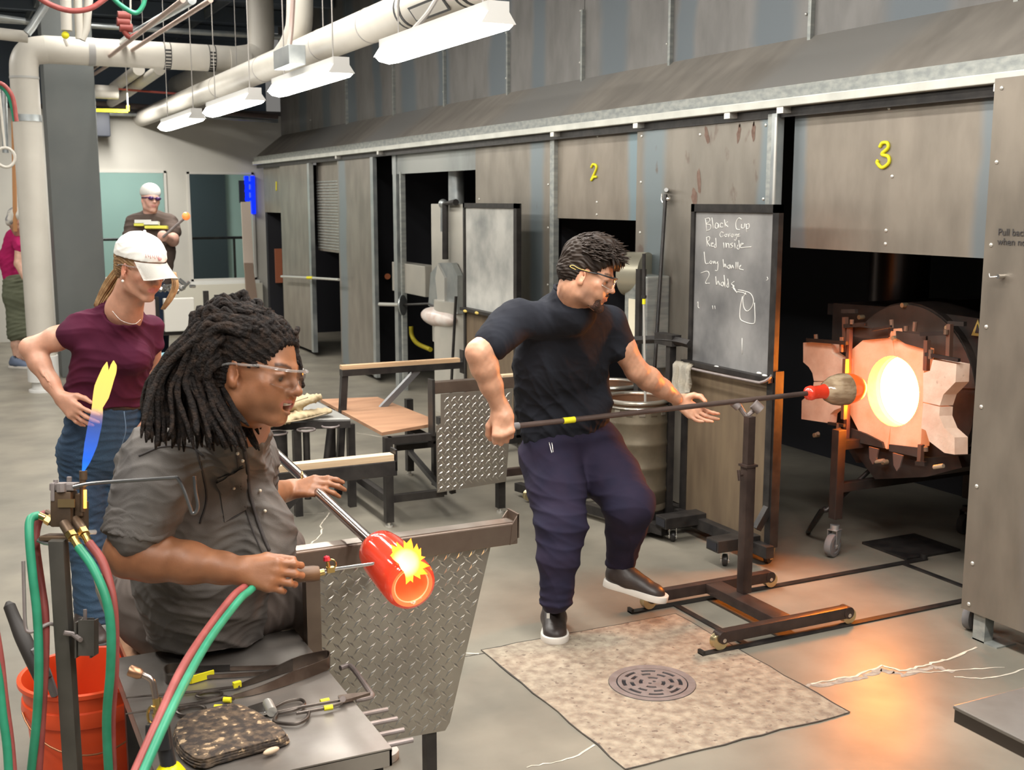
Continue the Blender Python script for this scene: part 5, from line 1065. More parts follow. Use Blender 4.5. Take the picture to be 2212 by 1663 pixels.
def flame_mat(name, stops, estr, a=0.85, p0=(0, 0, 0), axis=(0, 0, 1), length=0.3):
    m = bpy.data.materials.new(name); m.use_nodes = True; nt = m.node_tree; N = nt.nodes; L = nt.links
    for n in list(N): N.remove(n)
    out = N.new('ShaderNodeOutputMaterial'); em = N.new('ShaderNodeEmission'); tr = N.new('ShaderNodeBsdfTransparent'); mx = N.new('ShaderNodeMixShader')
    ge = N.new('ShaderNodeNewGeometry'); vm = N.new('ShaderNodeVectorMath'); vm.operation = 'SUBTRACT'; vm.inputs[1].default_value = p0
    dt = N.new('ShaderNodeVectorMath'); dt.operation = 'DOT_PRODUCT'; ax = Vector(axis).normalized(); dt.inputs[1].default_value = ax
    mr = N.new('ShaderNodeMapRange'); mr.inputs[2].default_value = length
    cr = N.new('ShaderNodeValToRGB'); cr.color_ramp.elements[0].position = stops[0][0]; cr.color_ramp.elements[0].color = (*stops[0][1], stops[0][2])
    cr.color_ramp.elements[1].position = stops[-1][0]; cr.color_ramp.elements[1].color = (*stops[-1][1], stops[-1][2])
    for s in stops[1:-1]:
        e_ = cr.color_ramp.elements.new(s[0]); e_.color = (*s[1], s[2])
    L.new(ge.outputs['Position'], vm.inputs[0]); L.new(vm.outputs[0], dt.inputs[0]); L.new(dt.outputs['Value'], mr.inputs[0]); L.new(mr.outputs[0], cr.inputs[0])
    L.new(cr.outputs[0], em.inputs[0]); em.inputs[1].default_value = estr
    L.new(cr.outputs[1], mx.inputs[0]); L.new(tr.outputs[0], mx.inputs[1]); L.new(em.outputs[0], mx.inputs[2]); L.new(mx.outputs[0], out.inputs[0])
    return m
# hand torch
ht = thing('hand_torch', 'slim torch with brown wooden handle and red valve knob, flaming at the red glass', 'torch', (0.82, 2.83, 0.834))
h0, h1 = (0.748, 2.844, 0.837), (0.821, 2.841, 0.833)
MB().lathe([(0.0, 0), (0.016, 0.002), (0.0205, 0.01), (0.021, 0.06), (0.019, 0.073), (0.0, 0.074)], h0, vsub(h1, h0), 20).build('handle', mat('torch_wood', (0.16, 0.085, 0.042), 0.5, 0, (0.10, 0.05, 0.025), 12, stretch=(1, 8, 8)), ht, SM)
M_brass = mat('brass', (0.66, 0.47, 0.18), 0.28, 1.0)
MB().cyl(h1, (0.836, 2.84, 0.835), 0.009, 12).build('ferrule', M_brass, ht, SM)
MB().tube([(0.833, 2.841, 0.835), (0.861, 2.834, 0.84), (1.001, 2.791, 0.854)], [0.006, 0.0045, 0.004], 10).build('tube', M_chrome, ht, SM)
MB().obox((0.851, 2.833, 0.841), (0.02, 0.014, 0.014)).cyl((0.849, 2.835, 0.843), (0.845, 2.835, 0.864), 0.004, 8).build('valve_block', M_brass, ht)
MB().lathe([(0, 0), (0.010, 0.002), (0.008, 0.012), (0, 0.016)], (0.843, 2.836, 0.864), (-0.063, 0.097, 0.993), 8).build('valve_knob', mat('red_knob', (0.55, 0.02, 0.04), 0.35), ht)
MB().tube([Vector((0.854, 2.834, 0.855)) + Vector((0.899, -0.438, 0))*0.012*math.cos(a) + Vector((0.069, 0.143, 0.987))*0.012*math.sin(a) for a in [2*PI*k/16 for k in range(16)]], 0.0025, 6, closed=True).build('valve_ring', M_brass, ht, SM)
MB().cyl((0.993, 2.792, 0.853), (1.01, 2.789, 0.854), 0.0055, 10).build('tip', M_iron, ht, SM)
fl0 = (0.985, 2.734, 0.873)
M_flame = flame_mat('torch_flame', [(0.0, (1, 0.85, 0.55), 1.0), (0.30, (1, 0.66, 0.20), 1.0), (0.45, (1.0, 0.36, 0.03), 0.9), (1.0, (1.0, 0.20, 0.01), 0.7)], 4.0, p0=(1.007, 2.691, 0.878), axis=(1, 0, 0.0), length=0.11)
# radial flame: colour follows the distance from its hot core
nt = M_flame.node_tree
for n in list(nt.nodes):
    if n.type == 'VECT_MATH' and n.operation == 'DOT_PRODUCT': n.operation = 'LENGTH'
for l in list(nt.links):
    if l.to_node.type == 'MAP_RANGE' and l.from_node.type == 'VECT_MATH': nt.links.remove(l)
dn = [n for n in nt.nodes if n.type == 'VECT_MATH' and n.operation == 'LENGTH'][0]; mrn = [n for n in nt.nodes if n.type == 'MAP_RANGE'][0]
nt.links.new(dn.outputs['Value'], mrn.inputs[0]); mrn.inputs[2].default_value = 0.085
fl = MB()
cc = (1.012, 2.689, 0.88)
fl.ell(cc, (0.022, 0.02, 0.026), seg=16, rings=10)
for (u, v, w) in ((848,1178,.010),(856,1170,.010),(872,1166,.012),(886,1163,.012),(898,1172,.011),(908,1182,.010),(900,1196,.012),(915,1200,.009),(912,1225,.014),(905,1245,.012),(890,1256,.011),(874,1256,.009),(862,1240,.012),(925,1245,.010),(845,1198,.009)):
    pass
tips = [(0.987, 2.741, 0.916), (0.997, 2.727, 0.926), (1.017, 2.728, 0.926), (1.038, 2.73, 0.929), (1.047, 2.712, 0.918), (1.056, 2.706, 0.907), (1.038, 2.69, 0.897), (1.064, 2.698, 0.884), (1.077, 2.698, 0.858), (1.067, 2.689, 0.84), (1.042, 2.677, 0.835), (1.024, 2.684, 0.826), (1.008, 2.691, 0.821), (0.995, 2.702, 0.847), (0.98, 2.729, 0.891)]
for p in tips:
    d_ = Vector(vsub(p, cc)); m1 = Vector(cc) + d_*0.55 + Vector((random.uniform(-.006, .006), random.uniform(-.006, .006), random.uniform(-.006, .006)))
    fl.tube(spline([cc, m1, p], 5), [0.016, 0.015, 0.0145, 0.0135, 0.0125, 0.011, 0.0095, 0.0075, 0.005, 0.0025, 0.0006], 8)
fo = fl.build('torch_flame', M_flame, None, True, origin=cc); tag(fo, 'ragged yellow and orange flame at the tip of the hand torch', 'flame')
# warm point from this flame
pl_ = bpy.data.lights.new('flame_glow', 'POINT'); pl_.energy = 2.2; pl_.color = (1.0, 0.55, 0.2); pl_.shadow_soft_size = 0.05
po_ = bpy.data.objects.new('flame_glow', pl_); COL.objects.link(po_); po_.location = (cc[0]+0.02, cc[1]-0.06, cc[2]+0.04)

# ---------------------------------------------------------------- torch stand in the left foreground
ts = thing('torch_stand', 'grey steel post with brass valve block, hook rods and pilot flame, left foreground', 'torch', (0.19, 2.84, 0))
P0 = (0.195, 2.868, 0.727); PX, PY = P0[0], P0[1]
M_post = mat('grey_brown_post', (0.13, 0.12, 0.105), 0.4, 0.5, (0.09, 0.085, 0.075), 7, 5, bump=0.05)
MB().bar((PX, PY, 0), (PX, PY, 1.0), 0.036, 0.036, up=Vector((0.899, -0.438, 0))).build('post', M_post, ts, SM, bevel=0.002)
MB().box(PX-0.12, PX+0.12, PY-0.12, PY+0.12, 0, 0.012).build('base_plate', M_black, ts)
M_oldb = mat('old_bronze', (0.20, 0.13, 0.08), 0.4, 0.7, (0.10, 0.07, 0.05), 9, 5, rough2=0.55)
def PP(u, v, d=2.8): return None
cx_ = (0.221, 2.914, 1.054)
rC = Matrix(((0.899, -0.438, 0), (-0.433, -0.888, 0.159), (0.069, 0.143, 0.987))).transposed()
MB().obox((0.216, 2.918, 1.061), (0.050, 0.045, 0.085), rC).build('valve_block', M_oldb, ts, SM, bevel=0.004)
MB().obox((0.254, 2.911, 1.068), (0.020, 0.03, 0.055), rC).build('valve_cheek', M_oldb, ts, bevel=0.003)
MB().obox((0.221, 2.924, 1.114), (0.060, 0.04, 0.018), rC).obox((0.198, 2.923, 1.104), (0.010, 0.03, 0.045), rC).build('lever_head', M_iron, ts, bevel=0.003)
MB().obox((0.22, 2.891, 1.08), (0.040, 0.004, 0.020), rC).build('maker_plate', mat('bronze_plate', (0.34, 0.24, 0.12), 0.35, 0.8), ts)
MB().cyl((0.212, 2.905, 1.106), (0.213, 2.908, 1.126), 0.012, 8).cyl((0.231, 2.911, 1.128), (0.232, 2.912, 1.139), 0.006, 8).cyl((0.201, 2.924, 1.121), (0.202, 2.926, 1.132), 0.006, 8).build('bolt', M_iron, ts, SM)
MB().obox((0.2, 2.902, 0.996), (0.075, 0.06, 0.012), rC).build('bracket', M_oldb, ts, bevel=0.003)
MB().tube([(0.152, 2.903, 0.995), (0.166, 2.895, 0.988), (0.191, 2.882, 0.984), (0.264, 2.884, 1.004), (0.282, 2.897, 0.999)], 0.006, 8).build('spanner_bar', M_chrome, ts, SM)
MB().obox((0.26, 2.914, 1.037), (0.012, 0.03, 0.07), rC).cyl((0.256, 2.896, 1.054), (0.263, 2.91, 1.148), 0.0075, 12).cyl((0.263, 2.907, 1.13), (0.264, 2.91, 1.151), 0.0095, 12).build('pilot_tube', M_oldb, ts, SM)
MB().cyl((0.261, 2.885, 1.064), (0.264, 2.891, 1.108), 0.004, 8).build('pilot_glow', mat('pilot_orange', (1, 0.4, 0.1), 0.4, emit=(1.0, 0.42, 0.06), estr=3.0), ts, True)
MB().tube(spline([(0.238, 2.894, 1.117), (0.28, 2.875, 1.126), (0.381, 2.827, 1.134), (0.453, 2.793, 1.139), (0.465, 2.787, 1.137), (0.477, 2.776, 1.108), (0.488, 2.763, 1.064), (0.491, 2.76, 1.055), (0.499, 2.756, 1.058), (0.504, 2.757, 1.075), (0.501, 2.764, 1.108), (0.501, 2.77, 1.143)], 4), 0.0045, 10).build('hook_rod', mat('hook_steel', (0.16, 0.16, 0.16), 0.3, 0.7), ts, SM)
MB().tube(spline([(0.116, 2.88, 0.954), (0.112, 2.866, 0.869), (0.11, 2.856, 0.804), (0.116, 2.85, 0.789), (0.134, 2.852, 0.79), (0.161, 2.863, 0.796), (0.182, 2.873, 0.786)], 5), 0.0045, 8).build('side_hook', M_iron, ts, SM)
bxh = MB(); 
for (u0, u1_) in ((0, 0),):
    bxh.obox((0.226, 2.836, 0.759), (0.004, 0.05, 0.085), rC).obox((0.258, 2.821, 0.759), (0.004, 0.05, 0.085), rC).obox((0.239, 2.803, 0.769), (0.038, 0.004, 0.085), rC).obox((0.244, 2.855, 0.756), (0.038, 0.004, 0.085), rC)
bxh.build('tool_pocket', M_post, ts)
MB().cyl((0.237, 2.826, 0.735), (0.243, 2.84, 0.827), 0.0045, 8).tube([(0.192, 2.834, 0.779), (0.212, 2.834, 0.772), (0.225, 2.793, 0.77)], 0.006, 8).build('pocket_pin', M_iron, ts, SM)
for a_, b_, c_, d_ in (((0.212, 2.892, 1.031), (0.222, 2.861, 1.013), (0.227, 2.846, 1.005), (0.238, 2.825, 0.983)), ((0.238, 2.902, 1.035), (0.25, 2.87, 1.015), (0.254, 2.855, 1.007), (0.262, 2.837, 0.987))):
    MB().cyl(a_, b_, 0.013, 12).build('union_nut', M_oldb, ts, SM); MB().cyl(b_, c_, 0.0135, 6).build('brass_nut', M_brass, ts); MB().tube([c_, lerp(c_, d_, 0.3), lerp(c_, d_, 0.32), lerp(c_, d_, 0.6), lerp(c_, d_, 0.62), d_], [0.010, 0.0085, 0.010, 0.0085, 0.010, 0.0088], 12).build('hose_barb', M_brass, ts, SM)
MB().cyl((0.194, 2.911, 1.029), (0.183, 2.918, 1.035), 0.011, 12).build('union_nut', M_oldb, ts, SM); MB().cyl((0.185, 2.916, 1.033), (0.175, 2.922, 1.04), 0.0125, 6).build('brass_nut', M_brass, ts); MB().cyl((0.175, 2.922, 1.039), (0.156, 2.944, 1.046), 0.009, 12).build('hose_barb', M_brass, ts, SM)
MB().cyl((0.197, 2.944, 1.034), (0.179, 2.966, 1.043), 0.010, 10).build('union_nut', M_oldb, ts, SM)
def hose(name, label, pts, r, m): return run(name, label, 'hose', pts, r, m, 8)
hose('green_hose', 'green hose from the torch stand valve, hanging before the orange bucket', [(0.236, 2.827, 0.986), (0.259, 2.765, 0.952), (0.279, 2.721, 0.89), (0.285, 2.705, 0.816), (0.279, 2.712, 0.712), (0.267, 2.739, 0.577), (0.268, 2.773, 0.396)], 0.0105, M_green)
hose('red_hose', 'red hose from the torch stand valve, hanging before the orange bucket', [(0.261, 2.838, 0.991), (0.285, 2.796, 0.951), (0.296, 2.757, 0.887), (0.297, 2.738, 0.814), (0.291, 2.738, 0.7), (0.279, 2.759, 0.566), (0.278, 2.789, 0.386)], 0.0105, M_redh)
hose('green_hose', 'green hose looping down at left of the torch stand post', [(0.16, 2.942, 1.045), (0.14, 2.928, 1.04), (0.134, 2.902, 1.004), (0.134, 2.876, 0.92), (0.137, 2.857, 0.823), (0.133, 2.839, 0.714), (0.122, 2.845, 0.586), (0.098, 2.86, 0.418)], 0.0105, M_green)
hose('dark_red_hose', 'dark red hose looping down close to the torch stand post', [(0.179, 2.966, 1.042), (0.161, 2.961, 1.029), (0.148, 2.937, 0.982), (0.152, 2.906, 0.885), (0.155, 2.88, 0.812), (0.147, 2.865, 0.702), (0.133, 2.86, 0.577), (0.114, 2.862, 0.413)], 0.0105, M_redh)
hose('red_hose', 'red hose running diagonally down from the hand torch', [(0.659, 2.812, 0.859), (0.612, 2.776, 0.847), (0.565, 2.709, 0.847), (0.467, 2.551, 0.827), (0.387, 2.396, 0.813), (0.315, 2.255, 0.774), (0.247, 2.163, 0.705)], 0.0095, M_redh)
hose('green_hose', 'green hose running diagonally beside the red one from hand torch', [(0.664, 2.798, 0.857), (0.622, 2.759, 0.842), (0.578, 2.691, 0.844), (0.478, 2.533, 0.823), (0.4, 2.377, 0.809), (0.325, 2.238, 0.773), (0.26, 2.146, 0.71)], 0.0095, M_green)
hose('red_hose', 'dark red hose at the lower left corner', [(0.042, 2.85, 0.84), (0.05, 2.829, 0.744), (0.053, 2.811, 0.648), (0.058, 2.791, 0.552), (0.059, 2.773, 0.456)], 0.009, M_redh)
hose('green_hose', 'green hose at the lower left corner', [(0.033, 2.834, 0.791), (0.043, 2.814, 0.706), (0.046, 2.798, 0.621), (0.05, 2.782, 0.546), (0.049, 2.768, 0.461)], 0.010, M_green)
# pilot flame: blue at the nozzle, yellow above
M_pf = flame_mat('pilot_flame', [(0.0, (0.03, 0.22, 0.95), 0.85), (0.10, (0.03, 0.16, 0.85), 0.62), (0.42, (0.09, 0.16, 0.55), 0.30), (0.50, (0.5, 0.32, 0.4), 0.35), (0.56, (1.0, 0.62, 0.16), 0.9), (1.0, (1.0, 0.70, 0.14), 0.95)], 1.6, p0=(0.264, 2.91, 1.153), axis=(0.294, 0.028, 0.955), length=0.275)
fl = MB()
pr_ = [(181,1016,.0045), (190,990,.012), (196,960,.020), (202,925,.024), (208,895,.023), (212,870,.022), (216,845,.023), (222,815,.018)]
for (a, w_) in ((((0.263, 2.91, 1.151)), 0),): pass
fl.tube(spline([(0.264, 2.91, 1.151), (0.274, 2.91, 1.179), (0.285, 2.911, 1.214), (0.295, 2.913, 1.253), (0.303, 2.915, 1.286), (0.307, 2.918, 1.316), (0.315, 2.921, 1.352), (0.328, 2.921, 1.391), (0.334, 2.922, 1.411)], 5),
        list(np.interp(np.linspace(0, 1, 41), [0, .10, .25, .4, .5, .6, .75, .9, 1.0], [.003, .009, .015, .016, .014, .012, .013, .007, .001])), 14)
fl.tube(spline([(0.308, 2.908, 1.292), (0.325, 2.908, 1.336), (0.338, 2.908, 1.375), (0.346, 2.908, 1.397), (0.348, 2.911, 1.415)], 5), list(np.interp(np.linspace(0, 1, 21), [0, .2, .6, .85, 1], [.002, .010, .010, .007, .001])), 12)
fo = fl.build('pilot_flame', M_pf, None, True, origin=(0.264, 2.91, 1.152)); tag(fo, 'tall pilot flame, blue below and yellow above, on torch stand', 'flame')

# ---------------------------------------------------------------- orange bucket
M_buck = mat('orange_plastic_bucket', (0.80, 0.085, 0.02), 0.38, 0, (0.70, 0.065, 0.015), 3, bump=0.05)
bc = (0.30, 3.60)
t = thing('bucket', 'orange plastic bucket on the floor behind the torch stand', 'bucket', (*bc, 0))
MB().lathe([(0, 0.004), (0.150, 0.004), (0.158, 0.012), (0.172, 0.20), (0.176, 0.262), (0.186, 0.264), (0.190, 0.285), (0.187, 0.31), (0.182, 0.314), (0.186, 0.352), (0.197, 0.360), (0.197, 0.372), (0.190, 0.376), (0.184, 0.372), (0.180, 0.355), (0.165, 0.20), (0.152, 0.02), (0, 0.018)], (*bc, 0), seg=64).build('pail', M_buck, t, SM)
hd_ = [(bc[0]+0.19*math.cos(a), bc[1]+0.19*math.sin(a)-0.012, 0.29 - 0.10*math.sin((a-PI*1.05)/(PI*0.9)*PI)) for a in [PI*1.05+PI*0.9*k/20 for k in range(21)]]
MB().tube(hd_, 0.003, 8).build('wire_handle', mat('wire_brown', (0.32, 0.13, 0.06), 0.4, 0.6), t, SM)
st_ = thing('charred_paddle', 'black charred paddle handle leaning in the orange bucket', 'tool', (0.13, 3.419, 0.484))
MB().tube(spline([(0.094, 3.555, 0.639), (0.111, 3.514, 0.586), (0.135, 3.448, 0.528), (0.169, 3.393, 0.445)], 5), list(np.interp(np.linspace(0, 1, 16), [0, .05, .3, .5, 1], [.006, .017, .018, .022, .024])), 12).build('handle', mat('char', (0.03, 0.025, 0.022), 0.6), st_, SM)
MB().tube([(0.152, 3.418, 0.536), (0.178, 3.415, 0.463), (0.197, 3.436, 0.38)], 0.012, 8).build('shaft', M_rubber, st_, SM)

# ---------------------------------------------------------------- tools on the steel table
TZ = 0.5215
M_tool = mat('dark_tool_steel', (0.075, 0.062, 0.055), 0.34, 0.8, (0.13, 0.11, 0.095), 14, rough2=0.5)
M_blade = mat('browned_blade', (0.30, 0.245, 0.205), 0.30, 0.85, (0.15, 0.11, 0.09), 9, 5)
def strap(pts, w, th, m, name, parent, z0=None):  # flat strap standing on edge: pts in plan, height w
    mb = MB(); b = mb.bm; rows = []
    P = [Vector(p) for p in pts]; n = len(P)
    if not hasattr(w, '__len__'): w = [w]*n
    for i, p in enumerate(P):
        d = (P[min(i+1, n-1)]-P[max(i-1, 0)]); d.z = 0; d.normalize(); s = Vector((-d.y, d.x, 0))*th/2
        rows.append([b.verts.new(p+s), b.verts.new(p-s), b.verts.new(p-s+Vector((0, 0, w[i]))), b.verts.new(p+s+Vector((0, 0, w[i])))])
    for A, B in zip(rows, rows[1:]):
        for k in range(4):
            l = (k+1) % 4; b.faces.new((A[k], A[l], B[l], B[k]))
    b.faces.new(rows[0]); b.faces.new(rows[-1][::-1])
    return mb.build(name, m, parent, SM)
t = thing('jacks', 'jacks with wide browned steel loop, yellow tape and long thin prongs', 'tool', (0.681, 2.951, 0.52))
sp_ = spline([(0.779, 2.974, 0.522), (0.82, 2.989, 0.522), (0.873, 2.992, 0.522), (0.885, 2.979, 0.522), (0.872, 2.942, 0.522), (0.847, 2.926, 0.522), (0.795, 2.903, 0.522), (0.761, 2.893, 0.522)], 5)
strap(sp_, 0.034, 0.003, M_blade, 'spring_loop', t)
strap(spline([(0.779, 2.974, 0.522), (0.734, 2.961, 0.522), (0.678, 2.94, 0.522), (0.622, 2.924, 0.522)], 4), list(np.interp(np.linspace(0, 1, 13), [0, 1], [.034, .010])), 0.004, M_tool, 'arm', t)
strap(spline([(0.761, 2.893, 0.522), (0.712, 2.877, 0.522), (0.647, 2.864, 0.522), (0.59, 2.866, 0.522)], 4), list(np.interp(np.linspace(0, 1, 13), [0, 1], [.034, .008])), 0.004, M_blade, 'arm', t)
MB().obox((0.614, 2.918, 0.535), (0.022, 0.012, 0.016), rotm(z=0.2)).build('tape', M_yellow, t, bevel=0.002)
MB().tube([(0.621, 2.915, 0.53), (0.53, 2.931, 0.528), (0.428, 2.956, 0.528), (0.339, 2.967, 0.532)], [0.004, 0.004, 0.0035, 0.002], 8).build('prong', M_tool, t, SM)
MB().tube([(0.593, 2.869, 0.528), (0.505, 2.864, 0.527), (0.414, 2.87, 0.528), (0.325, 2.868, 0.532)], [0.004, 0.0045, 0.004, 0.002], 8).build('prong', M_tool, t, SM)
t = thing('tweezers', 'long tweezers with black and yellow taped arms behind the jacks', 'tool', (0.604, 3.057, 0.52))
strap(spline([(0.511, 3.09, 0.522), (0.479, 3.106, 0.522), (0.459, 3.095, 0.522), (0.452, 3.064, 0.522), (0.458, 3.027, 0.522), (0.497, 3.015, 0.522)], 5), 0.026, 0.003, M_tool, 'spring_loop', t)
for a_, b_, m_, w_ in (((0.511, 3.088, 0.523), (0.527, 3.083, 0.523), M_yellow, .022), ((0.527, 3.083, 0.523), (0.624, 3.046, 0.523), M_black, .016), ((0.624, 3.046, 0.523), (0.77, 2.989, 0.523), M_blade, .011), ((0.492, 3.015, 0.523), (0.512, 3.005, 0.523), M_yellow, .024), ((0.512, 3.005, 0.523), (0.575, 3.022, 0.523), M_yellow, .020), ((0.547, 3.019, 0.524), (0.734, 2.962, 0.524), M_blade, .010)):
    strap([a_, lerp(a_, b_, .5), b_], w_, 0.005, m_, 'arm', t)
t = thing('shears', 'black ring-handled shears lying left of the diamond shears', 'tool', (0.528, 2.864, 0.52))
def ringz(p, a, b_, rot, r, name, parent, m):
    c_ = Vector(p); mb = MB(); mb.tube([c_ + Vector((a*math.cos(q)*math.cos(rot)-b_*math.sin(q)*math.sin(rot), a*math.cos(q)*math.sin(rot)+b_*math.sin(q)*math.cos(rot), 0)) for q in [2*PI*k/24 for k in range(24)]], r, 8, closed=True); return mb.build(name, m, parent, SM)
ringz((0.538, 2.902, 0.528), 0.032, 0.022, -0.3, 0.0042, 'ring', t, M_tool); ringz((0.478, 2.824, 0.528), 0.034, 0.026, -0.2, 0.0048, 'ring', t, M_tool)
MB().tube([(0.567, 2.878, 0.528), (0.588, 2.841, 0.53)], 0.004, 8).build('arm', M_tool, t, SM); MB().cyl((0.564, 2.85, 0.53), (0.581, 2.839, 0.53), 0.0072, 10).build('tape', M_yellow, t, SM)
MB().tube(spline([(0.511, 2.81, 0.528), (0.551, 2.804, 0.53), (0.583, 2.792, 0.53), (0.613, 2.744, 0.53)], 4), 0.004, 8).build('arm', M_tool, t, SM); MB().cyl((0.533, 2.814, 0.531), (0.551, 2.805, 0.531), 0.0065, 10).build('tape', M_yellow, t, SM)
MB().prism([(0.608, 2.774, 0.526), (0.655, 2.787, 0.526), (0.659, 2.743, 0.526), (0.661, 2.719, 0.526), (0.625, 2.724, 0.526)], (0, 0, 0.008)).build('blade', M_chrome, t, bevel=0.001)
MB().cyl((0.658, 2.77, 0.535), (0.655, 2.712, 0.535), 0.013, 12).build('pivot_cap', M_rivet, t, SM)
t = thing('diamond_shears', 'long black diamond shears with two yellow tape bands, rightmost on table', 'tool', (0.78, 2.726, 0.52))
MB().tube(spline([(0.67, 2.751, 0.528), (0.708, 2.767, 0.53), (0.741, 2.764, 0.53), (0.744, 2.734, 0.53), (0.716, 2.712, 0.53), (0.676, 2.712, 0.528), (0.662, 2.719, 0.528)], 5), 0.0042, 8).build('ring', M_tool, t, SM)
MB().tube(spline([(0.67, 2.715, 0.528), (0.651, 2.678, 0.528), (0.66, 2.657, 0.528), (0.694, 2.632, 0.53), (0.725, 2.649, 0.53), (0.741, 2.682, 0.53)], 5), 0.0048, 8).build('ring', M_tool, t, SM)
MB().tube([(0.67, 2.716, 0.53), (0.729, 2.715, 0.532), (0.831, 2.711, 0.532)], 0.0042, 8).build('arm', M_tool, t, SM); MB().tube([(0.71, 2.688, 0.53), (0.78, 2.682, 0.532), (0.83, 2.694, 0.532)], 0.0042, 8).build('arm', M_tool, t, SM)
MB().cyl((0.782, 2.721, 0.533), (0.805, 2.722, 0.533), 0.0065, 10).build('tape', M_yellow, t, SM); MB().cyl((0.779, 2.68, 0.533), (0.801, 2.678, 0.533), 0.0068, 10).build('tape', M_yellow, t, SM)
MB().prism([(0.833, 2.736, 0.527), (0.86, 2.735, 0.527), (0.905, 2.726, 0.527), (0.914, 2.715, 0.527), (0.86, 2.704, 0.527), (0.828, 2.701, 0.527)], (0, 0, 0.008)).build('blade', M_blade, t, bevel=0.001)
MB().cyl((0.84, 2.714, 0.532), (0.834, 2.697, 0.54), 0.008, 12).build('pivot', M_iron, t, SM)
# charred newspaper pad
M_char = mat('charred_newspaper', (0.045, 0.035, 0.03), 0.9, 0, (0.15, 0.105, 0.07), 45, 9, lo=0.42, hi=0.62, spots=(0.46, 0.33, 0.20), spot_scale=48, spot_cut=0.60, spot_soft=0.03, bump=0.9, bscale=55)
t = thing('newspaper_pad', 'charred folded newspaper pad on the steel table', 'pad', (0.535, 2.631, 0.52))
for k in range(4):
    base = [(0.423, 2.743, 0.525), (0.454, 2.781, 0.525), (0.502, 2.79, 0.525), (0.561, 2.797, 0.525), (0.596, 2.773, 0.525), (0.632, 2.683, 0.525), (0.657, 2.556, 0.525), (0.579, 2.534, 0.525), (0.49, 2.52, 0.525), (0.437, 2.516, 0.525), (0.409, 2.579, 0.525), (0.406, 2.67, 0.525)]
    cxy = Vector((0.526, 2.638, 0.525)); mb = MB(); b = mb.bm
    rr = []
    n = 60
    P_ = [Vector(p) for p in base]
    sp_ = spline(P_+[P_[0]], 5)[:-1]
    f_ = 1.0 - 0.02*k
    R1 = [b.verts.new(cxy + (p-cxy)*f_*(1+random.uniform(-.02, .02)) + Vector((0, 0, 0.0052*k))) for p in sp_]
    rings_ = [R1]
    for q, hz in ((1.0, 0.004), (0.85, 0.006), (0.6, 0.007), (0.3, 0.0075)):
        rings_.append([b.verts.new(cxy + (p-cxy)*f_*q*(1+random.uniform(-.01, .01)) + Vector((0, 0, 0.0052*k + hz + (mnoise.noise(p*28)*0.004 if k == 5 else 0)))) for p in sp_])
    for A, B in zip(rings_, rings_[1:]):
        for i in range(len(A)):
            l = (i+1) % len(A); b.faces.new((A[i], A[l], B[l], B[i]))
    b.faces.new(rings_[-1]); b.faces.new(R1[::-1])
    mb.build('sheet', M_char, t, SM)
mb = MB(); mb.ell((0.602, 2.515, 0.532), (0.022, 0.008, 0.008), rotm(z=0.3), 12, 8); mb.build('cork_end', M_plye, t, True)
# propane torch
pt = thing('propane_torch', 'handheld propane torch with yellow cylinder, black valve and brass nozzle', 'torch', ((0.359, 2.428, 0.605)))
c0 = Vector((0.359, 2.426, 0.59)); 
MB().lathe([(0.036, -0.26), (0.037, -0.25), (0.037, -0.04), (0.034, -0.015), (0.022, 0.003), (0.012, 0.008), (0, 0.008)], c0, (0, 0, 1), 32).build('cylinder', mat('bright_yellow', (0.90, 0.78, 0.0), 0.35), pt, SM)
MB().tube([(0.358, 2.426, 0.59), (0.354, 2.434, 0.625), (0.351, 2.446, 0.684)], [0.017, 0.017, 0.016], 12).build('valve_stem', mat('black_plastic', (0.02, 0.02, 0.022), 0.35), pt, SM)
MB().obox((0.332, 2.44, 0.659), (0.028, 0.035, 0.06), rC).build('trigger_body', MATS['black_plastic'], pt, bevel=0.004)
MB().obox((0.348, 2.421, 0.672), (0.026, 0.012, 0.075), rC @ Matrix.Rotation(-0.12, 3, 'Y')).build('valve_body', MATS['black_plastic'], pt, bevel=0.003)
MB().cyl((0.315, 2.427, 0.639), (0.313, 2.408, 0.648), 0.013, 20).build('knob', mat('knob_yellow', (0.70, 0.50, 0.05), 0.4), pt, SM)
for p_, w_, h_, a_ in (((0.346, 2.415, 0.684), 0.022, 0.006, 0.5), ((0.345, 2.414, 0.677), 0.020, 0.004, 0.5), ((0.352, 2.417, 0.644), 0.020, 0.004, 0.3)): MB().obox(p_, (w_, 0.003, h_), rC @ Matrix.Rotation(-a_, 3, 'Y')).build('label_mark', M_yellow, pt)
MB().cyl((0.348, 2.449, 0.688), (0.345, 2.453, 0.706), 0.014, 12).cyl((0.345, 2.453, 0.704), (0.345, 2.458, 0.736), 0.010, 12).tube([Vector((0.331, 2.448, 0.704)) + Vector((0.899, -0.438, 0))*0.009*math.cos(a) + Vector((0.069, 0.143, 0.987))*0.018*math.sin(a) for a in [2*PI*k/16 for k in range(16)]], 0.003, 6, closed=True).build('brass_collar', M_brass, pt, SM)
MB().tube(spline([(0.343, 2.459, 0.732), (0.341, 2.464, 0.753), (0.338, 2.469, 0.773), (0.327, 2.475, 0.783), (0.319, 2.48, 0.787)], 5), 0.0068, 12).build('neck_tube', mat('heat_steel', (0.42, 0.34, 0.30), 0.25, 0.95), pt, SM)
MB().lathe([(0.0085, 0), (0.0125, 0.008), (0.0125, 0.028), (0.0115, 0.03), (0.009, 0.03), (0.008, 0.005)], (0.32, 2.479, 0.786), (-0.854, 0.371, 0.364), 20).build('nozzle', mat('copper_nozzle', (0.40, 0.22, 0.13), 0.35, 0.9), pt, SM)
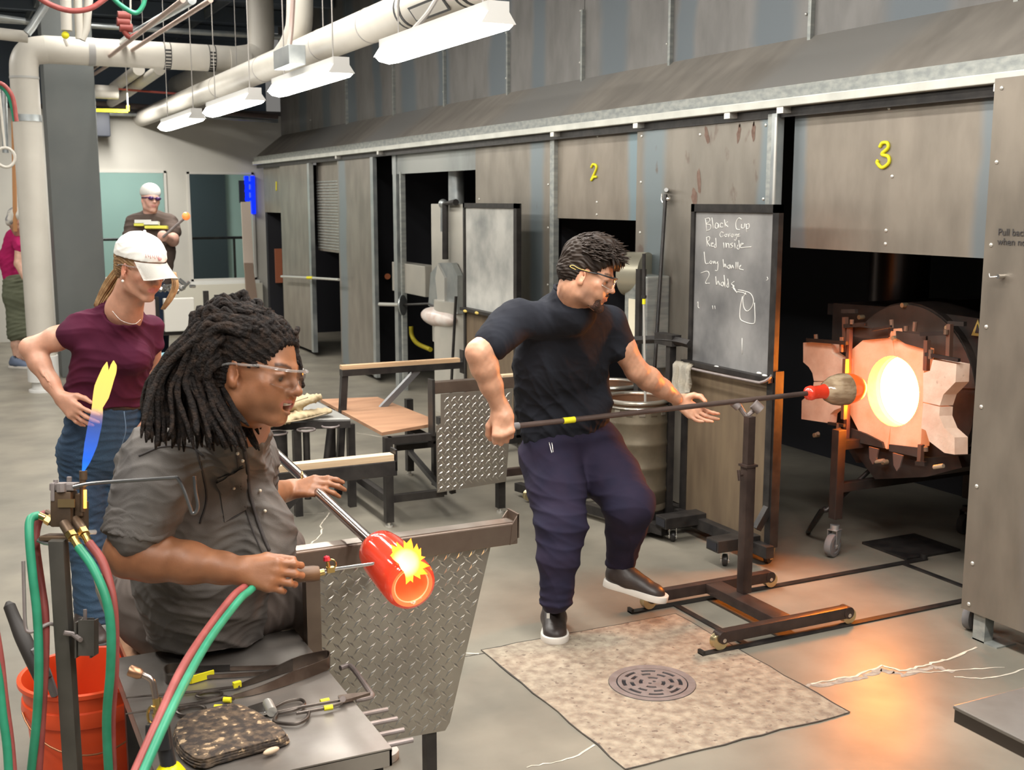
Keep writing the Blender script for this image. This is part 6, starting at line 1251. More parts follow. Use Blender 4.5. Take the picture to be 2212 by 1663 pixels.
# corner table lower right
t = thing('corner_table', 'grey steel topped table corner at the lower right edge', 'table', (2.3, 1.4, 0))
MB().box(1.925, 3.0, 0.9, 1.735, 0.692, 0.70).build('top', M_top, t, bevel=0.002)
MB().box(1.928, 3.0, 0.9, 1.732, 0.662, 0.692).build('edge_band', mat('dark_edge', (0.07, 0.055, 0.045), 0.45, 0.4), t)
MB().box(2.06, 2.9, 0.95, 1.60, 0.0, 0.662).build('base_block', M_black, t)
# gloves
#GL
for k, (lb, pl) in enumerate((('lower cream heat glove lying flat on the tray table', None), ('upper cream heat glove folded on top of the other', None))):
    pass
# back corner rack
rk = thing('tool_rack', 'black rack with pale bins behind the woman in the maroon shirt', 'rack', (1.85, 10.5, 0))
for xx, yy in ((1.62, 10.4), (2.15, 10.4), (1.62, 10.9), (2.15, 10.9)): MB().bar((xx, yy, 0), (xx, yy, 0.96), 0.045).build('upright', M_black, rk)
for zz in (0.30, 0.62): MB().box(1.58, 2.2, 10.38, 10.95, zz, zz+0.03).build('shelf', M_black, rk)
for x0_, x1_, lb in ((1.40, 1.60, 'pinkish clear bin left on the rack shelf'), (1.67, 1.93, 'pale clear bin right on the rack shelf')):
    o = MB().box(x0_, x1_, 10.3, 10.36, 0.66, 0.95).build('storage_bin', mat('pale_bin' if x0_ > 1.5 else 'pink_bin', (0.62, 0.60, 0.55) if x0_ > 1.5 else (0.62, 0.46, 0.42), 0.4), None, False, 0.01, origin=((x0_+x1_)/2, 10.3, 0.66)); tag(o, lb, 'bin')
o = thing('tool_heap', 'heap of bright metal offcuts and jars on top of rack', 'tools', (1.7, 10.6, 0.97)); mb = MB()
for k in range(26):
    p = Vector((1.45+0.5*random.random(), 10.45+0.3*random.random(), 0.98+0.10*random.random())); mb.cyl(p, p+Vector((random.uniform(-.07, .07), 0.03, random.uniform(-.02, .06))), 0.012+0.012*random.random(), 7)
mb.build('bright_scraps', M_chrome, o, SM); o.children[0]['kind'] = 'stuff'
mb = MB(); mb.ell((1.66, 10.33, 0.42), (0.11, 0.06, 0.06), None, 12, 8); o = mb.build('blue_cloth', mat('pale_blue_cloth', (0.35, 0.62, 0.72), 0.8), None, True, origin=(1.66, 10.33, 0.37)); tag(o, 'pale blue crumpled cloth on lower rack shelf', 'cloth')
o = MB().box(1.42, 1.60, 10.2, 10.7, 0.02, 0.28).build('grey_crate', mat('grey_crate', (0.25, 0.26, 0.26), 0.6), None, bevel=0.01); tag(o, 'grey crate on the floor beside the rack', 'crate')
# blue lit strips, leaning board beside the second window
M_blue = mat('blue_light', (0.0, 0.02, 0.8), 0.5, emit=(0.0, 0.02, 1.0), estr=1.3)
bs = thing('blue_light_sign', 'glowing blue upright light strips at right of the second window', 'light', (3.75, 15.96, 1.9))
MB().box((3.732, 15.96, 2.111)[0], (3.782, 15.96, 2.111)[0], 15.93, 15.999, (3.732, 15.96, 1.769)[2], (3.744, 15.96, 2.111)[2]).build('strip', M_blue, bs)
MB().box((3.814, 15.96, 2.111)[0], (3.864, 15.96, 2.112)[0], 15.93, 15.999, (3.821, 15.96, 1.6)[2], (3.839, 15.96, 2.112)[2]).build('strip', M_blue, bs)
for k, v in enumerate((0, 1, 2)): MB().box((3.727, 15.96, 1.987)[0], (3.86, 15.96, 1.987)[0], 15.94, 15.999, 1.78+0.11*k, 1.82+0.11*k).build('cross_strip', M_blue, bs)
MB().box((3.655, 15.97, 2.017)[0], (3.743, 15.97, 2.018)[0], 15.96, 16.0, 1.75, 2.05).build('dark_backing', MATS['navy_box'], bs)
o = MB().prism([(3.592, 15.6, 1.763), (3.715, 15.6, 1.763), (3.73, 15.6, 0.95), (3.72, 15.6, 0), (3.66, 15.6, 0), (3.599, 15.6, 0.953)], (0, 0.03, 0)).build('leaning_board', mat('pinkish_board', (0.62, 0.52, 0.44), 0.7)); tag(o, 'pale pinkish board leaning beside the second window', 'board')
o = MB().prism([(3.594, 15.55, 0.956), (3.706, 15.55, 0.953), (3.80, 15.55, 0), (3.62, 15.55, 0)], (0, 0.04, 0)).build('brown_crate', mat('brown_post', (0.28, 0.20, 0.15), 0.7)); tag(o, 'brown upright crate below the pinkish leaning board', 'crate')

# ---------------------------------------------------------------- smooth bodies: blended limbs on a grid, turned into one surface
import openvdb
def nv(a): a = np.asarray(a, float); return a/np.linalg.norm(a)
class SDF:
    BIG = 0.05
    def __init__(self, lo, hi, vox):
        self.lo = np.array(lo, float); self.v = vox
        self.n = np.ceil((np.array(hi)-self.lo)/vox).astype(int)+1
        self.a = np.full(self.n, self.BIG, np.float32)
    def win(self, lo, hi, m):
        i0 = np.clip(np.floor((np.array(lo)-m-self.lo)/self.v).astype(int), 0, self.n-1); i1 = np.clip(np.ceil((np.array(hi)+m-self.lo)/self.v).astype(int)+1, 1, self.n)
        ax = [(self.lo[k]+self.v*np.arange(i0[k], max(i1[k], i0[k]+1))).astype(np.float32) for k in range(3)]
        return tuple(slice(i0[k], max(i1[k], i0[k]+1)) for k in range(3)), ax[0][:, None, None], ax[1][None, :, None], ax[2][None, None, :]
    def merge(self, sl, d, k, op):
        A = self.a[sl]; d = np.minimum(d, self.BIG)
        if op == 'u':
            if k > 0:
                h = np.clip(0.5+0.5*(A-d)/k, 0, 1); r = A*(1-h)+d*h-k*h*(1-h)
            else: r = np.minimum(A, d)
        else:   # subtract
            d = -d
            if k > 0:
                h = np.clip(0.5+0.5*(d-A)/k, 0, 1); r = A*(1-h)+d*h+k*h*(1-h)
            else: r = np.maximum(A, d)
        self.a[sl] = r
    def cone(self, p, q, r1, r2=None, k=0.02, op='u', side=None, flat=1.0):
        """tapered limb; with side/flat its section is an ellipse: r along side, r*flat across"""
        r2 = r1 if r2 is None else r2
        p = np.array(p, float); q = np.array(q, float); rm = max(r1, r2)*max(1, flat)
        sl, X, Y, Z = self.win(np.minimum(p, q)-rm, np.maximum(p, q)+rm, self.BIG)
        d = q-p; L2 = float(d@d) + 1e-12
        x, y, z = X-p[0], Y-p[1], Z-p[2]
        t = np.clip((x*d[0]+y*d[1]+z*d[2])/L2, 0, 1); x = x-d[0]*t; y = y-d[1]*t; z = z-d[2]*t
        r = r1+(r2-r1)*t
        if side is None or flat == 1.0: dd = np.sqrt(x*x+y*y+z*z)-r
        else:
            ax = d/math.sqrt(L2) if L2 > 1e-6 else np.array((0, 0, 1.0)); s = np.array(side, float); s = s-ax*(s@ax); s /= np.linalg.norm(s); n = np.cross(ax, s)
            c = x*n[0]+y*n[1]+z*n[2]; e = c*(1/flat-1)
            x = x+n[0]*e; y = y+n[1]*e; z = z+n[2]*e
            dd = (np.sqrt(x*x+y*y+z*z)-r)*min(1.0, 0.5+0.5*flat)
        self.merge(sl, dd, k, op); return self
    def chain(self, pts, rs, k=0.02, **kw):
        for i in range(len(pts)-1): self.cone(pts[i], pts[i+1], rs[i], rs[i+1], k, **kw)
        return self
    def ell(self, c, r, R=None, k=0.02, op='u'):
        c = np.array(c, float); r = np.array(r, float) if hasattr(r, '__len__') else np.array((r, r, r), float); m = r.max()
        sl, X, Y, Z = self.win(c-m, c+m, self.BIG)
        x, y, z = X-c[0], Y-c[1], Z-c[2]
        if R is None: u, v, w = x, y, z
        else: u = x*R[0][0]+y*R[0][1]+z*R[0][2]; v = x*R[1][0]+y*R[1][1]+z*R[1][2]; w = x*R[2][0]+y*R[2][1]+z*R[2][2]
        k0 = np.sqrt((u/r[0])**2+(v/r[1])**2+(w/r[2])**2)+1e-9; k1 = np.sqrt((u/r[0]**2)**2+(v/r[1]**2)**2+(w/r[2]**2)**2)+1e-9
        self.merge(sl, (k0*(k0-1)/k1).astype(np.float32), k, op); return self
    def half(self, p, n, k=0.0):   # keep the side where (x-p).n < 0
        p = np.array(p, float); n = nv(n); ax = [(self.lo[j]+self.v*np.arange(self.n[j])).astype(np.float32) for j in range(3)]
        d = (ax[0][:, None, None]-p[0])*n[0]+(ax[1][None, :, None]-p[1])*n[1]+(ax[2][None, None, :]-p[2])*n[2]
        self.a = np.maximum(self.a, np.minimum(d, self.BIG)).astype(np.float32); return self
    def verts(self):
        g = openvdb.FloatGrid(self.BIG); g.copyFromArray(np.ascontiguousarray(self.a, dtype=np.float32))
        P, Q = g.convertToQuads(0.0)
        return P*self.v+self.lo, Q[:, ::-1]
    def build(self, name, material, parent, disp=None, paint=None, relax=1):
        P, Q = self.verts()
        me = bpy.data.meshes.new(name)
        me.vertices.add(len(P)); me.loops.add(len(Q)*4); me.polygons.add(len(Q))
        me.vertices.foreach_set('co', P.astype(np.float32).ravel())
        me.loops.foreach_set('vertex_index', Q.astype(np.int32).ravel())
        me.polygons.foreach_set('loop_start', np.arange(0, len(Q)*4, 4, dtype=np.int32))
        me.update(calc_edges=True); me.validate()
        bm = bmesh.new(); bm.from_mesh(me)
        for _ in range(relax): bmesh.ops.smooth_vert(bm, verts=bm.verts, factor=0.5, use_axis_x=True, use_axis_y=True, use_axis_z=True)
        bmesh.ops.recalc_face_normals(bm, faces=bm.faces)
        bm.to_mesh(me); bm.free()
        nvt = len(me.vertices)
        if disp is not None:
            co = np.empty(nvt*3, np.float32); me.vertices.foreach_get('co', co); co = co.reshape(-1, 3)
            no = np.empty(nvt*3, np.float32); me.vertex_normals.foreach_get('vector', no); no = no.reshape(-1, 3)
            co = co + no*disp(co, no)[:, None]; me.vertices.foreach_set('co', co.astype(np.float32).ravel())
        if paint is not None:
            co = np.empty(nvt*3, np.float32); me.vertices.foreach_get('co', co); co = co.reshape(-1, 3)
            c = paint(co); ca = me.color_attributes.new('tone', 'FLOAT_COLOR', 'POINT')
            ca.data.foreach_set('color', np.concatenate([c, np.ones((len(c), 1))], 1).astype(np.float32).ravel())
        me.shade_smooth()
        return put(name, me, parent, None, material)
def folds(amp, wl, seed, dirn=(0, 0, 1), warp=1.4, mask=None):
    r = np.random.default_rng(seed); d = nv(dirn)
    W = [(nv(r.normal(size=3))*2*PI/(wl*3), r.uniform(0, 6)) for _ in range(4)]
    W2 = [(nv(nv(r.normal(size=3))*0.45+d)*2*PI/(wl*r.uniform(0.8, 1.5)), r.uniform(0, 6), r.uniform(0.6, 1)) for _ in range(4)]
    M = [(nv(r.normal(size=3))*2*PI/(wl*4.5), r.uniform(0, 6)) for _ in range(3)]
    def f(co, no):
        w = sum(np.sin(co@k+p) for k, p in W)*warp*0.5; o = 0
        for i, (k, p, a) in enumerate(W2):
            m = 0.5+0.5*np.sin(co@M[i % 3][0]+M[i % 3][1]+i)
            s = np.sin(co@k+p+w); o = o + a*m*(1-np.abs(s))**1.5
        o = (o-0.8)*amp
        return o*mask(co) if mask is not None else o
    return f
def cloth(name, col, col2=None, rough=0.85, weave=600, bump=0.15, sheen=0.0):
    return mat(name, col, rough, 0, col2 or tuple(c*0.8 for c in col), 9, 5, bump=bump, bscale=weave, sheen=sheen, spec=0.2)
def skin_mat(name, base):
    m = bpy.data.materials.new(name); m.use_nodes = True; nt = m.node_tree; N = nt.nodes; L = nt.links; b = N['Principled BSDF']
    b.inputs['Roughness'].default_value = 0.46; b.inputs['Subsurface Weight'].default_value = 0.12; b.inputs['Subsurface Scale'].default_value = 0.01; b.inputs['Subsurface Radius'].default_value = (1, .35, .2)
    at = N.new('ShaderNodeAttribute'); at.attribute_name = 'tone'
    tc = N.new('ShaderNodeTexCoord'); nz = N.new('ShaderNodeTexNoise'); nz.inputs['Scale'].default_value = 26; nz.inputs['Detail'].default_value = 6; L.new(tc.outputs['Object'], nz.inputs['Vector'])
    mr = N.new('ShaderNodeMapRange'); mr.inputs[3].default_value = 0.86; mr.inputs[4].default_value = 1.12; mr.inputs[1].default_value = 0.3; mr.inputs[2].default_value = 0.7; L.new(nz.outputs[0], mr.inputs[0])
    vm = N.new('ShaderNodeVectorMath'); vm.operation = 'SCALE'; L.new(at.outputs['Color'], vm.inputs[0]); L.new(mr.outputs[0], vm.inputs['Scale']); L.new(vm.outputs[0], b.inputs['Base Color'])
    n3 = N.new('ShaderNodeTexNoise'); n3.inputs['Scale'].default_value = 220; L.new(tc.outputs['Object'], n3.inputs['Vector'])
    bp = N.new('ShaderNodeBump'); bp.inputs['Strength'].default_value = 0.12; bp.inputs['Distance'].default_value = 0.002; L.new(n3.outputs[0], bp.inputs['Height']); L.new(bp.outputs[0], b.inputs['Normal'])
    return m
class Head:
    """head frame: x to the person's left, y forward, z up; origin between the ears at eye level"""
    def __init__(s, c, fwd, up, size=1.0, jz=1.0):
        s.jz = jz; s.c = np.array(c, float); s.y = nv(fwd); u = np.array(up, float); u = u-s.y*(u@s.y); s.z = nv(u); s.x = -np.cross(s.y, s.z)*1.0; s.s = size
        s.x = np.cross(s.z, s.y)*-1.0 if False else np.cross(s.y, s.z)*-1.0
        s.R = [s.x, s.y, s.z]
    def p(s, x, y, z):
        if z < 0: z = z*s.jz
        return s.c + s.s*(x*s.x+y*s.y+z*s.z)
    def loc(s, co): d = (co-s.c)/s.s; z = d@s.z; return np.stack([d@s.x, d@s.y, np.where(z < 0, z/s.jz, z)], 1)
    def Rm(s, ax=0, az=0, ay=0):
        R = np.array(s.R)
        if ax or az or ay:
            M = np.array(rotm(ax, ay, az)).T; R = M@R
        return R
    def skull(s, S, smile=0.0, mouth=0.0, jaw=1.0, fem=False):
        k = s.s
        E = lambda c, r, kk=0.02, op='u', **a: S.ell(s.p(*c), tuple(q*k for q in r), s.Rm(**a), kk*k, op)
        C = lambda p, q, r1, r2=None, kk=0.012, op='u': S.cone(s.p(*p), s.p(*q), r1*k, None if r2 is None else r2*k, kk*k, op)
        E((0, -0.014, 0.032), (0.074, 0.096, 0.084), 0.02)
        E((0, 0.020, -0.005), (0.064, 0.070, 0.070), 0.02)
        E((0, 0.032, -0.045), (0.054*jaw, 0.056, 0.058), 0.02)
        for x in (-1, 1):
            C((x*0.056, -0.008, -0.045), (x*0.046*jaw, 0.006, -0.074), 0.016, 0.016, 0.02)
            C((x*0.046*jaw, 0.006, -0.076), (x*0.014, 0.066, -0.104), 0.016, 0.015, 0.02)
            E((x*0.043, 0.058, -0.022), (0.020, 0.018, 0.017), 0.018)
            E((x*0.030, 0.070, -0.050), (0.020, 0.014, 0.022), 0.018)
        E((0, 0.074, -0.098), (0.020, 0.016, 0.015), 0.014)
        C((-0.034, 0.072, 0.020), (0, 0.083, 0.017), 0.0095, 0.009, 0.012); C((0.034, 0.072, 0.020), (0, 0.083, 0.017), 0.0095, 0.009, 0.012)
        for x in (-1, 1): E((x*0.032, 0.090, 0.000), (0.019, 0.015, 0.011), 0.010, 's')
        for x in (-1, 1):
            E((x*0.032, 0.068, 0.0005), (0.0160, 0.0150, 0.0128), 0.003)
            C((x*0.018, 0.079, 0.0035), (x*0.032, 0.0840, 0.0062), 0.0036, 0.0046, 0.003); C((x*0.032, 0.0840, 0.0062), (x*0.046, 0.075, 0.003), 0.0046, 0.0034, 0.003)
            C((x*0.019, 0.079, -0.0065), (x*0.045, 0.0745, -0.0055), 0.0036, 0.0036, 0.004)
        C((0, 0.082, 0.010), (0, 0.106, -0.026), 0.0075, 0.0098, 0.008); E((0, 0.108, -0.030), (0.0105, 0.011, 0.0095), 0.006)
        for x in (-1, 1):
            E((x*0.0125, 0.096, -0.034), (0.0075, 0.011, 0.0075), 0.005)
            E((x*0.0065, 0.104, -0.0405), (0.0035, 0.005, 0.0035), 0.002, 's')
        E((0, 0.078, -0.062), (0.030, 0.018, 0.022), 0.014)
        o = 0.5*mouth
        for x in (-1, 1):
            C((0, 0.096, -0.0565), (x*0.024, 0.080, -0.0610+smile), 0.0045, 0.0026, 0.004)
            C((0, 0.094, -0.0690-mouth), (x*0.023, 0.079, -0.0640+smile-mouth*0.3), 0.0060, 0.0028, 0.004)
            C((0, 0.101, -0.0628-o), (x*0.024, 0.084, -0.0624+smile), 0.0016+mouth*0.50, 0.0012, 0.002, 's')
        if mouth: E((0, 0.092, -0.0632-o), (0.017, 0.018, 0.002+o*0.95), 0.002, 's')
        for x in (-1, 1):   # ears
            E((x*0.077, -0.004, -0.012), (0.006, 0.018, 0.031), 0.006, az=-x*0.35, ax=0.15)
            E((x*0.083, 0.001, -0.008), (0.006, 0.0095, 0.018), 0.003, 's', az=-x*0.35, ax=0.15)
            E((x*0.077, 0.004, -0.036), (0.005, 0.007, 0.009), 0.004)
            E((x*0.078, 0.009, -0.014), (0.003, 0.004, 0.006), 0.003)
    def tone(s, base, lip, brow=None, stubble=None, blush=0.12):
        base = np.array(base); lip = np.array(lip)
        def f(co):
            L = s.loc(co); c = np.tile(base, (len(co), 1))
            def g(cx, cy, cz, rx, ry, rz): return np.clip(1.4-np.sqrt(((L[:, 0]-cx)/rx)**2+((L[:, 1]-cy)/ry)**2+((L[:, 2]-cz)/rz)**2), 0, 1)[:, None]
            for x in (-1, 1): 
                m = g(x*0.045, .06, -.028, .025, .03, .02)*blush*2; c = c*(1-m)+c*np.array((1.15, 0.80, 0.75))*m
                m = g(x*0.080, -.004, -.012, .014, .022, .034)*blush*3; c = c*(1-m)+c*np.array((1.10, 0.72, 0.66))*m
            m = g(0, .105, -.03, .014, .016, .014)*blush*2; c = c*(1-m)+c*np.array((1.12, 0.74, 0.68))*m
            m = g(0, .092, -.0635, .023, .014, .0105); m = np.clip(m*2.2, 0, 1); c = c*(1-m)+lip*m
            if stubble is not None:
                m = np.maximum(g(0, .04, -.095, .06, .06, .028), np.maximum(g(.05, .02, -.07, .02, .04, .03), g(-.05, .02, -.07, .02, .04, .03)))*stubble[1]; m = m*(1-np.clip(g(0, .094, -.0635, .023, .014, .0105)*2.2, 0, 1)); c = c*(1-m)+np.array(stubble[0])*m
            if brow is not None:
                for x in (-1, 1):
                    t = np.clip((np.abs(L[:, 0])-0.012)/0.036, 0, 1); zc = 0.019+0.006*np.sin(t*PI*0.8); 
                    m = np.clip(1.6-np.abs(L[:, 2]-zc)/0.0035, 0, 1)*((L[:, 0]*x > 0.012)&(L[:, 0]*x < 0.047)&(L[:, 1] > 0.055)); c = c*(1-m[:, None]*0.85)+np.array(brow)*m[:, None]*0.85
            return c
        return f
    def eyes(s, parent, iris=(0.10, 0.05, 0.02), gaze=(0, 1, 0)):
        k = s.s
        for x in (-1, 1):
            c = s.p(x*0.032, 0.0715, 0.0)
            o = MB().ell(c, 0.0121*k, None, 18, 12).build('eyeball', mat('eye_white', (0.58, 0.52, 0.48), 0.25), parent, True)
            g = nv(gaze[0]*s.x+gaze[1]*s.y+gaze[2]*s.z)
            MB().cyl(c+g*0.0100*k, c+g*0.0125*k, 0.0062*k, 16, 0.0056*k).build('iris', mat('iris_%.2f' % iris[0], iris, 0.15), o, True)
            MB().cyl(c+g*0.0120*k, c+g*0.0131*k, 0.0026*k, 12).build('pupil', mat('pupil', (0.01, 0.01, 0.01), 0.1), o, True)
def hand(S, W, u, n, sgn, curls, size=1.0, thumb=None, spread=0.05, k=0.006, kw=0.014):
    """W wrist, u wrist->knuckles, n palm normal, sgn side of the thumb; curls: (knuckle, middle, tip) bend per finger in radians"""
    W = np.array(W, float); u = nv(u); n = np.array(n, float); n = nv(n-u*(n@u)); s = np.cross(u, n)*sgn
    z = size; tips = []
    offs = (0.031, 0.0105, -0.0105, -0.029); mL = (0.090, 0.093, 0.088, 0.080); fr = (0.0088, 0.0090, 0.0085, 0.0075)
    LL = ((0.042, 0.026, 0.022), (0.046, 0.030, 0.023), (0.043, 0.028, 0.022), (0.034, 0.021, 0.019))
    for i in range(4):
        K = W+(u*mL[i]+s*offs[i])*z
        S.cone(W+(u*0.012+s*offs[i]*0.5)*z, K, 0.0165*z, 0.0118*z, kw*z)
        d = nv(u+s*spread*(1.5-i)*0.9); nn = nv(n-d*(n@d)); P = K; a = 0
        for j in range(3):
            a = curls[i][j]; d, nn = d*math.cos(a)+nn*math.sin(a), nn*math.cos(a)-d*math.sin(a)
            Q = P+d*LL[i][j]*z; r0 = fr[i]*(1.08-0.07*j)*z; r1 = fr[i]*(1.0-0.09*(j+1)+0.05)*z
            S.cone(P, Q, r0, r1, k*z if j else 0.009*z); P = Q
        tips.append(P)
    th = thumb or ((0.7, 0.65, 0.25), (0.85, 0.35, 0.35), (0.95, 0.1, 0.35))
    P = W+(u*0.022+s*0.022+n*0.004)*z; rr = (0.0155, 0.0125, 0.0108, 0.0085)
    for j, (Lt) in enumerate((0.044, 0.034, 0.029)):
        a, b, c = th[j]; Q = P+nv(u*a+s*b+n*c)*Lt*z; S.cone(P, Q, rr[j]*z, rr[j+1]*z, (0.014 if j == 0 else 0.005)*z); P = Q
    tips.append(P)
    return tips
def drape(ob, pts, off=0.002, n=6):
    from mathutils.bvhtree import BVHTree
    if not hasattr(drape, 'c') or drape.o is not ob:
        me = ob.data; drape.o = ob; drape.off = Vector(OFF[ob.name]); drape.c = BVHTree.FromPolygons([v.co.copy() for v in me.vertices], [tuple(p.vertices) for p in me.polygons])
    out = []
    for p in (spline(pts, n) if n else [Vector(p) for p in pts]):
        q = Vector(p)-drape.off; o_ = Vector((0, 0, 1.8))-drape.off; loc, nr, _, _ = drape.c.ray_cast(o_, (q-o_).normalized())
        if loc is None: loc, nr, _, _ = drape.c.find_nearest(q)
        out.append(loc+nr*off+drape.off)
    return out
def patch(ob, q, name, m, parent, off=0.003, nu=8, nv_=10):
    a, b, c, d = [Vector(p) for p in q]; P = []
    for i in range(nv_+1):
        for j in range(nu+1):
            u, v = j/nu, i/nv_; P.append((a*(1-u)+b*u)*(1-v)+(d*(1-u)+c*u)*v)
    L = drape(ob, P, off, 0); mb = MB(); vs = [mb.bm.verts.new(p) for p in L]
    for i in range(nv_):
        for j in range(nu): mb.bm.faces.new((vs[i*(nu+1)+j], vs[i*(nu+1)+j+1], vs[(i+1)*(nu+1)+j+1], vs[(i+1)*(nu+1)+j]))
    for f in mb.bm.faces:
        f.normal_update()
        if f.normal.dot(f.calc_center_median()-Vector((0, 0, 1.8))) > 0: f.normal_flip()
    return mb.build(name, m, parent, True, noflip=True)
def strand_tubes(paths, radii, name, material, parent, seg=5):
    mb = MB()
    for p, r in zip(paths, radii): mb.tube(p, r, seg)
    return mb.build(name, material, parent, True, noflip=True)
def sneaker(parent, heel, toe, upv, w, upper, sole_m, lace_m, label=None):
    """a low shoe from heel to toe, sole down"""
    h = np.array(heel, float); t = np.array(toe, float); f = nv(t-h); L = np.linalg.norm(t-h); up = np.array(upv, float); up = nv(up-f*(up@f)); s = np.cross(f, up)
    P = lambda x, y, z: h+f*(y*L)+s*(x*w)+up*z
    outline = [(0, -0.03), (0.30, 0.0), (0.40, 0.12), (0.38, 0.35), (0.46, 0.62), (0.50, 0.78), (0.42, 0.93), (0.22, 1.02), (0, 1.04)]
    ol = outline + [(-x, y) for x, y in outline[-2:0:-1]]
    pts = [P(x, y, 0.0) for x, y in ol]; sp_ = spline([Vector(p) for p in pts]+[Vector(pts[0])], 4)[:-1]
    shoe = MB().prism(sp_, up*0.028).build('shoe', sole_m, parent, SM, bevel=0.004)
    lo = np.min([P(x, y, z) for x in (-.6, .6) for y in (-.1, 1.1) for z in (0, .15)], 0); hi = np.max([P(x, y, z) for x in (-.6, .6) for y in (-.1, 1.1) for z in (0, .15)], 0)
    S = SDF(lo-0.02, hi+0.02, 0.005)
    S.cone(P(0, 0.16, 0.055), P(0, 0.34, 0.055), w*0.40, w*0.40, 0.02, side=s, flat=1.0)
    S.cone(P(0, 0.36, 0.050), P(0, 0.80, 0.030), w*0.44, w*0.42, 0.03, side=s, flat=0.75)
    S.cone(P(0, 0.13, 0.06), P(0, 0.18, 0.10), w*0.33, w*0.31, 0.02); S.cone(P(0, 0.22, 0.09), P(0, 0.60, 0.055), w*0.33, w*0.30, 0.02, side=s, flat=0.8)
    S.half(P(0, 0, 0.022), -up)
    S.build('shoe_upper', upper, shoe)
    mb = MB()
    for i in range(5):
        y = 0.30+0.075*i; z = 0.118-0.0115*i*1.3
        mb.tube(spline([P(-0.22, y, z-0.015), P(0, y+0.02, z+0.006), P(0.22, y+0.01, z-0.012)], 3), 0.0028, 6)
    for sg in (-1, 1): mb.tube(spline([P(0, 0.29, 0.125), P(sg*0.18, 0.33, 0.135), P(sg*0.22, 0.26, 0.125), P(sg*0.05, 0.28, 0.125), P(sg*0.12, 0.40, 0.115)], 4), 0.0026, 6)
    mb.build('lace', lace_m, shoe, True)
    return shoe

# ---------------------------------------------------------------- standing man
M_skinA = skin_mat('skin_warm', None); M_hairA = mat('dark_brown_hair', (0.020, 0.013, 0.010), 0.55, 0, (0.035, 0.024, 0.018), 30, spec=0.3)
TA = (0.60, 0.315, 0.20)
man = thing('person', 'man in dark t-shirt and navy trousers with safety glasses, holding long blowpipe at furnace', 'person', (2.35, 4.2, 0))
H = Head((2.202, 3.856, 1.517), (0.684, -0.662, -0.307), (0.307, -0.167, 0.937), 1.03)
S = SDF((1.60, 3.75, 0.70), (3.25, 4.75, 1.80), 0.0048)
H.skull(S, jaw=1.06)
nb = np.array((2.187, 3.956, 1.404))
S.cone(H.p(0, -0.030, -0.050), nb, 0.060*1.1, 0.068, 0.03); S.cone(H.p(0, -0.02, -0.075), nb+np.array((0.02, 0, -0.02)), 0.055, 0.06, 0.03)
S.cone(nb, (2.219, 4.039, 1.326), 0.066, 0.07, 0.03)
shR, shL = np.array((1.983, 4.021, 1.338)), np.array((2.454, 4.121, 1.288))
elR, wrR = np.array((1.784, 3.941, 1.228)), np.array((1.874, 3.96, 1.013))
elL, wrL = np.array((2.587, 4.11, 1.087)), np.array((2.812, 4.144, 0.946))
S.chain([shR, lerp(shR, elR, .5), elR], [0.060, 0.056, 0.050], 0.02); S.ell(elR, 0.047, None, 0.02)
S.chain([elR, lerp(elR, wrR, .25), lerp(elR, wrR, .6), wrR], [0.046, 0.052, 0.043, 0.031], 0.02)
S.chain([shL, lerp(shL, elL, .5), elL], [0.058, 0.054, 0.047], 0.02)
S.chain([elL, lerp(elL, wrL, .3), lerp(elL, wrL, .65), wrL], [0.046, 0.050, 0.040, 0.029], 0.02)
# right hand: fist closed on the pipe, knuckles to the camera; left hand: open, pipe resting in the palm
pipe_d = nv(np.array(pe)-np.array(pb))
hR = np.array((1.916, 3.989, 0.977))
hand(S, (1.884, 3.964, 1), (-0.08, -0.452, -0.888), (0.3, 0.843, -0.446), -1, ((1.15, 1.25, 0.8),)*4, 1.10, thumb=((0.5, 0.45, 0.5), (0.75, 0.1, 0.75), (0.4, -0.3, 0.9)), spread=0.0)
S.cone((1.883, 3.979, 1.02), (1.891, 3.945, 0.974), 0.034, 0.036, 0.02)
hand(S, (2.828, 4.168, 0.937), (0.64, -0.525, -0.561), (-0.185, -0.737, 0.65), -1, ((0.10, 0.28, 0.2), (0.16, 0.33, 0.2), (0.22, 0.36, 0.25), (0.28, 0.38, 0.3)), 1.08, thumb=((0.60, 0.55, 0.55), (0.80, -0.05, 0.70), (0.85, -0.45, 0.35)), spread=0.12)
toneA = H.tone(TA, (0.42, 0.15, 0.11), brow=(0.05, 0.03, 0.02), stubble=((0.10, 0.05, 0.035), 0.75))
S.build('body', M_skinA, man, paint=toneA, disp=lambda c, n: 0.0006*np.sin(c[:, 0]*210)*np.sin(c[:, 1]*190+c[:, 2]*170))
H.eyes(man, gaze=(0, 1, -0.2))
# beard
S = SDF(H.c-0.2, H.c+0.2, 0.003)
k = H.s
for x in (-1, 1):
    S.cone(H.p(x*0.020, 0.072, -0.096), H.p(0, 0.080, -0.106), 0.014*k, 0.017*k, 0.01); S.cone(H.p(x*0.029, 0.076, -0.062), H.p(x*0.024, 0.074, -0.092), 0.006*k, 0.012*k, 0.008)
    S.cone(H.p(x*0.003, 0.0965, -0.0505), H.p(x*0.028, 0.080, -0.060), 0.0055*k, 0.0055*k, 0.004)
    S.cone(H.p(x*0.022, 0.070, -0.108), H.p(x*0.046, 0.010, -0.088), 0.008*k, 0.007*k, 0.01)
S.build('beard', mat('red_brown_beard', (0.085, 0.035, 0.022), 0.7, 0, (0.035, 0.018, 0.012), 40, bump=0.6, bscale=300), man, disp=lambda c, n: 0.0018*np.sin(c[:, 0]*900+3*np.sin(c[:, 2]*500))*np.sin(c[:, 1]*800+c[:, 2]*600))
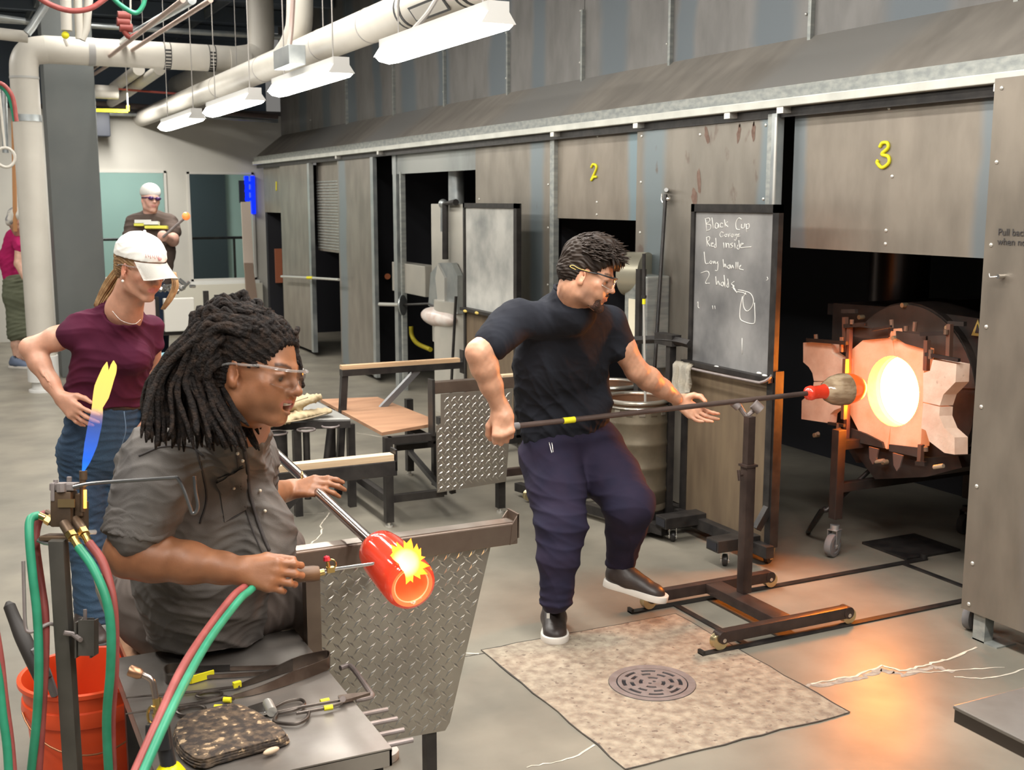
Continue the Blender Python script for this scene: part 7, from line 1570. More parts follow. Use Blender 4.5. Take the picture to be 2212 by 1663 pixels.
# hair
def hair_cap(H, parts, carve, name, m, parent, disp=None, vox=0.0035, ext=0.26):
    S = SDF(H.c-ext, H.c+ext, vox)
    for c, r, kk in parts: S.ell(H.p(*c), tuple(q*H.s for q in r), H.Rm(), kk)
    for c, r, kk in carve: S.ell(H.p(*c), tuple(q*H.s for q in r), H.Rm(), kk, 's')
    return S.build(name, m, parent, disp=disp)
def hairdisp(H, amp=0.004, f=1.0):
    def d(co, no):
        L = H.loc(co); a = np.arctan2(L[:, 0], L[:, 2]+0.02)
        return amp*(np.sin(a*38*f+4*np.sin(L[:, 1]*40))*0.5+np.sin(a*71*f+L[:, 1]*60+2*np.sin(L[:, 1]*90))*0.35+np.sin(L[:, 1]*120+a*20)*0.3)
    return d
hair_cap(H, [((0, -0.014, 0.052), (0.086, 0.106, 0.092), 0.01), ((0, -0.040, 0.000), (0.080, 0.080, 0.070), 0.015), ((0, 0.045, 0.105), (0.060, 0.050, 0.034), 0.02), ((-0.01, 0.020, 0.125), (0.060, 0.060, 0.030), 0.02)],
         [((0, 0.105, -0.020), (0.120, 0.078, 0.088), 0.008), ((0, 0.05, -0.085), (0.12, 0.12, 0.07), 0.01), ((0.082, 0.012, -0.018), (0.03, 0.026, 0.040), 0.006), ((-0.082, 0.012, -0.018), (0.03, 0.026, 0.040), 0.006)], 'hair', M_hairA, man, hairdisp(H))
paths, radii = [], []
for i in range(620):
    th = random.uniform(-1.35, 1.35); ph = random.uniform(-0.75, 1.25)
    x = 0.084*math.sin(th); y = -0.014+0.104*math.cos(th)*math.sin(ph); z = 0.050+0.092*math.cos(th)*math.cos(ph)
    if z < 0.055: continue
    p0 = H.p(x, y, z); nrm = nv(H.p(x*1.2, y*1.1, z*1.2)-H.c*1.0-(0*p0)); out = nv(p0-H.p(0, -0.01, 0.03))
    fl_ = nv(H.y*(0.9)+H.x*random.uniform(-.5, .5)+H.z*random.uniform(-.1, .35)); L_ = random.uniform(0.022, 0.045)
    paths.append([Vector(p0-out*0.004), Vector(p0+out*0.009+fl_*L_*0.4), Vector(p0+out*0.011+fl_*L_*0.8), Vector(p0+out*random.uniform(0.004, 0.016)+fl_*L_*1.15)])
    radii.append([0.0032, 0.0032, 0.0024, 0.0005])
for i in range(26):   # fringe tufts over the forehead
    x = random.uniform(-0.055, 0.055); p0 = H.p(x, 0.062, 0.095); d_ = nv(H.y*0.9-H.z*random.uniform(0.1, 0.9)+H.x*random.uniform(-.3, .3)); 
    paths.append([Vector(p0), Vector(p0+d_*0.02+H.z*0.008), Vector(p0+d_*0.042-H.z*0.004), Vector(p0+d_*0.052-H.z*0.020)]); radii.append([0.007, 0.008, 0.005, 0.0006])
strand_tubes(paths, radii, 'hair_tufts', mat('brown_tufts', (0.040, 0.027, 0.021), 0.5, 0, (0.022, 0.015, 0.012), 60, spec=0.35), man)
# safety glasses
def glasses(H, parent, frame_m, lens_m, temple_m, brow=True, full=False):
    g = MB(); s = H.s
    pts = [H.p(0.074, 0.010, 0.006), H.p(0.072, 0.045, 0.008), H.p(0.062, 0.082, 0.008), H.p(0.035, 0.103, 0.008), H.p(0, 0.108, 0.009), H.p(-0.035, 0.103, 0.008), H.p(-0.062, 0.082, 0.008), H.p(-0.072, 0.045, 0.008), H.p(-0.074, 0.010, 0.006)]
    top = spline(pts[1:-1], 4)
    fo_ = MB().tube([p + Vector(H.z)*0.010 for p in top], 0.0028*s, 8).build('glasses', frame_m, parent, True)
    for sg in (-1, 1):
        MB().tube(spline([H.p(sg*0.070, 0.050, 0.016), H.p(sg*0.077, 0.020, 0.012), H.p(sg*0.080, -0.015, 0.008), H.p(sg*0.079, -0.040, -0.004)], 4), 0.0026*s, 8).build('temple', temple_m, fo_, True)
    mb = MB(); b = mb.bm; n = 28; rows = []
    for i in range(n+1):
        a = -1.10+2.20*i/n; x = 0.068*math.sin(a); y = 0.036+0.072*math.cos(a)**0.8
        nose = math.exp(-(x/0.010)**2); zt = 0.016; zb = -0.026+0.024*nose+0.012*abs(math.sin(a))**3
        rows.append([b.verts.new(H.p(x*(1-0.02*j), y+0.002*math.sin(j*1.57), zt+(zb-zt)*j/4)) for j in range(5)])
    for A, B in zip(rows, rows[1:]):
        for j in range(4): b.faces.new((A[j], A[j+1], B[j+1], B[j]))
    mb.build('lens', lens_m, fo_, True)
    mb = MB(); mb.tube([Vector(r) for r in [H.p(0.068*math.sin(a)*0.95, 0.036+0.072*math.cos(a)**0.8, -0.026+0.024*math.exp(-(0.068*math.sin(a)/0.010)**2)+0.012*abs(math.sin(a))**3) for a in [-1.1+2.2*i/30 for i in range(31)]]], 0.0012*s, 6); mb.build('lens_edge', lens_m if full else M_rivet, fo_, True)
    return fo_
M_lens = mat('clear_lens', (0.95, 0.96, 0.98), 0.03, 0, trans=1.0, ior=1.45, alpha=0.45, coat=1.0)
glasses(H, man, MATS['black_plastic'], M_lens, MATS['black_plastic'])
MB().tube(spline([H.p(-0.0805, 0.02, 0.014), H.p(-0.083, -0.02, 0.012), H.p(-0.080, -0.045, 0.016), H.p(-0.083, -0.055, 0.008), H.p(-0.082, -0.03, 0.004)], 4), 0.0016, 6).build('glasses_cord', mat('cord_yellow', (0.6, 0.42, 0.12), 0.6), man, True)
# t-shirt
M_tee = cloth('charcoal_tee', (0.022, 0.024, 0.032), (0.017, 0.018, 0.024), 0.92)
sd = nv(np.array(shL)-np.array(shR)); S = SDF((1.78, 3.75, 0.78), (2.95, 4.75, 1.62), 0.005)
ct = [np.array((2.236, 4.112, 1.277)), np.array((2.261, 4.168, 1.149)), np.array((2.306, 4.241, 0.989)), np.array((2.328, 4.255, 0.875)), np.array((2.348, 4.266, 0.801))]
S.chain(ct, [0.185, 0.203, 0.198, 0.192, 0.188], 0.07, side=sd, flat=0.60)
S.cone((2.123, 4.008, 1.333), shR, 0.070, 0.074, 0.04); S.cone((2.305, 4.064, 1.319), shL, 0.070, 0.066, 0.04)
S.cone(nb+np.array((0, 0, -0.015)), (2.242, 4.091, 1.301), 0.082, 0.11, 0.03)
S.cone(shR, (1.893, 3.977, 1.289), 0.082, 0.074, 0.02); S.cone((1.929, 3.999, 1.321), (1.851, 3.96, 1.265), 0.078, 0.073, 0.015)
S.cone(shL, (2.501, 4.133, 1.199), 0.080, 0.078, 0.02)
S.ell((2.349, 4.221, 0.929), (0.16, 0.12, 0.12), None, 0.05)
for (a, b_) in ((elR, 0.094),): S.cone((1.794, 3.945, 1.217), (1.886, 3.967, 1.276), 0.062, 0.056, 0.004, 's') if False else None
S.half((2.345, 4.26, 0.762), (0.112, -0.227, -0.967))
# cut the cuffs square
def cuff(S, p, d, r, depth=0.10):
    p = np.array(p, float); d = nv(d)
    S.cone(p+d*(r+0.002), p+d*(r+depth), r*1.25, r*1.25, 0.003, 's')
def neckhole(S, c, up, r, side=None): c = np.array(c, float); up = nv(up); S.cone(c+up*0.035, c+up*0.13, r, r*1.25, 0.006, 's')
S.cone(nb+np.array((0,0,0.0)), nb+np.array((0,0,-0.03)), 0.088, 0.10, 0.03)
neckhole(S, nb-nv(np.array((2.208, 3.94, 1.498))-nb)*0.004, nv(np.array((2.208, 3.94, 1.498))-nb), 0.074)
msk = lambda co: np.clip((1.32-co[:, 2])/0.25, 0.30, 1.0)
S.build('t_shirt', M_tee, man, disp=lambda c, n: folds(0.0085, 0.16, 3, (0.6, -0.3, 0.6), 2.2, msk)(c, n) + folds(0.003, 0.06, 5, (0.4, 0.5, 0.6), 1.8, msk)(c, n))
up_ = nv(np.array((2.208, 3.94, 1.498))-nb); s_ = nv(np.cross(up_, (0, 1, 0))); t_ = np.cross(s_, up_)
cn = nb+up_*0.030
MB().tube([Vector(cn+(s_*math.cos(a)+t_*math.sin(a))*0.080+up_*(0.012*math.sin(a*1.0+0.6))) for a in [2*PI*i/36 for i in range(36)]], 0.0075, 8, closed=True).build('collar', M_tee, man, True)
# trousers
M_navy = cloth('navy_trousers', (0.020, 0.018, 0.038), (0.028, 0.021, 0.042), 0.85)
S = SDF((1.85, 3.75, 0.04), (2.95, 4.80, 1.08), 0.0055)
S.cone((2.334, 4.249, 0.856), (2.351, 4.27, 0.77), 0.180, 0.185, 0.04, side=sd, flat=0.68)
S.cone((2.26, 4.26, 0.719), (2.335, 4.254, 0.764), 0.13, 0.13, 0.05); S.cone((2.458, 4.258, 0.741), (2.367, 4.271, 0.758), 0.13, 0.13, 0.05)
kR, aR = (2.172, 4.003, 0.491), (2.135, 3.969, 0.2)
kL, aL = (2.459, 3.943, 0.559), (2.51, 4.091, 0.268)
S.chain([(2.237, 4.215, 0.721), (2.204, 4.099, 0.611), kR, (2.145, 3.974, 0.377), aR], [0.138, 0.119, 0.105, 0.084, 0.066], 0.03)
S.chain([(2.449, 4.226, 0.728), (2.463, 4.091, 0.644), kL, (2.48, 4.002, 0.443), aL], [0.138, 0.122, 0.104, 0.083, 0.066], 0.03)
for p, r in (((2.131, 3.969, 0.185), 0.069), ((2.136, 3.972, 0.217), 0.071), ((2.142, 3.976, 0.256), 0.072)): S.ell(p, (r, r, 0.020), None, 0.012)
for p, r in (((2.506, 4.092, 0.26), 0.066), ((2.509, 4.075, 0.302), 0.069), ((2.508, 4.06, 0.343), 0.070)): S.ell(p, (r, r, 0.020), None, 0.012)
S.half((2.132, 3.963, 0.155), (-0.32, 0.094, -0.943)) if False else None
S.build('trousers', M_navy, man, disp=lambda c, n: folds(0.0055, 0.19, 11, (0.75, 0.3, 0.55), 2.2)(c, n) + folds(0.0032, 0.07, 12, (0.3, 0.2, 0.8), 1.9, lambda q: np.clip(1.25-q[:, 2]/0.32, 0.15, 1))(c, n))
MB().tube([(2.134, 4.038, 0.834), (2.137, 4.023, 0.793), (2.142, 4.018, 0.797), (2.141, 4.028, 0.833)], 0.0016, 6).build('pocket_clip', M_rivet, man, True)
M_sh = mat('black_shoe_leather', (0.035, 0.027, 0.025), 0.42, 0, (0.05, 0.035, 0.03), 14, bump=0.1); M_sole = mat('white_rubber_sole', (0.74, 0.69, 0.63), 0.6); M_lace = mat('black_lace', (0.02, 0.018, 0.018), 0.8)
sneaker(man, (2.25, 4.215, 0.0), (2.135, 3.975, 0.0), (0, 0, 1), 0.118, M_sh, M_sole, M_lace)
sneaker(man, (2.448, 4.115, 0.167), (2.637, 3.935, 0.116), (0.187, -0.122, 0.975), 0.115, M_sh, M_sole, M_lace)
MB().obox((2.055, 3.889, 0.165), (0.012, 0.004, 0.02), rC).build('shoe_tag', M_rivet, man)
# socks/ankle under the hems
S = SDF((1.9, 3.8, 0.03), (2.95, 4.7, 0.5), 0.006)
S.cone((2.144, 3.978, 0.21), (2.225, 4.17, 0.075), 0.046, 0.045, 0.01); S.cone((2.515, 4.093, 0.292), (2.488, 4.092, 0.213), 0.046, 0.045, 0.01)
S.build('socks', M_lace, man)

# ---------------------------------------------------------------- seated man with locs
M_skinB = skin_mat('skin_brown', None); TB = (0.285, 0.118, 0.055)
sit = thing('person', 'seated man with long dark locs, grey rolled-sleeve shirt and clear safety glasses, working red glass', 'person', (0.6, 3.6, 0.46))
H = Head((0.642, 2.703, 1.4), (0.674, -0.726, -0.136), (0.239, -0.001, 0.971), 1.12, 0.88)
S = SDF((0.05, 2.35, 0.55), (1.45, 3.95, 1.55), 0.0042)
H.skull(S, smile=0.003, mouth=0.013, jaw=1.08)
S.ell(H.p(-0.040, 0.035, -0.055), (0.030, 0.03, 0.03), None, 0.02); S.ell(H.p(0.040, 0.035, -0.055), (0.030, 0.03, 0.03), None, 0.02)
nb = np.array((0.636, 2.934, 1.228))
S.cone(H.p(0, -0.030, -0.045), nb, 0.066, 0.075, 0.03); S.cone(H.p(0, 0.0, -0.075), nb+np.array((0.03, 0, -0.01)), 0.056, 0.06, 0.03)
S.cone(nb, (0.638, 3.014, 1.174), 0.070, 0.075, 0.03)
shR, shL = np.array((0.478, 3.051, 1.138)), np.array((0.761, 3.283, 1.064))
elR, wrR = np.array((0.367, 2.975, 0.912)), np.array((0.608, 2.807, 0.881))
elL, wrL = np.array((0.814, 3.441, 0.896)), np.array((0.942, 3.567, 0.877))
S.chain([lerp(shR, elR, .5), elR], [0.062, 0.060], 0.02)
S.chain([elR, lerp(elR, wrR, .22), lerp(elR, wrR, .55), lerp(elR, wrR, .85), wrR], [0.058, 0.060, 0.050, 0.037, 0.033], 0.025)
S.chain([shL, elL], [0.055, 0.05], 0.02); S.chain([elL, lerp(elL, wrL, .4), wrL], [0.050, 0.044, 0.033], 0.02)
hand(S, (0.603, 2.81, 0.881), (0.835, -0.54, -0.104), (0.613, 0.684, -0.396), 1, ((0.42, 0.75, 0.50), (0.50, 0.78, 0.5), (0.55, 0.85, 0.5), (0.62, 0.9, 0.5)), 1.06, thumb=((0.85, 0.42, 0.28), (0.98, 0.05, 0.22), (0.98, 0.12, 0.12)), spread=0.06)
hand(S, (0.93, 3.562, 0.877), (0.736, -0.638, 0.225), (0.32, 0.427, -0.846), 1, ((0.22, 0.32, 0.25), (0.28, 0.36, 0.3), (0.34, 0.4, 0.3), (0.40, 0.4, 0.35)), 1.05, thumb=((0.72, -0.25, 0.5), (0.95, -0.12, 0.35), (0.98, -0.02, 0.30)), spread=0.03)
S.build('body', M_skinB, sit, paint=H.tone(TB, (0.42, 0.13, 0.105), brow=(0.03, 0.015, 0.01), stubble=((0.17, 0.075, 0.04), 0.35), blush=0.08))
H.eyes(sit, gaze=(0.0, 1, -0.35))
# teeth and tongue
MB().ell(H.p(0, 0.086, -0.0635), (0.014, 0.008, 0.004), rotm(), 14, 8).build('teeth', mat('teeth', (0.75, 0.70, 0.62), 0.25), sit, True)
mb = MB(); mb.tube([Vector(H.p(0.016*math.sin(a), 0.080+0.010*math.cos(a), -0.0600)) for a in np.linspace(-1.4, 1.4, 9)], 0.0030, 8); mb.build('teeth', MATS['teeth'], sit, True)
glasses(H, sit, mat('clear_frame', (0.72, 0.70, 0.68), 0.12, 0, trans=0.7, alpha=0.55), M_lens, MATS['clear_frame'], full=True)
MB().ell(H.p(0.0, 0, 0), 0.001, None, 4, 3)
# ring on the left hand
wr_ = np.array((0.966, 3.499, 0.938)); MB().tube([Vector(wr_+0.011*(np.array((0.069, 0.143, 0.987))*math.cos(a)+np.array((-0.03, -0.989, 0.145))*math.sin(a))) for a in [2*PI*i/16 for i in range(16)]], 0.0018, 6, closed=True).build('finger_ring', M_brass, sit, True)
# locs
M_loc = mat('dark_locs', (0.010, 0.007, 0.006), 0.75, 0, (0.036, 0.021, 0.014), 60, 6, bump=0.9, bscale=170, lo=0.45, hi=0.75, spec=0.25)
hair_cap(H, [((0, -0.018, 0.040), (0.082, 0.104, 0.090), 0.01), ((0, -0.050, -0.02), (0.080, 0.075, 0.085), 0.02)], [((0, 0.112, -0.015), (0.095, 0.068, 0.098), 0.006), ((0, 0.06, -0.09), (0.12, 0.12, 0.08), 0.01), ((-0.082, 0.010, -0.018), (0.03, 0.022, 0.032), 0.006), ((0.082, 0.010, -0.018), (0.03, 0.022, 0.032), 0.006)], 'hair', M_loc, sit, hairdisp(H, 0.004, 1.3))
R1 = random.Random(21)
def loc_path(root, mid1, mid2, end, wob):
    pts = spline([Vector(root), Vector(mid1), Vector(mid2), Vector(end)], 9); out = []
    ph = R1.uniform(0, 6); f1 = R1.uniform(5, 9)
    for i, p in enumerate(pts):
        t = i/(len(pts)-1); w = wob*(0.15+t)
        out.append(p + Vector((math.sin(f1*t*2.2+ph), math.cos(f1*t*1.9+ph*1.7), math.sin(f1*t*2.7+ph*0.6)))*w)
    return out
paths, radii = [], []
N_LOC = 150
for i in range(N_LOC):
    th = R1.uniform(-1.25, 1.25); ph = R1.uniform(-1.15, 1.12)
    x = 0.080*math.sin(th); y = -0.016+0.102*math.cos(th)*math.sin(ph); z = 0.040+0.090*math.cos(th)*math.cos(ph)
    root = H.p(x, y, z); out = nv(root-H.p(0, -0.015, 0.02))
    # ends: swept back and down to the shoulder blades
    e_x = -0.085+0.17*(th+1.25)/2.5 + R1.uniform(-.03, .03)
    u = 347+R1.random()**1.0*215 if R1.random() < 0.9 else 350+R1.random()*60; 
    e = np.array((0.899, -0.438, 0))*((u-552)/2500*2.85) + np.array(H.c); 
    frac = (u-347)/215.0
    zlow = 912 + 55*R1.random() - 8*(1-frac)*R1.random()
    dz = -(zlow-800)/2500*2.85
    e = e + np.array((0.069, 0.143, 0.987))*dz + np.array((-0.433, -0.888, 0.159))*(-e_x*1.0+R1.uniform(-.02, .03)+0.045)
    top = root+out*R1.uniform(0.016, 0.034)-H.y*0.035
    back = H.p(x*1.20, -0.120-0.012*R1.random(), 0.030+0.02*R1.random())
    m1 = lerp(top, back, 0.35) if ph > -0.2 else top - H.z*0.01
    m2 = np.array(lerp(back, e, 0.42)) + np.array((-0.773, 0.456, 0.442))*0.028*(1-frac) + np.array((R1.uniform(-.012, .012), R1.uniform(-.012, .012), 0))
    P_ = loc_path(root, m1, m2, e, 0.0040); n = len(P_); r0 = R1.uniform(0.0068, 0.0098)
    paths.append(P_); radii.append([r0*(1-0.35*(j/(n-1))**2)*(1+0.14*math.sin(j*2.1+i)) if j < n-1 else 0.002 for j in range(n)])
# side locs falling behind and below the ear on the near side
for i in range(34):
    x = -0.078+0.004*R1.random(); y = -0.030-0.070*R1.random(); z = 0.010+0.06*R1.random()
    root = H.p(x, y, z); e = np.array((0.541, 2.77, 1.251)) + np.array((0.899, -0.438, 0))*R1.uniform(-0.06, 0.055) + np.array((0, 0, R1.uniform(-.02, .025)))
    P_ = loc_path(root, H.p(x-0.022, y-0.01, z-0.04), lerp(H.p(x-0.02, y-0.025, -0.06), e, .5), e, 0.004); n = len(P_); r0 = R1.uniform(0.0065, 0.009)
    paths.append(P_); radii.append([r0*(1+0.14*math.sin(j*2.1+i)) if j < n-1 else 0.002 for j in range(n)])
# front loc over the far temple
for (pts_, r0) in (([H.p(0.045, 0.055, 0.105), (0.729, 2.671, 1.459), (0.737, 2.659, 1.416), (0.736, 2.654, 1.387), (0.74, 2.647, 1.358)], 0.0062), ([H.p(0.02, 0.07, 0.095), (0.707, 2.663, 1.483), (0.726, 2.657, 1.439), (0.728, 2.651, 1.412)], 0.0055)):
    P_ = [Vector(p) for p in spline([Vector(q) for q in pts_], 6)]; paths.append(P_); radii.append([r0*(1+0.1*math.sin(j*2)) if j < len(P_)-1 else 0.0015 for j in range(len(P_))])
mbs = [strand_tubes(paths, radii, 'locs', M_loc, sit, 7)]; mbs[0]['kind'] = 'stuff'
# shirt
M_shirt = cloth('washed_grey_shirt', (0.150, 0.137, 0.127), (0.105, 0.096, 0.09), 0.88, 500, 0.2)
sd = nv(shL-shR); S = SDF((-0.02, 2.72, 0.40), (1.20, 4.05, 1.40), 0.005)
tor = [np.array((0.621, 3.177, 1.099)), np.array((0.604, 3.21, 0.981)), np.array((0.604, 3.234, 0.867)), np.array((0.607, 3.258, 0.751)), np.array((0.624, 3.289, 0.599))]
S.chain(tor, [0.150, 0.190, 0.205, 0.215, 0.200], 0.05, side=sd, flat=0.80)
S.cone((0.601, 3.064, 1.167), shR, 0.085, 0.085, 0.05); S.cone((0.659, 3.079, 1.153), shL, 0.080, 0.070, 0.04)
S.ell((0.477, 3.133, 1.09), (0.11, 0.11, 0.11), None, 0.06)
S.cone(nb+np.array((0, 0, -0.015)), (0.65, 3.163, 1.099), 0.092, 0.13, 0.03)
S.cone((0.69, 3.118, 1.084), (0.747, 3.084, 0.915), 0.055, 0.06, 0.06)
S.ell((0.737, 3.133, 0.85), (0.10, 0.12, 0.11), None, 0.06)
S.chain([shR, (0.433, 3.014, 1.059), (0.407, 2.971, 0.999)], [0.098, 0.098, 0.086], 0.03); S.chain([(0.419, 2.983, 1.037), (0.389, 2.953, 0.979)], [0.090, 0.082], 0.03)
S.chain([shL, (0.813, 3.395, 0.95)], [0.078, 0.060], 0.03)
S.half((0.628, 3.295, 0.518), (-0.069, -0.143, -0.987))
neckhole(S, nb, (0.336, -0.11, 0.935), 0.076)
S.build('shirt', M_shirt, sit, disp=lambda c, n: folds(0.012, 0.17, 31, (0.5, 0.1, 0.75), 2.3)(c, n) + folds(0.0045, 0.065, 33, (0.3, 0.3, 0.8), 2.0)(c, n))
shirt = [c for c in sit.children if c.name.startswith('shirt')][0]
# rolled cuff of the near sleeve
S = SDF((0.1, 2.6, 0.7), (0.75, 3.3, 1.1), 0.0045)
cA, cB = np.array((0.394, 2.965, 0.992)), np.array((0.38, 2.955, 0.958)); cd = nv(cB-cA)
S.cone(cA, cB, 0.088, 0.086, 0.01, side=(0.899, -0.438, 0), flat=1.0)
S.half(cB+cd*0.010, cd); S.half(cA-cd*0.03, -cd)
S.build('rolled_cuff', M_shirt, sit, disp=lambda c, n: folds(0.007, 0.05, 41, (0.3, 0.1, 0.9), 2.0)(c, n))
# collar leaves, placket, pocket, buttons as cloth pieces lying on the shirt
def leaf(pts, th, name, m, parent, bevel=0.0015):
    c_ = np.mean([np.array(p) for p in pts], 0); return MB().prism([tuple(p) for p in pts], np.array((-0.433, -0.888, 0.159))*th).build(name, m, parent, SM, bevel=bevel)
leaf([(0.577, 2.889, 1.256), (0.564, 2.889, 1.222), (0.601, 2.875, 1.182), (0.622, 2.85, 1.222), (0.614, 2.858, 1.246)], 0.006, 'collar_leaf', M_shirt, sit)
leaf([(0.704, 3.052, 1.192), (0.708, 3.033, 1.157), (0.701, 3.026, 1.102), (0.693, 3.039, 1.151)], 0.006, 'collar_leaf', M_shirt, sit)
# dark v of undershirt and placket edge
pk_m = cloth('placket_dark', (0.070, 0.064, 0.064)); M_btn = mat('pearl_button', (0.62, 0.56, 0.45), 0.3)
def seam(pts, r=0.0022, name='seam', m=None): return MB().tube(drape(shirt, pts, 0.001), r, 6).build(name, m or pk_m, sit, True)
patch(shirt, [(0.573, 2.912, 1.249), (0.626, 2.884, 1.233), (0.63, 2.877, 1.206), (0.599, 2.887, 1.177)], 'collar_leaf', M_shirt, sit, 0.010, 6, 5)
seam([(0.599, 2.887, 1.177), (0.63, 2.877, 1.206)], 0.003); seam([(0.573, 2.912, 1.246), (0.599, 2.887, 1.177)], 0.003)
seam([(0.649, 2.899, 1.194), (0.666, 2.933, 1.113), (0.666, 2.922, 1.054), (0.677, 2.906, 0.994), (0.688, 2.892, 0.947), (0.702, 2.877, 0.9)], 0.005, 'placket')
seam([(0.627, 2.886, 1.187), (0.646, 2.941, 1.107), (0.649, 2.931, 1.054), (0.658, 2.915, 0.994), (0.673, 2.898, 0.935), (0.689, 2.881, 0.888)])
seam([(0.531, 2.911, 1.256), (0.522, 2.909, 1.216), (0.523, 2.846, 1.187), (0.525, 2.78, 1.137), (0.527, 2.769, 1.081), (0.509, 2.768, 1.026)], 0.0028)
seam([(0.401, 2.958, 1.164), (0.455, 2.936, 1.187), (0.518, 2.906, 1.187), (0.538, 2.837, 1.175)], 0.0026)
patch(shirt, [(0.585, 2.913, 1.099), (0.659, 2.936, 1.115), (0.658, 2.918, 1.009), (0.592, 2.89, 0.987)], 'pocket', M_shirt, sit, 0.004)
patch(shirt, [(0.582, 2.913, 1.089), (0.655, 2.939, 1.118), (0.66, 2.932, 1.089), (0.591, 2.904, 1.059)], 'pocket_flap', M_shirt, sit, 0.008, 8, 4)
seam([(0.582, 2.913, 1.087), (0.615, 2.9, 1.103), (0.655, 2.939, 1.118)], 0.0022); seam([(0.59, 2.903, 1.057), (0.619, 2.892, 1.075), (0.659, 2.931, 1.087)], 0.0026); seam([(0.592, 2.89, 0.989), (0.62, 2.879, 1.001), (0.658, 2.918, 1.009)], 0.002)
for p in ((0.63, 2.882, 1.169), (0.643, 2.894, 1.148), (0.622, 2.892, 1.08), (0.687, 2.911, 1.051), (0.699, 2.897, 1.004)):
    q = drape(shirt, [p, p], 0.009, 0)[0]; MB().ell(q, 0.0045, None, 12, 8).build('button', M_btn, sit, True)
# grey trousers
M_slk = cloth('grey_brown_trousers', (0.155, 0.125, 0.11), (0.12, 0.097, 0.086), 0.85)
S = SDF((0.1, 3.0, 0.02), (1.35, 4.1, 0.95), 0.006)
S.cone((0.52, 3.44, 0.60), (0.56, 3.85, 0.60), 0.150, 0.150, 0.05)
S.chain([(0.54, 3.42, 0.60), (0.72, 3.36, 0.63), (0.97, 3.34, 0.61)], [0.155, 0.140, 0.105], 0.04); S.chain([(0.60, 3.80, 0.575), (0.98, 3.85, 0.60)], [0.120, 0.085], 0.04)
S.chain([(0.97, 3.34, 0.61), (0.96, 3.36, 0.10)], [0.100, 0.060], 0.03); S.chain([(0.98, 3.85, 0.60), (1.0, 3.9, 0.10)], [0.082, 0.060], 0.03)
S.half((0, 3.34, 0), (0, 0, -1)) if False else None
S.build('trousers', M_slk, sit, disp=lambda c, n: folds(0.007, 0.09, 51, (0.8, 0.2, 0.4), 1.8)(c, n))
sneaker(sit, (0.93, 3.37, 0.0), (1.21, 3.36, 0.0), (0, 0, 1), 0.11, M_sh, M_sole, M_lace)
sneaker(sit, (0.95, 3.92, 0.0), (1.22, 3.95, 0.0), (0, 0, 1), 0.11, M_sh, M_sole, M_lace)

# ---------------------------------------------------------------- woman in the cap
M_skinC = skin_mat('skin_tan', None); TC = (0.56, 0.29, 0.195)
wom = thing('person', 'woman in white cap, maroon t-shirt and jeans, hand on hip behind the seated man', 'person', (0.55, 4.85, 0))
H = Head((0.667, 4.609, 1.542), (0.517, -0.812, -0.271), (0.197, -0.223, 0.955), 0.98)
S = SDF((-0.30, 4.10, 0.72), (0.95, 5.05, 1.75), 0.0048)
H.skull(S, smile=-0.003, jaw=0.94)
nb = np.array((0.604, 4.722, 1.375))
S.cone(H.p(0, -0.030, -0.050), nb, 0.050, 0.054, 0.03); S.cone(H.p(0, -0.01, -0.075), nb+np.array((0.03, 0, -0.02)), 0.040, 0.05, 0.03)
S.cone(nb, (0.613, 4.795, 1.302), 0.052, 0.080, 0.04)
shR, shL = np.array((0.462, 4.778, 1.297)), np.array((0.727, 4.87, 1.274))
elR, wrR = np.array((0.273, 4.835, 1.228)), np.array((0.362, 4.736, 1.043))
elL, wrL = np.array((0.75, 4.983, 1.09)), np.array((0.714, 4.896, 1.007))
S.chain([shR, lerp(shR, elR, .5), elR], [0.050, 0.046, 0.040], 0.02); S.chain([elR, lerp(elR, wrR, .3), lerp(elR, wrR, .7), wrR], [0.038, 0.040, 0.031, 0.025], 0.02)
S.chain([shL, elL, wrL], [0.045, 0.037, 0.026], 0.02)
hand(S, (0.362, 4.736, 1.043), (0.505, -0.637, -0.583), (0.698, 0.715, -0.046), 1, ((0.15, 0.3, 0.2), (0.2, 0.35, 0.2), (0.3, 0.4, 0.3), (0.35, 0.45, 0.3)), 0.98, thumb=((0.7, 0.6, 0.2), (0.9, 0.35, 0.2), (0.95, 0.1, 0.2)), spread=0.16)
hand(S, (0.714, 4.895, 1.003), (-0.182, -0.142, -0.973), (-0.971, 0.235, 0.034), 1, ((0.15, 0.3, 0.2),)*4, 0.95, spread=0.05)
for a_, b_ in (((0.287, 4.775, 1.183), (0.33, 4.715, 1.09)), ((0.278, 4.787, 1.197), (0.305, 4.745, 1.129))): S.cone(a_, b_, 0.0035, 0.003, 0.006)
S.build('body', M_skinC, wom, paint=H.tone(TC, (0.55, 0.19, 0.17), brow=(0.22, 0.12, 0.07), blush=0.2))
H.eyes(wom, iris=(0.12, 0.14, 0.12), gaze=(0.1, 1, -0.15))
M_blond = mat('dark_blonde_hair', (0.36, 0.215, 0.10), 0.42, 0, (0.16, 0.085, 0.04), 30, 5, stretch=(1, 1, 0.3))
hair_cap(H, [((0, -0.022, 0.026), (0.081, 0.098, 0.088), 0.01), ((0, -0.055, -0.025), (0.060, 0.055, 0.050), 0.02)], [((0, 0.100, -0.020), (0.110, 0.075, 0.098), 0.008), ((0, 0.04, -0.095), (0.12, 0.10, 0.065), 0.01), ((-0.085, 0.006, -0.014), (0.02, 0.022, 0.034), 0.006), ((0.085, 0.006, -0.014), (0.02, 0.022, 0.034), 0.006)], 'hair', M_blond, wom, hairdisp(H, 0.0035, 1.2))
paths, radii = [], []
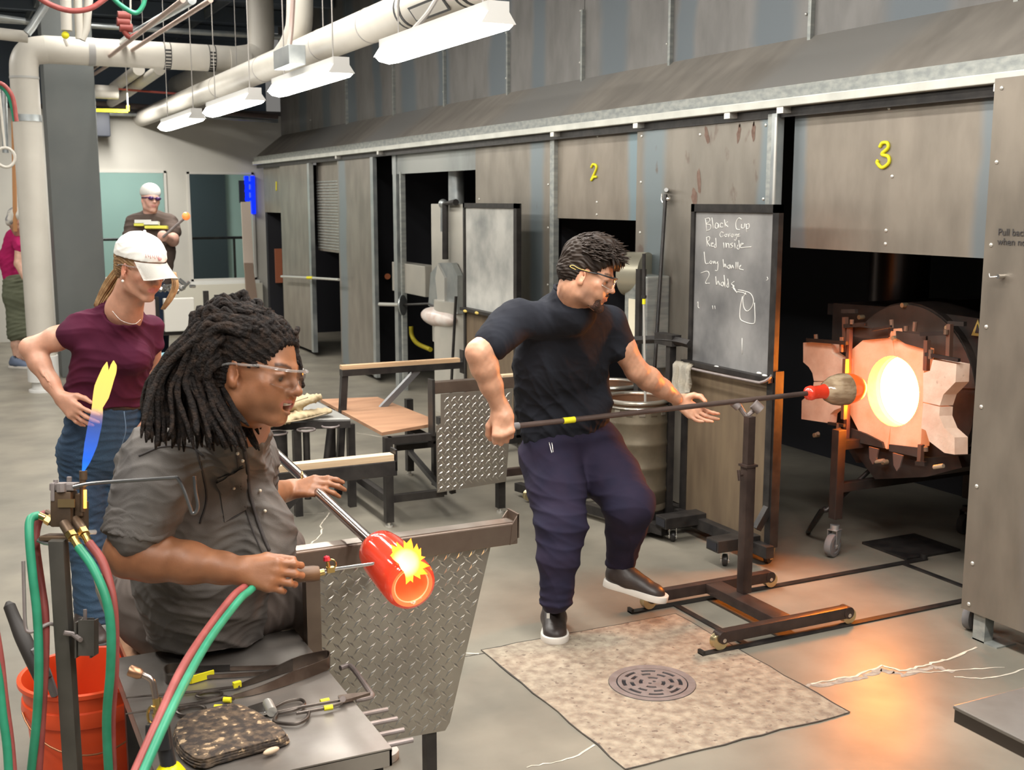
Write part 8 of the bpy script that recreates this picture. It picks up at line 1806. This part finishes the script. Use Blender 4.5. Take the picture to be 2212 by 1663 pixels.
for i in range(60):    # pony tail over the shoulder
    a = R1.uniform(0, 6.28); rr = R1.random()**0.5
    o1 = Vector((0.899, -0.438, 0))*math.cos(a)*rr*0.020+Vector((0.069, 0.143, 0.987))*math.sin(a)*rr*0.020; o2 = o1*1.3
    paths.append(spline([Vector(H.p(0, -0.085, -0.01))+o1, Vector((0.585, 4.751, 1.482))+o2*1.2, Vector((0.555, 4.779, 1.431))+o2, Vector((0.53, 4.794, 1.383))+o2*0.8], 4)); n = len(paths[-1]); radii.append([0.0042*(1-0.5*j/(n-1)) for j in range(n)])
paths2, radii2 = [], []
for i in range(46):    # lock falling on the far side of the face
    a = R1.uniform(0, 6.28); rr = R1.random()**0.5; o = Vector((0.899, -0.438, 0))*math.cos(a)*rr*0.011+Vector((-0.433, -0.888, 0.159))*math.sin(a)*rr*0.014
    paths2.append(spline([Vector((0.792, 4.634, 1.519))+o, Vector((0.797, 4.622, 1.466))+o*1.2, Vector((0.775, 4.624, 1.418))+o*1.2, Vector((0.747, 4.631, 1.377))+o*0.8], 4)); n = len(paths2[-1]); radii2.append([0.0038*(1-0.5*j/(n-1)) for j in range(n)])
strand_tubes(paths, radii, 'ponytail', mat('blonde_strands', (0.52, 0.34, 0.17), 0.38, 0, (0.30, 0.17, 0.08), 40), wom, 5)
strand_tubes(paths2, radii2, 'side_lock', MATS['blonde_strands'], wom, 5)
# cap
M_cap = mat('white_cotton_cap', (0.78, 0.76, 0.71), 0.85, 0, (0.72, 0.70, 0.65), 20, bump=0.15, bscale=400)
S = SDF(H.c-0.26, H.c+0.26, 0.004)
S.ell(H.p(0, -0.012, 0.050), (0.092*H.s, 0.110*H.s, 0.090*H.s), H.Rm(), 0.0)
S.half(H.p(0, 0.02, 0.040), -(H.z*0.97-H.y*0.10)); 
S.build('cap', M_cap, wom, disp=lambda c, n: folds(0.002, 0.05, 61, (0, 0, 1), 1.5)(c, n))
mb = MB(); b = mb.bm; rows = []
for i in range(17):
    a = -1.15+2.3*i/16; row = []
    for j in range(9):
        t = j/8; rx = 0.086+0.004*t; x = rx*math.sin(a)*(1-0.10*t); y = 0.010+0.088*math.cos(a)+t*0.088*math.cos(a*0.75)**0.8; z = 0.046-0.030*t-0.030*abs(math.sin(a))**2.2*(0.25+t)*1.1
        row.append(b.verts.new(H.p(x, y, z)))
    rows.append(row)
for A, B in zip(rows, rows[1:]):
    for j in range(8): b.faces.new((A[j], A[j+1], B[j+1], B[j]))
bmesh.ops.solidify(b, geom=list(b.faces), thickness=0.004)
mb.build('cap_brim', M_cap, wom, True)
MB().ell(H.p(0, -0.012, 0.141), 0.007, None, 10, 6).build('cap_button', M_cap, wom, True)
mb = MB(); M_emb = mat('pink_embroidery', (0.72, 0.34, 0.33), 0.9)
for i in range(7):
    a = 0.10+0.085*i; mb.tube([H.p(0.0935*math.sin(-a), -0.012+0.1115*math.cos(a), 0.064+0.004*(i % 2)), H.p(0.0935*math.sin(-a-0.05), -0.012+0.1115*math.cos(a+0.05), 0.078)], 0.0012, 5)
mb.ell(H.p(-0.004, 0.098, 0.066), 0.008, None, 8, 6); mb.build('cap_embroidery', M_emb, wom, True)
glasses(H, wom, MATS['clear_frame'], M_lens, MATS['clear_frame'], full=True)
MB().ell(H.p(-0.080, 0.006, -0.052), 0.0055, None, 12, 8).build('pearl_earring', mat('pearl', (0.85, 0.82, 0.75), 0.2), wom, True)
# shirt
M_mar = cloth('maroon_tee', (0.085, 0.013, 0.035), (0.065, 0.010, 0.028), 0.85)
sd = nv(shL-shR); S = SDF((-0.05, 4.2, 0.80), (0.95, 5.15, 1.55), 0.005)
S.chain([(0.592, 4.803, 1.288), (0.578, 4.814, 1.189), (0.553, 4.853, 1.082), (0.537, 4.888, 0.987)], [0.120, 0.158, 0.150, 0.156], 0.04, side=sd, flat=0.68)
S.cone((0.561, 4.777, 1.314), shR, 0.060, 0.062, 0.04); S.cone((0.642, 4.803, 1.298), shL, 0.055, 0.055, 0.04)
S.cone(nb+np.array((0, 0, -0.03)), (0.59, 4.782, 1.29), 0.07, 0.09, 0.03)
S.cone(shR, (0.426, 4.77, 1.281), 0.072, 0.066, 0.02); S.cone((0.462, 4.761, 1.266), (0.468, 4.74, 1.228), 0.05, 0.04, 0.02); S.cone(shL, (0.734, 4.878, 1.216), 0.058, 0.050, 0.02)
S.ell((0.633, 4.718, 1.179), (0.075, 0.07, 0.062), None, 0.05)
S.cone((0.54, 4.89, 1.006), (0.539, 4.886, 0.98), 0.163, 0.150, 0.02, side=sd, flat=0.72)
S.half((0.537, 4.883, 0.957), (0.002, -0.177, -0.984))
S.ell((0.613, 4.653, 1.391), (0.102, 0.11, 0.062), ((0.901, -0.418, 0.118), (-0.385, -0.791, 0.476), (0.106, 0.474, 0.874)), 0.012, 's')
S.build('t_shirt', M_mar, wom, disp=lambda c, n: folds(0.006, 0.09, 71, (0.5, 0.1, 0.8), 1.7)(c, n))
# belt, jeans
M_den = mat('blue_denim', (0.032, 0.068, 0.12), 0.85, 0, (0.018, 0.038, 0.075), 5, 6, stretch=(1, 1, 0.35), bump=0.3, bscale=400)
S = SDF((-0.1, 4.2, 0.03), (0.95, 5.3, 1.02), 0.006)
S.cone((0.544, 4.901, 0.952), (0.534, 4.946, 0.799), 0.158, 0.178, 0.03, side=sd, flat=0.70)
S.chain([(0.455, 4.958, 0.775), (0.443, 4.95, 0.573), (0.445, 4.937, 0.378), (0.458, 4.922, 0.08)], [0.108, 0.088, 0.072, 0.082], 0.03)
S.chain([(0.605, 4.972, 0.758), (0.585, 4.989, 0.547), (0.571, 4.983, 0.349), (0.572, 4.988, 0.06)], [0.105, 0.085, 0.070, 0.080], 0.03)
S.half((0, 0, 0.055), (0, 0, -1))
S.build('jeans', M_den, wom, disp=lambda c, n: folds(0.006, 0.08, 81, (0.2, 0.1, 1), 1.6)(c, n))
S = SDF((-0.1, 4.2, 0.8), (0.95, 5.3, 1.1), 0.005)
S.cone((0.546, 4.905, 0.98), (0.544, 4.901, 0.954), 0.163, 0.163, 0.0, side=sd, flat=0.70); S.half((0.547, 4.906, 0.985), (0.069, 0.143, 0.987)); S.half((0.544, 4.901, 0.95), (-0.069, -0.143, -0.987))
S.build('belt', mat('black_belt', (0.02, 0.016, 0.015), 0.5), wom)
MB().tube(spline([(0.596, 4.743, 0.968), (0.597, 4.729, 0.892), (0.579, 4.749, 0.824)], 4), 0.0022, 6).build('fly_seam', mat('denim_seam', (0.10, 0.15, 0.22), 0.8), wom, True)
sneaker(wom, (0.40, 4.95, 0.0), (0.47, 4.72, 0.0), (0, 0, 1), 0.10, M_sh, mat('dark_sole', (0.05, 0.05, 0.05), 0.7), M_lace)
sneaker(wom, (0.58, 5.0, 0.0), (0.66, 4.77, 0.0), (0, 0, 1), 0.10, M_sh, MATS['dark_sole'], M_lace)
MB().tube([Vector(wrL)+Vector((0, 0, 0.075))*0.6+Vector((0.031*math.cos(a), 0.031*math.sin(a), 0)) for a in [2*PI*i/20 for i in range(20)]], 0.007, 8, closed=True).build('watch', M_rivet, wom, SM)
MB().tube(spline([(0.562, 4.653, 1.376), (0.588, 4.617, 1.342), (0.632, 4.599, 1.328), (0.659, 4.611, 1.343)], 5), 0.0014, 5).build('necklace', M_rivet, wom, True)

# ---------------------------------------------------------------- far people
far = thing('person', 'far man in brown t-shirt, white beanie and dark glasses carrying a rod with orange tip', 'person', (1.75, 10.6, 0))
H = Head((1.71, 10.997, 1.8), (0.197, -0.98, 0.025), (0.069, 0.143, 0.987), 1.02)
S = SDF((1.0, 9.6, 0.6), (2.5, 11.4, 2.3), 0.009)
H.skull(S)
nb = np.array((1.708, 11.028, 1.654)); S.cone(H.p(0, -0.03, -0.05), nb, 0.058, 0.062, 0.03)
shR, shL = np.array((1.585, 11.131, 1.582)), np.array((1.881, 11.1, 1.58)); sd = nv(shL-shR)
S.chain([shR, (1.534, 11.066, 1.392), (1.546, 10.753, 1.251)], [0.055, 0.048, 0.032], 0.02); S.chain([shL, (1.886, 10.956, 1.423), (1.777, 10.735, 1.465)], [0.055, 0.050, 0.034], 0.02)
S.ell((1.879, 10.907, 1.446), 0.055, None, 0.02); S.ell((1.754, 10.692, 1.475), (0.05, 0.035, 0.05), None, 0.02); S.ell((1.556, 10.746, 1.239), (0.045, 0.035, 0.05), None, 0.02)
S.build('body', M_skinA, far, paint=H.tone((0.66, 0.38, 0.30), (0.5, 0.2, 0.17)))
S = SDF((1.0, 9.6, 0.6), (2.6, 11.4, 2.1), 0.009)
S.chain([(1.729, 11.113, 1.556), (1.718, 11.113, 1.336), (1.696, 11.101, 1.082)], [0.16, 0.205, 0.19], 0.04, side=sd, flat=0.62)
S.cone(nb+np.array((0, 0, -0.03)), shR, 0.07, 0.078, 0.04); S.cone(nb+np.array((0, 0, -0.03)), shL, 0.07, 0.078, 0.04)
S.cone(shR, (1.543, 11.108, 1.466), 0.085, 0.08, 0.03); S.cone(shL, (1.892, 10.991, 1.506), 0.085, 0.08, 0.03); S.half((1.69, 11.09, 1.006), (0, 0, -1))
S.build('t_shirt', cloth('brown_tee', (0.115, 0.085, 0.072)), far, disp=folds(0.006, 0.1, 91))
S = SDF((1.2, 9.9, 0.0), (2.3, 11.4, 1.1), 0.010)
S.cone((1.692, 11.093, 1.031), (1.684, 11.076, 0.913), 0.17, 0.17, 0.03, side=sd, flat=0.65); S.chain([(1.612, 11.104, 0.87), (1.587, 11.033, 0.405), (1.568, 10.974, 0.025)], [0.10, 0.075, 0.06], 0.03); S.chain([(1.758, 11.088, 0.866), (1.733, 11.017, 0.399), (1.714, 10.958, 0.017)], [0.10, 0.075, 0.06], 0.03)
S.build('jeans', cloth('navy_jeans', (0.03, 0.045, 0.08)), far)
hair_cap(H, [((0, -0.012, 0.062), (0.088, 0.104, 0.082), 0.01)], [((0, 0.0, -0.055), (0.2, 0.2, 0.085), 0.01)], 'beanie', mat('white_knit', (0.72, 0.70, 0.66), 0.95), far, vox=0.008)
mb = MB(); [mb.ell(H.p(x*0.032, 0.098, 0.003), (0.026, 0.026, 0.018), None, 12, 8) for x in (-1, 1)]; mb.tube([H.p(-0.078, 0.0, 0.005), H.p(-0.06, 0.09, 0.006), H.p(0, 0.108, 0.006), H.p(0.06, 0.09, 0.006), H.p(0.078, 0.0, 0.005)], 0.006, 6); mb.build('dark_glasses', mat('violet_lens', (0.06, 0.02, 0.10), 0.1), far, True)
M_pw = mat('print_white', (0.75, 0.75, 0.7), 0.8); M_py = mat('print_yellow', (0.70, 0.68, 0.10), 0.8)
for p, w_, h_, m_ in (((1.64, 11, 1.597), 0.15, 0.030, M_pw), ((1.705, 10.955, 1.584), 0.13, 0.03, M_pw), ((1.607, 11.011, 1.568), 0.09, 0.022, M_py), ((1.74, 10.931, 1.547), 0.20, 0.026, M_py)): 
    MB().obox(p, (w_, 0.05, h_), rC).build('shirt_print', m_, far)
rd = thing('gathering_rod', 'dark rod with glowing orange glass tip held by the far man', 'rod', (1.936, 10.521, 1.647))
MB().cyl((1.745, 10.639, 1.468), (1.917, 10.528, 1.631), 0.012, 8).build('rod', M_iron, rd, SM); MB().ell((1.933, 10.523, 1.651), (0.036, 0.036, 0.036), None, 14, 10).build('hot_gather', mat('far_hot_gather', (1, 0.3, 0.08), 0.3, emit=(1.0, 0.22, 0.05), estr=0.7), rd, True)
pk = thing('person', 'far woman in pink top and olive shorts partly behind the white standpipe', 'person', (0.62, 13.4, 0))
H = Head((0.718, 13.468, 1.577), (0.912, 0.199, -0.358), (0.115, 0.01, 0.993), 1.0)
S = SDF((0.1, 12.6, 0.0), (1.3, 14.2, 2.1), 0.011)
H.skull(S); S.cone(H.p(0, -0.03, -0.05), (0.721, 13.5, 1.449), 0.05, 0.055, 0.03)
S.chain([(0.726, 13.417, 1.314), (0.692, 13.344, 1.123), (0.74, 13.238, 0.981)], [0.055, 0.045, 0.035], 0.02); S.chain([(0.643, 13.532, 0.467), (0.627, 13.5, 0.245), (0.626, 13.474, 0.097)], [0.07, 0.058, 0.04], 0.02); S.chain([(0.727, 13.547, 0.462), (0.72, 13.51, 0.239), (0.709, 13.488, 0.09)], [0.07, 0.058, 0.04], 0.02)
S.build('body', M_skinC, pk, paint=H.tone((0.62, 0.36, 0.26), (0.5, 0.2, 0.17)))
S = SDF((0.1, 12.6, 0.4), (1.3, 14.2, 2.1), 0.011)
S.chain([(0.72, 13.597, 1.357), (0.682, 13.636, 1.158), (0.686, 13.599, 0.961)], [0.15, 0.165, 0.15], 0.04, side=(1, 0, 0), flat=0.7); S.cone((0.726, 13.538, 1.359), (0.733, 13.41, 1.29), 0.085, 0.08, 0.03)
S.build('pink_top', cloth('magenta_top', (0.45, 0.02, 0.12)), pk, disp=folds(0.006, 0.1, 95))
S = SDF((0.1, 12.6, 0.2), (1.3, 14.2, 1.3), 0.011)
S.cone((0.691, 13.586, 0.902), (0.682, 13.566, 0.763), 0.16, 0.17, 0.03, side=(1, 0, 0), flat=0.75); S.chain([(0.651, 13.572, 0.714), (0.631, 13.519, 0.358)], [0.11, 0.098], 0.03); S.chain([(0.744, 13.582, 0.71), (0.723, 13.529, 0.353)], [0.11, 0.095], 0.03)
S.build('shorts', cloth('olive_shorts', (0.14, 0.15, 0.10)), pk, disp=folds(0.008, 0.1, 96))
hair_cap(H, [((0, -0.014, 0.050), (0.090, 0.108, 0.090), 0.01), ((0, -0.07, -0.02), (0.06, 0.05, 0.07), 0.02)], [((0, 0.08, -0.06), (0.12, 0.09, 0.09), 0.01)], 'bandana', mat('cream_bandana', (0.66, 0.62, 0.55), 0.9, 0, (0.25, 0.24, 0.25), 8, lo=0.5, hi=0.58), pk, vox=0.008)
for p0, p1 in (((0.55, 13.5, 0), (0.75, 13.32, 0)), ((0.70, 13.6, 0), (0.90, 13.42, 0))): sneaker(pk, p0, p1, (0, 0, 1), 0.11, mat('blue_grey_shoe', (0.12, 0.15, 0.22), 0.7), M_sole, M_lace)

# gloves on the tray table
for k, lb in enumerate(('lower cream heat glove lying flat on the tray table', 'upper cream heat glove folded on top of the other')):
    t = thing('heat_glove', lb, 'glove', (1.861, 6.622, 0.55), 'heat gloves on the tray table')
    S = SDF((1.5, 6.2, 0.5), (2.3, 7.4, 0.90), 0.006)
    if k == 0:
        S.chain([(1.618, 6.35, 0.575), (1.739, 6.383, 0.578), (1.925, 6.455, 0.578)], [0.055, 0.062, 0.052], 0.02, side=(0, 1, 0), flat=0.42); S.cone((1.554, 6.286, 0.565), (1.654, 6.315, 0.57), 0.05, 0.05, 0.02, side=(0, 1, 0), flat=0.4)
        S.cone((1.48, 6.248, 0.565), (1.581, 6.29, 0.57), 0.03, 0.04, 0.02, side=(0, 1, 0), flat=0.5)
    else:
        S.chain([(1.601, 6.359, 0.62), (1.741, 6.431, 0.64), (1.832, 6.432, 0.66)], [0.05, 0.055, 0.048], 0.02, side=(0, 1, 0), flat=0.6); S.cone((1.786, 6.446, 0.645), (1.932, 6.583, 0.64), 0.035, 0.022, 0.02)
        S.cone((1.669, 6.518, 0.61), (1.752, 6.425, 0.605), 0.05, 0.04, 0.02, side=(0, 1, 0), flat=0.5)
    S.build('glove_body', M_glove, t, disp=folds(0.006, 0.06, 99+k, (1, 0, 0.3)))
    MB().tube(spline([(1.64, 6.232, 0.575), (1.757, 6.253, 0.58), (1.912, 6.356, 0.582)] if k == 0 else [(1.613, 6.299, 0.65), (1.717, 6.291, 0.68), (1.794, 6.326, 0.69)], 4), 0.004, 6).build('glove_seam', mat('glove_seam', (0.45, 0.36, 0.24), 0.9), t, True)
